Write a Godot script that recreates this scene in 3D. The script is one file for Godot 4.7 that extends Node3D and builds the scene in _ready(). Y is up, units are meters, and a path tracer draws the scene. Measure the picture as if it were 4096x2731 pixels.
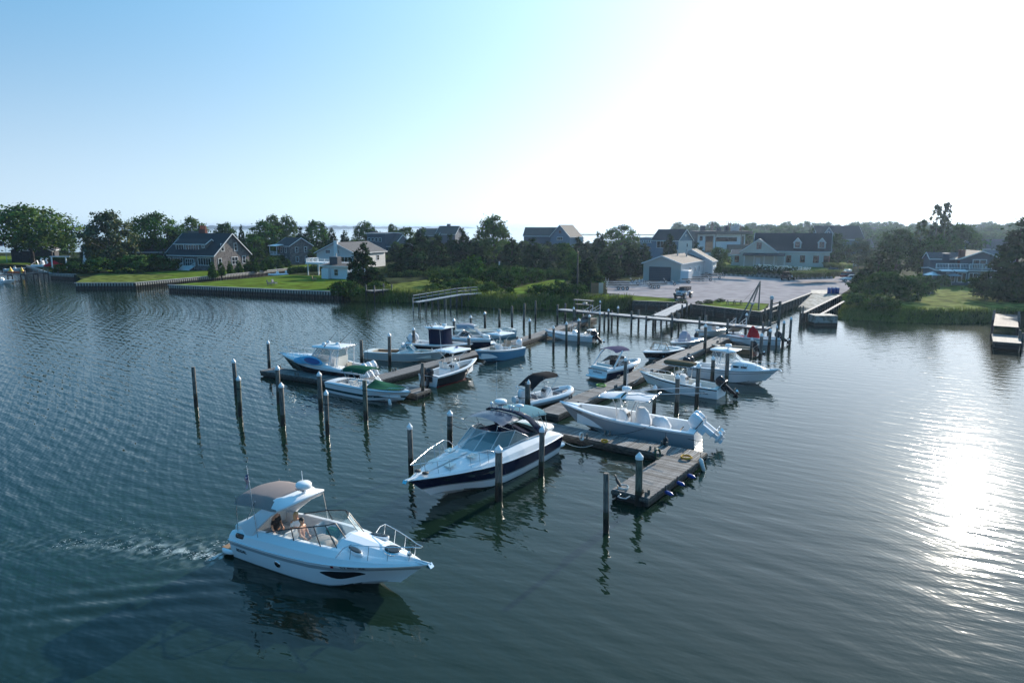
extends Node3D

var M := {}
var used := {}
var rng := RandomNumberGenerator.new()

func _ready():
	rng.seed = 20240907
	setup_light()
	materials()
	setting()
	docks()
	pilings()
	marina_boats()
	shore_things()
	houses()
	vegetation()
	small_things()

func setup_light():
	var cam := Camera3D.new()
	cam.name = "camera"
	cam.fov = 53.1
	cam.position = Vector3(0, 13.5, 0)
	cam.rotation_degrees = Vector3(-9.55, 0, 0)
	cam.near = 0.5
	cam.far = 40000.0
	add_child(cam)
	var az := deg_to_rad(SUN_AZ)
	var el := deg_to_rad(SUN_EL)
	var to_sun := Vector3(sin(az) * cos(el), sin(el), -cos(az) * cos(el))
	var sun := DirectionalLight3D.new()
	sun.name = "sun"
	sun.light_energy = SUN_E
	sun.light_color = Color(1.0, 0.96, 0.90)
	sun.light_angular_distance = 0.5
	sun.shadow_enabled = true
	sun.look_at_from_position(to_sun * 100.0, Vector3.ZERO)
	add_child(sun)
	var env := Environment.new()
	env.background_mode = Environment.BG_SKY
	env.tonemap_mode = Environment.TONE_MAPPER_LINEAR
	env.tonemap_exposure = EXPOSURE
	env.sdfgi_enabled = true
	env.ssao_enabled = true
	env.ssil_enabled = true
	env.volumetric_fog_enabled = true
	env.volumetric_fog_density = FOG
	env.volumetric_fog_albedo = Color(0.78, 0.88, 1.0)
	env.volumetric_fog_anisotropy = 0.6
	env.volumetric_fog_length = 4000.0
	var sky := Sky.new()
	var sm := PanoramaSkyMaterial.new()
	sm.panorama = ImageTexture.create_from_image(sky_image(to_sun))
	sky.sky_material = sm
	env.sky = sky
	var we := WorldEnvironment.new()
	we.name = "environment"
	we.environment = env
	add_child(we)

const SUN_AZ := 35.0
const SUN_EL := 20.0
const SUN_E := 1.6
const EXPOSURE := 1.5
const FOG := 0.00013

# clear late-afternoon air: a blue that pales towards the horizon, and the broad bright scatter round the sun
func sky_image(to_sun: Vector3) -> Image:
	var w := 768
	var h := 384
	var data := PackedFloat32Array()
	data.resize(w * h * 3)
	for j in h:
		var e := PI * (0.5 - (j + 0.5) / h)
		var up := maxf(sin(e), 0.0)
		for i in w:
			var a := TAU * (i + 0.5) / w
			var d := Vector3(sin(a) * cos(e), sin(e), -cos(a) * cos(e))
			var c := d.dot(to_sun)
			var ang := acos(clampf(c, -1.0, 1.0))
			var blue := Vector3(0.005, 0.25, 0.57) * (1.0 + 0.35 * c * c)
			var pale := Vector3(0.55, 0.70, 0.85)
			var k := exp(-pow(up / 0.19, 1.5))
			var col := blue.lerp(pale, k)
			var glow := 1.25 * exp(-pow(ang / 0.68, 1.5))
			col += Vector3(0.72, 1.0, 1.02).lerp(Vector3(1, 1, 0.97), clampf(glow, 0, 1)) * glow * (1.0 + 0.4 * k)
			col += Vector3(1.0, 0.97, 0.88) * 5.0 * exp(-pow(ang / 0.06, 1.2))
			var at := (j * w + i) * 3
			data[at] = col.x * 0.667
			data[at + 1] = col.y * 0.667
			data[at + 2] = col.z * 0.667
	return Image.create_from_data(w, h, false, Image.FORMAT_RGBF, data.to_byte_array())

# ---------------------------------------------------------------- materials
func mk(key: String, r: float, g: float, b: float, rough := 0.6, metal := 0.0) -> StandardMaterial3D:
	var m := StandardMaterial3D.new()
	m.resource_name = key
	m.albedo_color = Color(r, g, b).linear_to_srgb()
	m.roughness = rough
	m.metallic = metal
	M[key] = m
	return m

func noise_tex(freq: float, lo: float, hi: float, size := 256, oct := 4, stretch := Vector2.ONE, tint := Color.WHITE, seed_ := 1) -> ImageTexture:
	var n := FastNoiseLite.new()
	n.seed = seed_
	n.noise_type = FastNoiseLite.TYPE_SIMPLEX_SMOOTH
	n.frequency = freq
	n.fractal_octaves = oct
	var src := n.get_seamless_image(int(size * stretch.x), int(size * stretch.y))
	src.resize(size, size)
	var im := Image.create(size, size, false, Image.FORMAT_RGB8)
	for y in size:
		for x in size:
			var v := src.get_pixel(x, y).r
			var k := lerpf(lo, hi, smoothstep(0.15, 0.85, v))
			im.set_pixel(x, y, Color(lerpf(1.0, k, 1.0) * lerpf(tint.r, 1.0, v), k * lerpf(tint.g, 1.0, v), k * lerpf(tint.b, 1.0, v)))
	return ImageTexture.create_from_image(im)

func tri(m: StandardMaterial3D, tex: Texture2D, scale: Vector3, world := true) -> StandardMaterial3D:
	m.albedo_texture = tex
	m.uv1_triplanar = true
	m.uv1_world_triplanar = world
	m.uv1_scale = scale
	return m

func paint(key, r, g, b):
	var m := mk(key, r, g, b, 0.13)
	m.metallic_specular = 0.42
	return m

func glass(key, r, g, b, a):
	var m := mk(key, r, g, b, 0.05)
	m.transparency = BaseMaterial3D.TRANSPARENCY_ALPHA
	m.albedo_color.a = a
	m.metallic_specular = 0.5
	return m

func leafy(key, r, g, b):
	var m := mk(key, 1, 1, 1, 0.8)
	m.metallic_specular = 0.1
	m.albedo_color = Color.WHITE
	m.vertex_color_use_as_albedo = true
	m.backlight_enabled = true
	m.backlight = Color(0.5, 0.6, 0.25)
	m.set_meta("tone", Color(r, g, b))
	return m

func materials():
	var grain := noise_tex(0.02, 0.55, 1.15, 256, 5, Vector2(1, 1), Color(0.95, 0.97, 1.0), 3)
	var streak := noise_tex(0.012, 0.45, 1.1, 256, 5, Vector2(4, 1), Color(1, 0.98, 0.95), 5)
	var blotch := noise_tex(0.008, 0.6, 1.1, 512, 5, Vector2(1, 1), Color(1.0, 1.0, 0.92), 7)
	var fine := noise_tex(0.06, 0.9, 1.04, 256, 4, Vector2(1, 1), Color(1, 1, 1), 9)
	# wood: weathered grey planks in four tones, beams, posts
	var tones := [[0.23, 0.215, 0.205], [0.175, 0.163, 0.155], [0.31, 0.29, 0.275], [0.12, 0.11, 0.103]]
	for i in 4:
		tri(mk("plank%d" % i, tones[i][0], tones[i][1], tones[i][2], 0.8), grain, Vector3(2.6, 1.0, 0.22), false)
	tri(mk("pier_plank", 0.56, 0.52, 0.50, 0.5), grain, Vector3(6.7, 1.0, 0.25), false)
	tri(mk("beam", 0.13, 0.12, 0.105, 0.8), grain, Vector3(0.3, 1.4, 1.4), false)
	tri(mk("dark_beam", 0.055, 0.05, 0.042, 0.7), grain, Vector3(0.4, 1.4, 1.4), false)
	tri(mk("post", 0.19, 0.165, 0.14, 0.85), grain, Vector3(2.4, 0.25, 2.4), false)
	tri(mk("post_green", 0.16, 0.16, 0.115, 0.85), grain, Vector3(2.4, 0.25, 2.4), false)
	tri(mk("post_wet", 0.018, 0.017, 0.014, 0.3), grain, Vector3(2.4, 0.4, 2.4), false)
	tri(mk("algae", 0.03, 0.032, 0.018, 0.45), fine, Vector3(1, 1, 1), false)
	mk("cap_white", 0.78, 0.79, 0.8, 0.4)
	# ground
	tri(mk("lawn", 0.12, 0.19, 0.028, 0.95), noise_tex(0.01, 0.8, 1.05, 512, 6, Vector2(1, 1), Color(1.0, 0.9, 0.8), 21), Vector3(0.045, 0.045, 0.045))
	tri(mk("rough_grass", 0.17, 0.19, 0.05, 0.95), noise_tex(0.012, 0.65, 1.1, 512, 6, Vector2(1, 1), Color(0.9, 0.95, 0.8), 22), Vector3(0.06, 0.06, 0.06))
	tri(mk("soil", 0.05, 0.06, 0.028, 0.95), blotch, Vector3(0.05, 0.05, 0.05))
	tri(mk("gravel", 0.37, 0.325, 0.325, 1.0), noise_tex(0.02, 0.9, 1.03, 512, 7, Vector2(1, 1), Color(1, 1, 1), 23), Vector3(0.027, 0.027, 0.027))
	for k in ["gravel", "lawn", "rough_grass", "soil"]:
		M[k].metallic_specular = 0.05
	tri(mk("concrete", 0.36, 0.34, 0.32, 0.85), blotch, Vector3(0.2, 0.2, 0.2))
	tri(mk("concrete_wet", 0.10, 0.095, 0.085, 0.35), blotch, Vector3(0.2, 0.2, 0.2))
	tri(mk("vinyl_pile", 0.62, 0.60, 0.58, 0.6), blotch, Vector3(0.5, 0.5, 0.5), false)
	tri(mk("block", 0.42, 0.41, 0.40, 0.9), blotch, Vector3(0.3, 0.3, 0.3), false)
	mk("sand", 0.34, 0.31, 0.25, 0.95)
	mk("far_land", 0.05, 0.06, 0.045, 0.95)
	# hulls and boat gear
	paint("gel_white", 0.78, 0.79, 0.80)
	paint("gel_cream", 0.70, 0.68, 0.62)
	paint("gel_grey", 0.33, 0.35, 0.38)
	paint("gel_navy", 0.008, 0.014, 0.045)
	paint("gel_black", 0.012, 0.013, 0.017)
	paint("gel_blue", 0.10, 0.27, 0.42)
	paint("gel_pale", 0.40, 0.50, 0.53)
	paint("gel_dark_green", 0.012, 0.04, 0.045)
	paint("stripe_grey", 0.36, 0.37, 0.38)
	paint("stripe_red", 0.30, 0.015, 0.02)
	paint("engine_black", 0.013, 0.015, 0.02)
	paint("engine_white", 0.74, 0.76, 0.79)
	mk("antifoul", 0.012, 0.013, 0.016, 0.6)
	mk("antifoul_red", 0.16, 0.02, 0.02, 0.6)
	mk("nonskid", 0.66, 0.66, 0.65, 0.7)
	mk("liner", 0.60, 0.60, 0.58, 0.5)
	mk("teak", 0.27, 0.16, 0.085, 0.7)
	mk("sole_grey", 0.30, 0.31, 0.33, 0.8)
	mk("vinyl_white", 0.68, 0.67, 0.64, 0.5)
	mk("vinyl_tan", 0.36, 0.30, 0.235, 0.55)
	mk("vinyl_navy", 0.03, 0.055, 0.10, 0.25)
	mk("vinyl_grey", 0.13, 0.14, 0.165, 0.55)
	mk("rubber", 0.018, 0.018, 0.02, 0.7)
	mk("tube_grey", 0.33, 0.33, 0.345, 0.55)
	mk("black_plastic", 0.02, 0.02, 0.022, 0.4)
	mk("steel", 0.72, 0.73, 0.75, 0.18, 1.0)
	mk("alloy", 0.55, 0.56, 0.58, 0.4, 1.0)
	mk("galvanised", 0.46, 0.47, 0.48, 0.45, 0.85)
	var cloths := {"taupe": [0.27, 0.225, 0.21], "navy": [0.012, 0.02, 0.05], "black": [0.02, 0.02, 0.022], "green": [0.012, 0.085, 0.05], "sea": [0.10, 0.22, 0.27], "tan": [0.115, 0.095, 0.06],
		"white": [0.72, 0.73, 0.75], "greycloth": [0.33, 0.34, 0.38], "lilac": [0.46, 0.41, 0.47], "red": [0.45, 0.015, 0.025], "darkblue": [0.05, 0.05, 0.12]}
	for k in cloths:
		var c: Array = cloths[k]
		var cm := tri(mk("cloth_" + k, c[0], c[1], c[2], 0.85), fine, Vector3(1.2, 1.2, 1.2), false)
		cm.metallic_specular = 0.12
	glass("pane_clear", 0.75, 0.9, 0.88, 0.16)
	glass("pane_tint", 0.10, 0.22, 0.24, 0.55)
	glass("pane_smoke", 0.012, 0.014, 0.018, 0.92)
	glass("pane_vinyl", 0.6, 0.65, 0.7, 0.3)
	mk("rope_white", 0.62, 0.61, 0.58, 0.9)
	mk("rope_black", 0.02, 0.02, 0.022, 0.9)
	mk("rope_yellow", 0.55, 0.30, 0.02, 0.9)
	mk("rope_lime", 0.20, 0.42, 0.08, 0.8)
	mk("hose_green", 0.012, 0.06, 0.03, 0.5)
	mk("fender_blue", 0.02, 0.06, 0.28, 0.4)
	mk("fender_white", 0.72, 0.72, 0.70, 0.4)
	mk("letter_dark", 0.03, 0.035, 0.05, 0.4)
	mk("letter_light", 0.6, 0.6, 0.6, 0.4)
	# houses
	var shakes := shingle_tex(0.55, 1.1, 16, 12, 31)
	var boards := board_tex(16)
	var roof_t := shingle_tex(0.7, 1.1, 24, 20, 33)
	tri(mk("shake_grey", 0.25, 0.215, 0.205, 0.9), shakes, Vector3(0.4, 0.4, 0.4), false)
	tri(mk("shake_dark", 0.055, 0.05, 0.052, 0.9), shakes, Vector3(0.4, 0.4, 0.4), false)
	tri(mk("side_white", 0.66, 0.65, 0.64, 0.7), boards, Vector3(0.4, 0.4, 0.4), false)
	tri(mk("side_cream", 0.62, 0.60, 0.54, 0.7), boards, Vector3(0.4, 0.4, 0.4), false)
	tri(mk("side_beige", 0.50, 0.46, 0.41, 0.7), boards, Vector3(0.4, 0.4, 0.4), false)
	tri(mk("side_blue", 0.17, 0.24, 0.31, 0.7), boards, Vector3(0.4, 0.4, 0.4), false)
	tri(mk("side_slate", 0.10, 0.12, 0.15, 0.7), boards, Vector3(0.4, 0.4, 0.4), false)
	tri(mk("stucco", 0.74, 0.76, 0.79, 0.8), fine, Vector3(0.5, 0.5, 0.5), false)
	tri(mk("taupe_clad", 0.17, 0.14, 0.13, 0.8), fine, Vector3(0.5, 0.5, 0.5), false)
	tri(mk("roof_charcoal", 0.035, 0.036, 0.042, 0.85), roof_t, Vector3(0.35, 0.35, 0.35), false)
	tri(mk("roof_brown", 0.12, 0.095, 0.082, 0.85), roof_t, Vector3(0.35, 0.35, 0.35), false)
	tri(mk("roof_grey", 0.105, 0.10, 0.105, 0.85), roof_t, Vector3(0.35, 0.35, 0.35), false)
	tri(mk("roof_tan", 0.17, 0.145, 0.125, 0.85), roof_t, Vector3(0.35, 0.35, 0.35), false)
	tri(mk("brick_red", 0.20, 0.065, 0.045, 0.9), fine, Vector3(1, 1, 1), false)
	mk("trim_white", 0.72, 0.73, 0.74, 0.5)
	mk("trim_red", 0.22, 0.05, 0.05, 0.6)
	mk("door_grey", 0.06, 0.065, 0.08, 0.5)
	mk("door_white", 0.6, 0.62, 0.65, 0.5)
	var gl := mk("window_glass", 0.012, 0.018, 0.022, 0.06)
	gl.metallic_specular = 0.6
	# plants
	leafy("leaf_cedar", 0.030, 0.056, 0.022)
	leafy("leaf_green", 0.05, 0.10, 0.022)
	leafy("leaf_olive", 0.075, 0.11, 0.03)
	leafy("leaf_silver", 0.085, 0.10, 0.06)
	leafy("leaf_bright", 0.075, 0.12, 0.03)
	leafy("leaf_hedge", 0.04, 0.078, 0.022)
	leafy("leaf_marsh", 0.11, 0.125, 0.035)
	leafy("leaf_straw", 0.30, 0.25, 0.15)
	mk("petal_flower", 0.6, 0.62, 0.56, 0.8)
	tri(mk("bark", 0.075, 0.062, 0.05, 0.9), grain, Vector3(2, 0.5, 2), false)
	tri(mk("bark_pale", 0.26, 0.24, 0.21, 0.9), grain, Vector3(2, 0.5, 2), false)
	# vehicles and odds and ends
	paint("car_silver", 0.42, 0.46, 0.52)
	paint("car_black", 0.012, 0.012, 0.014)
	paint("car_white", 0.7, 0.72, 0.74)
	paint("car_red", 0.20, 0.02, 0.02)
	paint("drum_blue", 0.01, 0.07, 0.28)
	mk("skin", 0.46, 0.24, 0.15, 0.5)
	mk("hair_dark", 0.012, 0.009, 0.008, 0.6)
	mk("hair_fair", 0.45, 0.30, 0.14, 0.6)
	mk("shirt_white", 0.75, 0.74, 0.72, 0.8)
	mk("cloth_dark", 0.012, 0.012, 0.015, 0.85)
	mk("shorts_print", 0.08, 0.16, 0.20, 0.8)
	mk("bird_black", 0.012, 0.012, 0.012, 0.6)
	mk("bird_white", 0.7, 0.7, 0.68, 0.7)
	mk("lamp_amber", 0.7, 0.3, 0.05, 0.3)
	mk("board_blue", 0.02, 0.07, 0.22, 0.35)
	mk("board_light", 0.10, 0.40, 0.60, 0.35)
	mk("kayak_yellow", 0.75, 0.45, 0.02, 0.4)
	mk("kayak_orange", 0.60, 0.10, 0.02, 0.4)
	mk("flag_red", 0.42, 0.03, 0.05, 0.8)
	mk("flag_white", 0.7, 0.7, 0.72, 0.8)
	mk("flag_blue", 0.03, 0.05, 0.16, 0.8)
	mk("tail_red", 0.35, 0.01, 0.01, 0.3)
	var foam_m := mk("foam", 0.75, 0.80, 0.80, 0.7)
	foam_m.vertex_color_use_as_albedo = false

# courses of shingles, each shingle of its own tone with a dark butt line
func shingle_tex(lo: float, hi: float, rows: int, cols: int, seed_: int) -> ImageTexture:
	var n := 256
	var r := RandomNumberGenerator.new()
	r.seed = seed_
	var tone := []
	for j in rows:
		var row := []
		for i in cols:
			row.append(r.randf_range(lo, hi))
		tone.append(row)
	var im := Image.create(n, n, false, Image.FORMAT_RGB8)
	for y in n:
		var fy := float(y) / n * rows
		var j := int(fy)
		for x in n:
			var fx := fposmod(float(x) / n * cols + (0.5 if j % 2 else 0.0) + j * 0.17, cols)
			var v: float = tone[j][int(fx) % cols]
			if fy - j > 0.86:
				v *= 0.6
			if fx - int(fx) < 0.05:
				v *= 0.75
			im.set_pixel(x, y, Color(v, v, v))
	return ImageTexture.create_from_image(im)

func board_tex(rows: int) -> ImageTexture:
	var n := 256
	var im := Image.create(n, n, false, Image.FORMAT_RGB8)
	for y in n:
		var f := fposmod(float(y) / n * rows, 1.0)
		var v := 0.66 if f > 0.84 else 1.0 - 0.06 * f
		for x in n:
			im.set_pixel(x, y, Color(v, v, v))
	return ImageTexture.create_from_image(im)

# ---------------------------------------------------------------- naming
func numbered(called: String) -> String:
	if not used.has(called):
		used[called] = 0
		return called
	used[called] += 1
	return "%s_%03d" % [called, used[called]]

func tag(o: Node3D, label: String, category: String, group := "", kind := ""):
	if label != "":
		o.set_meta("label", label)
	if category != "":
		o.set_meta("category", category)
	if group != "":
		o.set_meta("group", group)
	if kind != "":
		o.set_meta("kind", kind)
	return o

func thing(called: String, label: String, category: String, at := Vector3.ZERO, turn := 0.0, group := "") -> Node3D:
	var o := Node3D.new()
	o.name = numbered(called)
	o.position = at
	o.rotation.y = turn
	add_child(o)
	return tag(o, label, category, group)

func dup(root: Node3D, at: Vector3, turn: float, label: String, scale_ := 1.0) -> Node3D:
	var base := String(root.name).rstrip("0123456789").trim_suffix("_")
	var r: Node3D = root.duplicate()
	r.name = numbered(base)
	r.position = at
	r.rotation.y = turn
	r.scale = Vector3.ONE * scale_
	add_child(r)
	if label != "":
		r.set_meta("label", label)
	return r

# ---------------------------------------------------------------- shapes
func S() -> SurfaceTool:
	var st := SurfaceTool.new()
	st.begin(Mesh.PRIMITIVE_TRIANGLES)
	st.set_smooth_group(-1)
	return st

func part(called: String, st: SurfaceTool, m, parent: Node, normals := true) -> MeshInstance3D:
	var o := MeshInstance3D.new()
	if normals:
		st.generate_normals()
	o.mesh = st.commit()
	o.material_override = M[m] if m is String else m
	o.name = numbered(called) if parent == self else called
	parent.add_child(o, true)
	return o

func mesh_part(called: String, mesh: Mesh, m, parent: Node) -> MeshInstance3D:
	var o := MeshInstance3D.new()
	o.mesh = mesh
	o.material_override = M[m] if m is String else m
	o.name = numbered(called) if parent == self else called
	parent.add_child(o, true)
	return o

func struct(called: String, st: SurfaceTool, m, normals := true) -> MeshInstance3D:
	var o := part(called, st, m, self, normals)
	o.set_meta("kind", "structure")
	return o

func quad(st, a, b, c, d):
	st.add_vertex(a)
	st.add_vertex(b)
	st.add_vertex(c)
	st.add_vertex(a)
	st.add_vertex(c)
	st.add_vertex(d)

func bx(st, c: Vector3, s: Vector3, b := Basis(), bev := 0.0):
	var h := s * 0.5
	if bev <= 0.0:
		var p := []
		for i in 8:
			p.append(c + b * Vector3(h.x if i & 1 else -h.x, h.y if i & 2 else -h.y, h.z if i & 4 else -h.z))
		for f in [[0, 2, 3, 1], [4, 5, 7, 6], [0, 4, 6, 2], [1, 3, 7, 5], [2, 6, 7, 3], [0, 1, 5, 4]]:
			quad(st, p[f[0]], p[f[3]], p[f[2]], p[f[1]])
		return
	# chamfered: three vertices at each corner
	var q := []
	for i in 8:
		var sg := Vector3(1 if i & 1 else -1, 1 if i & 2 else -1, 1 if i & 4 else -1)
		var r := []
		for k in 3:
			var v := h - Vector3.ONE * bev
			v[k] = h[k]
			r.append(c + b * (v * sg))
		q.append(r)
	for f in [[0, 2, 3, 1, 2], [4, 5, 7, 6, 2], [0, 4, 6, 2, 0], [1, 3, 7, 5, 0], [2, 6, 7, 3, 1], [0, 1, 5, 4, 1]]:
		quad(st, q[f[0]][f[4]], q[f[3]][f[4]], q[f[2]][f[4]], q[f[1]][f[4]])
	for e in [[0, 1, 1, 2], [2, 3, 1, 2], [4, 5, 1, 2], [6, 7, 1, 2], [0, 2, 0, 2], [1, 3, 0, 2], [4, 6, 0, 2], [5, 7, 0, 2], [0, 4, 0, 1], [1, 5, 0, 1], [2, 6, 0, 1], [3, 7, 0, 1]]:
		quad(st, q[e[0]][e[2]], q[e[1]][e[2]], q[e[1]][e[3]], q[e[0]][e[3]])
	for i in 8:
		st.add_vertex(q[i][0])
		st.add_vertex(q[i][1])
		st.add_vertex(q[i][2])

func rod(st, a: Vector3, b: Vector3, r0: float, r1 := -1.0, n := 6):
	tube(st, [a, b], r0, r1 if r1 >= 0.0 else r0, n)

func tube(st, pts: Array, r0: float, r1 := -1.0, n := 6):
	if r1 < 0.0:
		r1 = r0
	var rings := []
	var side := Vector3.ZERO
	for i in pts.size():
		var t: Vector3 = (pts[mini(i + 1, pts.size() - 1)] - pts[maxi(i - 1, 0)]).normalized()
		if side == Vector3.ZERO:
			side = t.cross(Vector3.UP if absf(t.y) < 0.9 else Vector3.RIGHT).normalized()
		else:
			side = (side - t * side.dot(t)).normalized()
		var up := side.cross(t)
		var r := lerpf(r0, r1, float(i) / maxi(pts.size() - 1, 1))
		var ring := []
		for k in n:
			var a := TAU * k / n
			ring.append(pts[i] + (side * cos(a) + up * sin(a)) * r)
		rings.append(ring)
	loft(st, rings, true, true, true)

# a skin through rings of points; closed joins each ring's ends; caps are fans
func loft(st, rings: Array, closed := false, smooth := true, caps := false, group := 1):
	st.set_smooth_group(group if smooth else -1)
	var n: int = rings[0].size()
	for i in rings.size() - 1:
		var a: Array = rings[i]
		var b: Array = rings[i + 1]
		for k in (n if closed else n - 1):
			var k1 := (k + 1) % n
			quad(st, a[k], b[k], b[k1], a[k1])
	st.set_smooth_group(-1)
	if caps:
		for e in [0, rings.size() - 1]:
			var r: Array = rings[e]
			var mid := Vector3.ZERO
			for p in r:
				mid += p
			mid /= r.size()
			for k in n:
				var p0: Vector3 = r[k]
				var p1: Vector3 = r[(k + 1) % n]
				st.add_vertex(mid)
				st.add_vertex(p0 if e == 0 else p1)
				st.add_vertex(p1 if e == 0 else p0)

func lathe(st, prof: Array, at := Vector3.ZERO, n := 12, smooth := true, b := Basis()):
	var rings := []
	for p in prof:
		var ring := []
		for k in n:
			var a := TAU * k / n
			ring.append(at + b * Vector3(cos(a) * p.x, p.y, sin(a) * p.x))
		rings.append(ring)
	loft(st, rings, true, smooth, true)

# a slab with a rounded outline: outline in x,z; top and bottom heights; bevel at the edges; crown lifts the middle line (z = 0)
func slab(st, outline: Array, y0: float, y1: float, bev := 0.02, crown := 0.0, at := Vector3.ZERO, b := Basis()):
	var zmax := 0.001
	var mid := Vector2.ZERO
	for p in outline:
		zmax = maxf(zmax, absf(p.y))
		mid += p
	mid /= outline.size()
	var rings := []
	for lv in [[y0, bev], [y0 + bev, 0.0], [y1 - bev, 0.0], [y1, bev], [y1, -0.5], [y1, -0.8]]:
		var ring := []
		for p in outline:
			var d: Vector2 = mid - p
			var q: Vector2 = p + (d.normalized() * lv[1] if lv[1] >= 0.0 else d * -lv[1])
			var lift: float = crown * (1.0 - pow(q.y / zmax, 2.0))
			ring.append(at + b * Vector3(q.x, lv[0] + lift, q.y))
		rings.append(ring)
	loft(st, rings, true, true, true)

func rrect(x0: float, x1: float, hw: float, r: float, n := 4) -> Array:
	var o := []
	for c in [[x1 - r, hw - r, 0.0], [x0 + r, hw - r, PI / 2], [x0 + r, -hw + r, PI], [x1 - r, -hw + r, PI * 1.5]]:
		for k in n + 1:
			var a: float = c[2] + PI / 2 * k / n
			o.append(Vector2(c[0] + cos(a) * r, c[1] + sin(a) * r))
	return o

func prism(st, poly: PackedVector2Array, y0: float, y1: float, sides := true):
	var idx := Geometry2D.triangulate_polygon(poly)
	for i in range(0, idx.size(), 3):
		for k in [0, 1, 2]:
			var p := poly[idx[i + k]]
			st.add_vertex(Vector3(p.x, y1, p.y))
	if sides:
		for i in poly.size():
			var a := poly[i]
			var c := poly[(i + 1) % poly.size()]
			quad(st, Vector3(a.x, y0, a.y), Vector3(a.x, y1, a.y), Vector3(c.x, y1, c.y), Vector3(c.x, y0, c.y))

func sag(a: Vector3, b: Vector3, drop: float, n := 8) -> Array:
	var o := []
	for i in n + 1:
		var t := float(i) / n
		o.append(a.lerp(b, t) + Vector3.DOWN * drop * 4.0 * t * (1.0 - t))
	return o

func letters(parent: Node, text: String, size: float, m, xf: Transform3D, bold := true, called := "lettering"):
	var t := TextMesh.new()
	var f := SystemFont.new()
	f.font_names = PackedStringArray(["Droid Sans" if bold else "Droid Serif"])
	f.font_weight = 700
	t.font = f
	t.text = text
	t.font_size = 32
	t.pixel_size = size / 32.0
	t.depth = 0.006
	var o := mesh_part(called, t, m, parent)
	o.transform = xf
	return o


# ---------------------------------------------------------------- the setting
const LAND := 1.4

func wave_list(seed_: int, n: int, l0: float, l1: float, wind: float, spread: float, slope: float) -> Array:
	var r := RandomNumberGenerator.new()
	r.seed = seed_
	var o := []
	for i in n:
		var wl := l0 * pow(l1 / l0, (i + r.randf()) / n)
		var a := wind + r.randfn(0.0, spread)
		var k := TAU / wl
		o.append([cos(a) * k, sin(a) * k, slope / k, r.randf() * TAU, wl])
	return o

func ripple_normals() -> ImageTexture:
	var n := 1024
	var r := RandomNumberGenerator.new()
	r.seed = 77
	var ws := []
	for i in 26:
		var m := 10.0 * pow(112.0 / 10.0, (i + r.randf()) / 26.0)
		var a := -0.95 + r.randfn(0.0, 0.36)
		var nx := roundi(m * cos(a))
		var ny := roundi(m * sin(a))
		if nx == 0 and ny == 0:
			nx = 5
		var len_ := Vector2(nx, ny).length()
		ws.append([nx * TAU / n, ny * TAU / n, r.randf() * TAU, nx / len_, ny / len_])
	var data := PackedByteArray()
	data.resize(n * n * 3)
	for y in n:
		for x in n:
			var sx := 0.0
			var sy := 0.0
			for w in ws:
				var c: float = cos(w[0] * x + w[1] * y + w[2]) * RIPPLE
				sx += c * w[3]
				sy += c * w[4]
			var v := Vector3(-sx, -sy, 1.0).normalized()
			var at := (y * n + x) * 3
			data[at] = int(clampf((v.x * 0.5 + 0.5) * 255.0, 0, 255))
			data[at + 1] = int(clampf((v.y * 0.5 + 0.5) * 255.0, 0, 255))
			data[at + 2] = int(clampf((v.z * 0.5 + 0.5) * 255.0, 0, 255))
	return ImageTexture.create_from_image(Image.create_from_data(n, n, false, Image.FORMAT_RGB8, data))

const RIPPLE := 0.0098
const STERN := Vector3(-12.22, 0, -26.7)
const AHEAD := Vector3(0.957, 0, 0.29)

# the wake of the boat under way: ridges that spread from its stern and churned water between them
func wake(p: Vector3) -> float:
	var d := p - STERN
	var s := -d.dot(AHEAD)
	var l := d.dot(Vector3(-AHEAD.z, 0, AHEAD.x))
	var h := 0.0
	if s > -9.0:
		var q := s + 8.0
		var edge := 1.0 + 0.30 * q + 0.012 * q * q * (1.0 if l > 0.0 else 0.4)
		var off := absf(l) - edge
		var env := exp(-pow((off + 0.6) / 1.9, 2.0)) * (0.022 + 0.02 * exp(-q / 12.0)) * smoothstep(0.0, 4.0, q) * exp(-q / 40.0)
		env *= (1.0 if l > 0.0 else 0.3) * (0.6 + 0.4 * sin(p.x * 0.7 + p.z * 0.31))
		h += env * sin(off * TAU / 1.15 + q * 0.35 + 0.8 * sin(p.x * 0.33 - p.z * 0.21))
		if s > 0.0:
			var mid := exp(-pow((l - 0.02 * s * s) / (0.9 + 0.10 * s), 2.0)) * exp(-s / 9.0)
			h += mid * 0.035 * (sin(p.x * 7.3 + sin(p.z * 5.1) * 1.5) * sin(p.z * 8.7 + sin(p.x * 4.0)))
	return h

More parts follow.
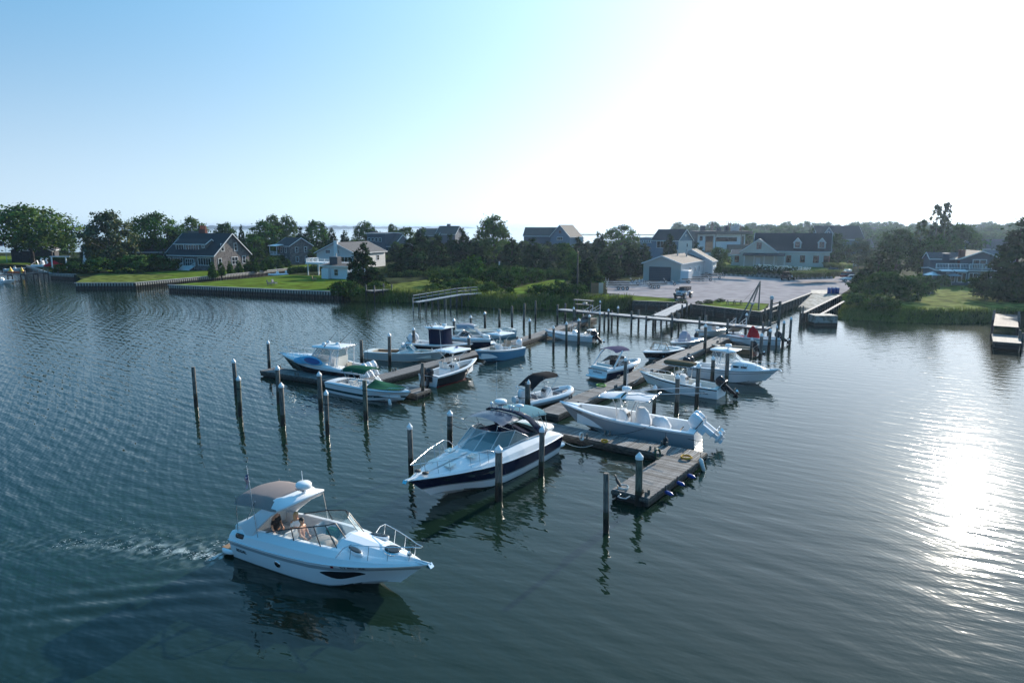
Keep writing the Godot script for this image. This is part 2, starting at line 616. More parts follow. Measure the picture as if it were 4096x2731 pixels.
func setting():
	# water: one sheet from under the camera to the horizon, finer near the camera
	var waves := wave_list(5, 9, 0.6, 3.2, -0.9, 0.3, 0.0038) + wave_list(6, 7, 0.7, 3.2, -1.25, 0.3, 0.0045)
	var warp := FastNoiseLite.new()
	warp.frequency = 0.012
	warp.fractal_octaves = 2
	var radii := [0.0]
	var r := 6.0
	while r < 170.0:
		radii.append(r)
		r *= 1.0046
	while r < 24000.0:
		radii.append(r)
		r *= 1.12
	var turns := []
	var an := -2.2
	while an < 2.2:
		turns.append(an)
		an += 0.0042 if absf(an) < 0.78 else 0.03
	var n := turns.size() - 1
	var v := PackedVector3Array()
	var nm := PackedVector3Array()
	var uv := PackedVector2Array()
	var tint := PackedColorArray()
	var froth := FastNoiseLite.new()
	froth.frequency = 0.9
	froth.fractal_octaves = 3
	var first := 9
	for R: float in radii:
		for k in n + 1:
			var a: float = turns[k]
			var p := Vector3(sin(a) * R, 0, -cos(a) * R)
			var cell := R * 0.0046
			var h := 0.0
			# the slips lie in the lee of docks and shore; the open reaches are rougher
			var calm := lerpf(1.15, 0.5, clampf(1.0 - Vector2((p.x - 16.0) / 60.0, (p.z + 88.0) / 48.0).length(), 0.0, 0.5) * 2.0) * (1.0 + 1.1 * warp.get_noise_2d(p.x * 2.5, p.z * 2.5 + 90.0))
			var west := 1.0 - smoothstep(-30.0, 4.0, p.x)
			for i in waves.size():
				var w: Array = waves[i]
				var ok: float = (1.0 - smoothstep(0.07, 0.17, cell / w[4])) * (1.0 - 0.75 * west if i < first else 0.15 + west)
				if ok > 0.0:
					h += w[2] * ok * calm * sin(w[0] * p.x + w[1] * p.z + w[3])
			if R < 80.0 and p.x < 12.0:
				h += wake(p)
			p.y = h
			var wash := 0.0
			if R < 50.0 and p.x < -5.0:
				var d := p - STERN
				var s := -d.dot(AHEAD)
				if s > -0.3 and s < 14.0:
					var l := d.dot(Vector3(-AHEAD.z, 0, AHEAD.x))
					var line := exp(-pow((l - 0.2 - 0.02 * s * s) / (0.32 + 0.05 * s), 2.0)) + 0.35 * exp(-pow(l / (1.1 + 0.12 * s), 2.0))
					wash = clampf(line * exp(-s / 3.2) * smoothstep(-0.05, 0.5, froth.get_noise_2d(p.x * 2.0, p.z * 2.0)) * 1.2, 0.0, 1.0)
			tint.append(Color(0.008, 0.0235, 0.0125).lerp(Color(0.4, 0.46, 0.44), wash))
			v.append(p)
			uv.append(Vector2(p.x + warp.get_noise_2d(p.x, p.z) * 5.0, p.z + warp.get_noise_2d(p.x + 500.0, p.z) * 5.0) / 16.6)
	nm.resize(v.size())
	var row := n + 1
	for j in radii.size():
		for k in row:
			var a: Vector3 = v[mini(j + 1, radii.size() - 1) * row + k] - v[maxi(j - 1, 0) * row + k]
			var b: Vector3 = v[j * row + mini(k + 1, n)] - v[j * row + maxi(k - 1, 0)]
			var c := b.cross(a) if j else Vector3.UP
			c = c.normalized()
			nm[j * row + k] = c if c.y > 0.0 else -c
	var idx := PackedInt32Array()
	for j in radii.size() - 1:
		for k in n:
			var i := j * row + k
			idx.append_array(PackedInt32Array([i, i + row, i + row + 1, i, i + row + 1, i + 1]))
	var arr := []
	arr.resize(Mesh.ARRAY_MAX)
	arr[Mesh.ARRAY_VERTEX] = v
	arr[Mesh.ARRAY_NORMAL] = nm
	arr[Mesh.ARRAY_TEX_UV] = uv
	arr[Mesh.ARRAY_COLOR] = tint
	arr[Mesh.ARRAY_INDEX] = idx
	var am := ArrayMesh.new()
	am.add_surface_from_arrays(Mesh.PRIMITIVE_TRIANGLES, arr)
	var wm := mk("water", 1, 1, 1, 0.05)
	wm.vertex_color_use_as_albedo = true
	wm.metallic_specular = 0.4
	wm.normal_enabled = true
	wm.normal_texture = ripple_normals()
	wm.normal_scale = 1.0
	var wo := mesh_part("water", am, wm, self)
	wo.set_meta("kind", "structure")
	# land
	var land := PackedVector2Array([Vector2(-267.66, -225.01), Vector2(-176.35, -225.01), Vector2(-153.86, -217.36), Vector2(-120.31, -178.76), Vector2(-111.49, -174.67), Vector2(-100.39, -159.34), Vector2(-94.76, -148.16), Vector2(-82.24, -148.74),
		Vector2(-73.18, -172.3), Vector2(-65.33, -202.21), Vector2(-61.22, -208.83), Vector2(-55.09, -189.4), Vector2(-57.11, -175.47), Vector2(-71.98, -143.14), Vector2(-31.93, -127.28), Vector2(-29.93, -129.9), Vector2(-23.57, -126.42), Vector2(-17.89, -123.94), Vector2(-12.19, -122.33),
		Vector2(-6.44, -118.49), Vector2(1.76, -114.89), Vector2(9.11, -114.89), Vector2(14.9, -114.19), Vector2(19.88, -112.15), Vector2(26.43, -109.54), Vector2(28.31, -107.05), Vector2(35.5, -97.08), Vector2(54.88, -125.09), Vector2(60.02, -130.25), Vector2(58.37, -121.16),
		Vector2(57.06, -115.59), Vector2(55.49, -106.44), Vector2(57.43, -101.83), Vector2(60.14, -99.13), Vector2(64.67, -97.59), Vector2(69.3, -97.59), Vector2(74.89, -98.61), Vector2(97.39, -99.66),
		Vector2(420, -120), Vector2(620, -560), Vector2(230, -560), Vector2(40, -430), Vector2(-200, -330), Vector2(-420, -300)])
	var st := S()
	prism(st, land, -2.5, LAND)
	struct("ground", st, "soil")
	var sheets := {
		"lawn": [[Vector2(-153.86, -217.36), Vector2(-138.17, -210.2), Vector2(-108.13, -201.36), Vector2(-95.75, -189.4), Vector2(-74.1, -189.4), Vector2(-65.02, -222.4), Vector2(-61.75, -210.2), Vector2(-65.74, -203.5), Vector2(-73.84, -173.87), Vector2(-82.38, -152.93), Vector2(-85.01, -172.3), Vector2(-101.4, -182.17)],
			[Vector2(-71.79, -143.68), Vector2(-56.6, -173.87), Vector2(-47.34, -170.76), Vector2(-38.45, -160.68), Vector2(-31.64, -137.44), Vector2(-32.15, -128.14)], [Vector2(-1.33, -129.9), Vector2(3.6, -144.78), Vector2(12.58, -164.85), Vector2(11.27, -142.6), Vector2(6.94, -126.42), Vector2(0.31, -123.13)],
			[Vector2(12.57, -117.76), Vector2(17.3, -123.13), Vector2(20.24, -121.86), Vector2(27.64, -115.59), Vector2(26.31, -109.92), Vector2(19.99, -112.42)], [Vector2(29.6, -106.74), Vector2(33.75, -112.49), Vector2(40.67, -107.66), Vector2(35.75, -97.59)],
			[Vector2(-189.57, -242.04), Vector2(-223.03, -285.11), Vector2(-199.57, -285.11), Vector2(-175.7, -269.16), Vector2(-149.24, -225.01), Vector2(-155.61, -219.85)]],
		"rough_grass": [[Vector2(-95.5, -149.33), Vector2(-100.29, -159.34), Vector2(-107.48, -178.76), Vector2(-97.48, -177.1), Vector2(-84.26, -170.76), Vector2(-82.38, -152.93), Vector2(-82.88, -149.92)], [Vector2(-23.49, -126.42), Vector2(-26.9, -142.6), Vector2(-18, -160.68), Vector2(-5.73, -160.68), Vector2(-1.33, -129.9), Vector2(-6.48, -119.24)],
			[Vector2(73.38, -126.42), Vector2(92.9, -152.93), Vector2(105.14, -148.16), Vector2(110.61, -139.46), Vector2(79.5, -99.66), Vector2(65.33, -98.61), Vector2(58.05, -102.94), Vector2(56.46, -107.66)]],
		"gravel": [[Vector2(17.56, -125.58), Vector2(20.29, -122.18), Vector2(27.79, -115.87), Vector2(26.72, -109.86), Vector2(28.4, -107.66), Vector2(29.86, -107.97), Vector2(33.78, -112.82), Vector2(40.88, -108.03), Vector2(38.38, -101.83), Vector2(54.85, -125.58), Vector2(60.27, -130.79), Vector2(59.46, -123.13), Vector2(68.71, -137.44), Vector2(85.67, -172.3), Vector2(81.51, -172.3), Vector2(52.72, -178.76), Vector2(31.08, -160.68), Vector2(19.61, -140.49)]]}
	var lift := {"lawn": 0.004, "rough_grass": 0.008, "gravel": 0.012}
	for k in sheets:
		for poly in sheets[k]:
			st = S()
			prism(st, PackedVector2Array(poly), LAND, LAND + lift[k], false)
			var sh := struct({"lawn": "lawn", "rough_grass": "rough_lawn", "gravel": "gravel_lot"}[k], st, k)
	# boat ramp of concrete slabs running down into the water
	var a0 := Vector3(54.88, 1.4, -125.09)
	var a1 := Vector3(58.37, 1.4, -121.16)
	var dn := (Vector3(35.26, 1.4, -96.58) - a0).normalized()
	st = S()
	for i in 6:
		var y0 := LAND - 0.02 - i * 0.42
		var p := a0 + dn * (i * 3.4) + Vector3(0.2, y0 - LAND, 0)
		var q := a1 + dn * (i * 3.4) + Vector3(-0.2, y0 - LAND, 0)
		quad(st, p, q, q + dn * 3.36 + Vector3.DOWN * 0.42, p + dn * 3.36 + Vector3.DOWN * 0.42)
	struct("boat_ramp", st, "concrete")
	st = S()
	prism(st, PackedVector2Array([Vector2(54.95, -125.25), Vector2(57.82, -131.7), Vector2(61.01, -131.7), Vector2(58.55, -121.55)]), LAND, LAND + 0.02)
	struct("ramp_apron", st, "concrete")
	# marsh banks sloping into the water, with reed grass standing on them
	var banks := [[[Vector3(-34.14, 0, -130.56), Vector3(-29.31, 0, -125.88), Vector3(-22.97, 0, -122.93), Vector3(-18.33, 0, -122.93), Vector3(-12.7, 0, -119.43), Vector3(-6.29, 0, -115.49), Vector3(1.72, 0, -111.79), Vector3(8.84, 0, -111.19), Vector3(15.97, 0, -111.19), Vector3(20.21, 0, -112.99)],
		[Vector3(-31.93, 1.4, -127.28), Vector3(-29.93, 1.4, -129.9), Vector3(-23.57, 1.4, -126.42), Vector3(-17.89, 1.4, -123.94), Vector3(-12.19, 1.4, -122.33), Vector3(-6.44, 1.4, -118.49), Vector3(1.76, 1.4, -114.89), Vector3(9.11, 1.4, -114.89), Vector3(14.9, 1.4, -114.19), Vector3(19.88, 1.4, -112.15)], [0, 9]],
		[[Vector3(48.27, 0, -100.01), Vector3(51.83, 0, -99.06), Vector3(54.76, 0, -96.75), Vector3(58.34, 0, -95.86), Vector3(63.41, 0, -95.42), Vector3(68.88, 0, -96.75), Vector3(78.58, 0, -102.47), Vector3(103.28, 0, -105.58)],
		[Vector3(57.51, 1.4, -117.76), Vector3(55.49, 1.4, -106.44), Vector3(57.43, 1.4, -101.83), Vector3(60.14, 1.4, -99.13), Vector3(64.67, 1.4, -97.59), Vector3(69.3, 1.4, -97.59), Vector3(74.89, 1.4, -98.61), Vector3(97.39, 1.4, -99.66)], [0, 7]]]
	for bank in banks:
		st = S()
		for i in bank[0].size() - 1:
			quad(st, bank[1][i] + Vector3.UP * 0.02, bank[0][i] + Vector3.DOWN * 0.3, bank[0][i + 1] + Vector3.DOWN * 0.3, bank[1][i + 1] + Vector3.UP * 0.02)
		struct("marsh_bank", st, "soil")
		reeds(bank[0], bank[1], 1.0 if bank[0].size() > 9 else 0.6)
	# raised terrace round the cream house
	st = S()
	prism(st, PackedVector2Array([Vector2(51.75, -174.67), Vector2(64.41, -163.02), Vector2(65.71, -159.34), Vector2(76.4, -162.05), Vector2(81.73, -172.3), Vector2(94.19, -189.36), Vector2(127.44, -256.83), Vector2(75.42, -256.83)]), LAND - 0.2, 2.6)
	struct("terrace", st, "rough_grass")
	# sand spit and far shores across the bay
	st = S()
	prism(st, PackedVector2Array([Vector2(40, -1150), Vector2(260, -1100), Vector2(300, -1190), Vector2(60, -1230)]), -1, 0.8)
	struct("sand_spit", st, "sand")
	far_shore([Vector3(-3600, 0, -3400), Vector3(-700, 0, -4600)], 24.0, 41)
	far_shore([Vector3(-1300, 0, -5200), Vector3(-300, 0, -6200)], 17.0, 43)
	far_shore([Vector3(330, 0, -760), Vector3(900, 0, -700)], 10.0, 45)

func far_shore(ends: Array, top: float, seed_: int):
	var nz := FastNoiseLite.new()
	nz.seed = seed_
	nz.frequency = 0.02
	nz.fractal_octaves = 4
	var st := S()
	var a: Vector3 = ends[0]
	var b: Vector3 = ends[1]
	var n := 160
	var across := (b - a).cross(Vector3.UP).normalized() * (b - a).length() * 0.06
	var rings := []
	for i in n + 1:
		var p := a.lerp(b, float(i) / n)
		var t := float(i) / n
		var env := smoothstep(0.0, 0.08, t) * (1.0 - smoothstep(0.85, 1.0, t))
		var h := (0.45 + 0.9 * absf(nz.get_noise_1d(i * 9.0)) + 0.5 * nz.get_noise_1d(i * 2.0 + 900.0)) * top * env
		rings.append([p + across - Vector3.UP * 2.0, p + across * 0.8 + Vector3.UP * 0.15 * top * env, p + across * 0.7 + Vector3.UP * h * 0.75, p + Vector3.UP * h, p - across * 0.4 + Vector3.UP * h * 0.8, p - across - Vector3.UP * 2.0])
	loft(st, rings, false, true)
	struct("far_shore", st, "far_land")

func reeds(front: Array, back: Array, tall := 1.0):
	var tuft := S()
	var rr := RandomNumberGenerator.new()
	rr.seed = 9
	for i in 9:
		var b := Vector3(rr.randf_range(-0.3, 0.3), 0, rr.randf_range(-0.3, 0.3))
		var lean := Vector3(rr.randfn(0, 0.2), 0, rr.randfn(0, 0.2))
		var side := Vector3.RIGHT.rotated(Vector3.UP, rr.randf() * TAU) * 0.035
		var h := rr.randf_range(0.75, 1.35)
		var m := b + lean * 0.4 + Vector3.UP * h * 0.6
		quad(tuft, b - side, m - side * 0.7, m + side * 0.7, b + side)
		tuft.add_vertex(m - side * 0.7)
		tuft.add_vertex(b + lean + Vector3.UP * h)
		tuft.add_vertex(m + side * 0.7)
	tuft.generate_normals()
	var mesh := tuft.commit()
	var where: Array[Transform3D] = []
	var tint := PackedColorArray()
	var nz := FastNoiseLite.new()
	nz.frequency = 0.06
	for i in front.size() - 1:
		var wide: float = (front[i + 1] - front[i]).length()
		var deep: float = (front[i] - back[i]).length()
		for k in int(wide * deep * 7.0):
			var u := rr.randf()
			var t := rr.randf_range(-0.02, 1.1)
			var f: Vector3 = front[i].lerp(front[i + 1], u)
			var g: Vector3 = back[i].lerp(back[i + 1], u)
			var p := f.lerp(g, t)
			p.y = minf(lerpf(-0.25, LAND, t), LAND)
			var v := nz.get_noise_2d(p.x, p.z)
			var s := rr.randf_range(0.75, 1.15) * (1.0 + 0.35 * v) * tall
			where.append(Transform3D(Basis(Vector3.UP, rr.randf() * TAU).scaled(Vector3(1.2, s, 1.2)), p))
			var c := Color(0.13, 0.175, 0.04).lerp(Color(0.25, 0.23, 0.085), clampf(0.45 + v * 1.2 + rr.randfn(0, 0.2), 0, 1)) * rr.randf_range(0.75, 1.2)
			tint.append(c)
	scatter("marsh_grass", mesh, "leaf_marsh", where, tint)

func scatter(called: String, mesh: Mesh, m, where: Array[Transform3D], tint := PackedColorArray(), parent: Node = null) -> MultiMeshInstance3D:
	var mm := MultiMesh.new()
	mm.transform_format = MultiMesh.TRANSFORM_3D
	mm.use_colors = tint.size() > 0
	mm.instance_count = where.size()
	mm.mesh = mesh
	for i in where.size():
		mm.set_instance_transform(i, where[i])
		if tint.size():
			mm.set_instance_color(i, tint[i])
	var o := MultiMeshInstance3D.new()
	o.multimesh = mm
	o.material_override = M[m] if m is String else m
	o.name = numbered(called) if parent == null else called
	o.set_meta("kind", "stuff")
	(parent if parent else self).add_child(o, true)
	return o


# ---------------------------------------------------------------- docks
var plank_mesh := {}

func plank(w: float) -> Mesh:
	var key := "%.2f" % w
	if not plank_mesh.has(key):
		var st := S()
		bx(st, Vector3.ZERO, Vector3(0.138, 0.04, w), Basis(), 0.008)
		st.generate_normals()
		plank_mesh[key] = st.commit()
	return plank_mesh[key]

func heading(a: Vector3, b: Vector3) -> float:
	return atan2(-(b.z - a.z), b.x - a.x)

func decking(o: Node3D, len_: float, w: float, y: float, apart: bool, mats: Array, x0 := 0.0):
	var n := int((len_ - x0) / 0.15)
	var st: SurfaceTool = null
	for i in n:
		var x := x0 + 0.075 + i * 0.15
		var j := rng.randfn(0, 0.012)
		if apart:
			var p := mesh_part("plank", plank(w), mats[rng.randi() % mats.size()], o)
			p.position = Vector3(x, y - 0.02 + rng.randf_range(-0.004, 0.004), j)
			p.rotation.y = rng.randfn(0, 0.004)
		else:
			if st == null:
				st = S()
			bx(st, Vector3(x, y - 0.02 + rng.randf_range(-0.004, 0.004), j), Vector3(0.134, 0.04, w))
	if st:
		var r := part("decking", st, mats[0], o)
		r.set_meta("kind", "stuff")

func floating_dock(label: String, a: Vector3, b: Vector3, w: float, apart: bool, x0 := 0.0) -> Node3D:
	var L := a.distance_to(b)
	var o := thing("floating_dock", label, "dock", a, heading(a, b))
	decking(o, L, w, 0.52, apart, ["plank0", "plank1", "plank2", "plank0", "plank1", "plank3"], x0)
	for s in [-1, 1]:
		var st := S()
		bx(st, Vector3(L / 2, 0.38, s * (w / 2 - 0.03)), Vector3(L, 0.19, 0.08))
		part("side_beam", st, "beam", o)
		st = S()
		bx(st, Vector3(L / 2, 0.17, s * (w / 2 - 0.07)), Vector3(L - 0.1, 0.22, 0.09))
		part("wet_beam", st, "dark_beam", o)
	for x in [0.045, L - 0.045]:
		var st := S()
		bx(st, Vector3(x, 0.375, 0), Vector3(0.08, 0.17, w - 0.15))
		part("end_beam", st, "beam", o)
	var st := S()
	var n := int(L / 2.4) + 1
	for i in n:
		bx(st, Vector3(minf(0.9 + i * 2.4, L - 0.9), 0.02, 0), Vector3(1.4, 0.44, w - 0.35))
	part("float_drums", st, "antifoul", o)
	return o

func bollards(o: Node3D, spots: Array):
	for p in spots:
		for d in [-0.16, 0.16]:
			var st := S()
			lathe(st, [Vector2(0.075, 0), Vector2(0.075, 0.36), Vector2(0.06, 0.38)], Vector3(p.x + d, 0.4, p.y), 8)
			part("cleat_post", st, "post", o)

func pier(label: String, a: Vector3, b: Vector3, w: float, y: float, posts: Array, over: float, m := "pier_plank", called := "fixed_pier", y1 := -1.0) -> Node3D:
	var L := a.distance_to(b)
	var o := thing(called, label, "pier", a, heading(a, b))
	decking(o, L, w, y, false, [m])
	for s in [-1, 1]:
		var st := S()
		bx(st, Vector3(L / 2, y - 0.14, s * (w / 2 - 0.06)), Vector3(L - 0.06, 0.19, 0.08))
		part("side_beam", st, "beam", o)
	for x in posts:
		for s in [-1, 1]:
			var st := S()
			var up := over * (1.0 if fmod(x * 3.7, 2.0) > 0.6 else 0.3)
			lathe(st, [Vector2(0.14, -1.5), Vector2(0.135, y + up - 0.02), Vector2(0.11, y + up)], Vector3(x, 0, s * (w / 2 + 0.13)), 9)
			part("post", st, "post", o)
			st = S()
			lathe(st, [Vector2(0.15, -1.6), Vector2(0.146, 0.75)], Vector3(x, 0, s * (w / 2 + 0.13)), 9)
			part("wet_base", st, "post_wet", o)
		var st := S()
		bx(st, Vector3(x, y - 0.34, 0), Vector3(0.18, 0.2, w + 0.3))
		part("cross_beam", st, "dark_beam", o)
	return o

func gangway(label: String, low: Vector3, high: Vector3, w: float):
	var d := high - low
	var L := d.length()
	var o := thing("gangway", label, "gangway", low, heading(low, high))
	var f := Vector3(Vector2(d.x, d.z).length(), d.y, 0)
	var t := f.normalized()
	var b := Basis(t, Vector3(-t.y, t.x, 0), Vector3(0, 0, 1))
	var st := S()
	bx(st, f / 2, Vector3(L, 0.05, w - 0.09), b)
	part("tread_plate", st, "trim_white", o)
	for s in [-1, 1]:
		st = S()
		bx(st, f / 2 + Vector3(0, 0.03, s * w / 2), Vector3(L, 0.14, 0.07), b)
		part("side_rail", st, "trim_white", o)
		st = S()
		var top := Vector3(0, 0.95, s * w / 2)
		tube(st, [f * 0.08 + Vector3(0, 0.1, s * w / 2), f * 0.08 + top, f * 0.96 + top, f * 0.96 + Vector3(0, 0.1, s * w / 2)], 0.035)
		rod(st, f * 0.08 + top * Vector3(1, 0.55, 1), f * 0.96 + top * Vector3(1, 0.55, 1), 0.025)
		rod(st, f * 0.5 + top, f * 0.5 + Vector3(0, 0.1, s * w / 2), 0.025)
		part("handrail", st, "trim_white", o)

func docks():
	var d := floating_dock("wide grey plank float reaching towards the viewer, blue fenders along its open side", Vector3(9.62, 0, -37.18), Vector3(5.78, 0, -31.9), 2.0, true)
	bollards(d, [Vector2(6.2, -0.8)])
	var st := S()
	tube(st, [Vector3(6.45, 0.42, -0.05), Vector3(6.95, 0.42, -0.02), Vector3(7.0, 0.42, 0.2), Vector3(6.95, 0.42, 0.42), Vector3(6.45, 0.42, 0.45)], 0.035)
	part("pile_hoop", st, "galvanised", d)
	d = floating_dock("grey plank float between the navy cruiser's stern and the white console boat", Vector3(0.7, 0, -44.6), Vector3(10.9, 0, -37.4), 1.72, true)
	bollards(d, [Vector2(2.6, 0.7), Vector2(5.2, 0.7), Vector2(6.1, -0.65), Vector2(9.9, -0.65), Vector2(9.7, 0.6)])
	d = floating_dock("long plank walkway float running from the nearer T head to the right gangway", Vector3(2.55, 0, -46.75), Vector3(27.3, 0, -83.4), 1.7, true)
	bollards(d, [Vector2(3.0, 0.7), Vector2(4.5, -0.7), Vector2(9.5, 0.7), Vector2(13.0, -0.7), Vector2(17.0, 0.7), Vector2(21.0, -0.7), Vector2(26.5, 0.7), Vector2(31.0, -0.7), Vector2(36.0, 0.7)])
	d = floating_dock("grey plank float alongside the big black-hulled triple-engine cruiser", Vector3(-22.6, 0, -61.9), Vector3(-7.0, 0, -53.1), 1.85, true)
	bollards(d, [Vector2(0.6, -0.75), Vector2(4.5, 0.75), Vector2(9.0, -0.75), Vector2(10.4, 0.75), Vector2(14.6, 0.75)])
	d = floating_dock("long plank walkway float from the left gangway down towards the black cruiser", Vector3(11.5, 0, -98.0), Vector3(-0.3, 0, -75.7), 1.7, false)
	bollards(d, [Vector2(6, -0.7), Vector2(11, 0.7), Vector2(17, -0.7), Vector2(22, 0.7)])
	d = floating_dock("plank walkway float between the pale launch's bow and the navy console boat", Vector3(-0.35, 0, -75.6), Vector3(-12.4, 0, -57.0), 1.7, false)
	bollards(d, [Vector2(5, -0.7), Vector2(13, -0.7), Vector2(18, 0.7)])
	pier("pale plank fixed pier on posts running parallel to the shore past both gangways", Vector3(7.0, 0, -99.4), Vector3(30.7, 0, -80.4), 1.75, 1.6, [0.3, 3.4, 8.2, 12.4, 14.6, 18.3, 22.0, 25.6, 29.9], 0.75)
	pier("plank approach pier sloping from the gravel lot to the middle of the fixed pier", Vector3(27.1, 0, -106.6), Vector3(19.9, 0, -91.9), 1.95, 1.58, [0.6, 3.6, 6.9, 10.3, 13.6], 0.6, "pier_plank", "approach_pier")
	gangway("white metal gangway with handrails at the left end of the fixed pier", Vector3(10.71, 0.52, -98.04), Vector3(11.99, 1.68, -95.83), 1.3)
	gangway("white metal gangway with handrails behind the red covered boat", Vector3(27.69, 0.52, -84.55), Vector3(27.83, 1.68, -82.04), 1.3)

# ---------------------------------------------------------------- pilings
func piling(x: float, z: float, h: float, where: String, cap := 1, r := 0.15, lean := 0.0):
	var o := thing("piling", where, "piling", Vector3(x, 0, z), rng.randf() * TAU, "mooring pilings of the marina")
	o.rotation.z = lean + rng.randfn(0, 0.013)
	o.rotation.x = rng.randfn(0, 0.013)
	r *= rng.randf_range(0.86, 1.14)
	var wet := rng.randf_range(0.55, 0.9)
	var st := S()
	var top := h - (0.26 if cap else 0.0)
	lathe(st, [Vector2(r, wet - 0.05), Vector2(r * 0.97, top - 0.02), Vector2(r * 0.9, top)], Vector3.ZERO, 10)
	part("post", st, "post" if rng.randf() < 0.75 else "post_green", o)
	st = S()
	lathe(st, [Vector2(r * 1.05, -1.6), Vector2(r * 1.04, wet * 0.7), Vector2(r * 1.012, wet)], Vector3.ZERO, 10)
	part("wet_base", st, "post_wet", o)
	st = S()
	lathe(st, [Vector2(r * 1.0, wet - 0.02), Vector2(r * 1.045, wet + 0.05), Vector2(r * 0.99, wet + rng.randf_range(0.15, 0.4))], Vector3.ZERO, 10)
	part("weed_band", st, "algae", o)
	if cap:
		st = S()
		lathe(st, [Vector2(r * 1.12, top - 0.1), Vector2(r * 1.12, top + 0.03), Vector2(0.012, h)], Vector3.ZERO, 10, false)
		part("cap", st, "cap_white", o)
	if rng.randf() < 0.4:
		st = S()
		lathe(st, [Vector2(r * 0.9, top - 0.75), Vector2(r * 1.1, top - 0.74), Vector2(r * 1.1, top - 0.68), Vector2(r * 0.9, top - 0.67)], Vector3.ZERO, 10)
		part("rope_band", st, "rope_black", o)

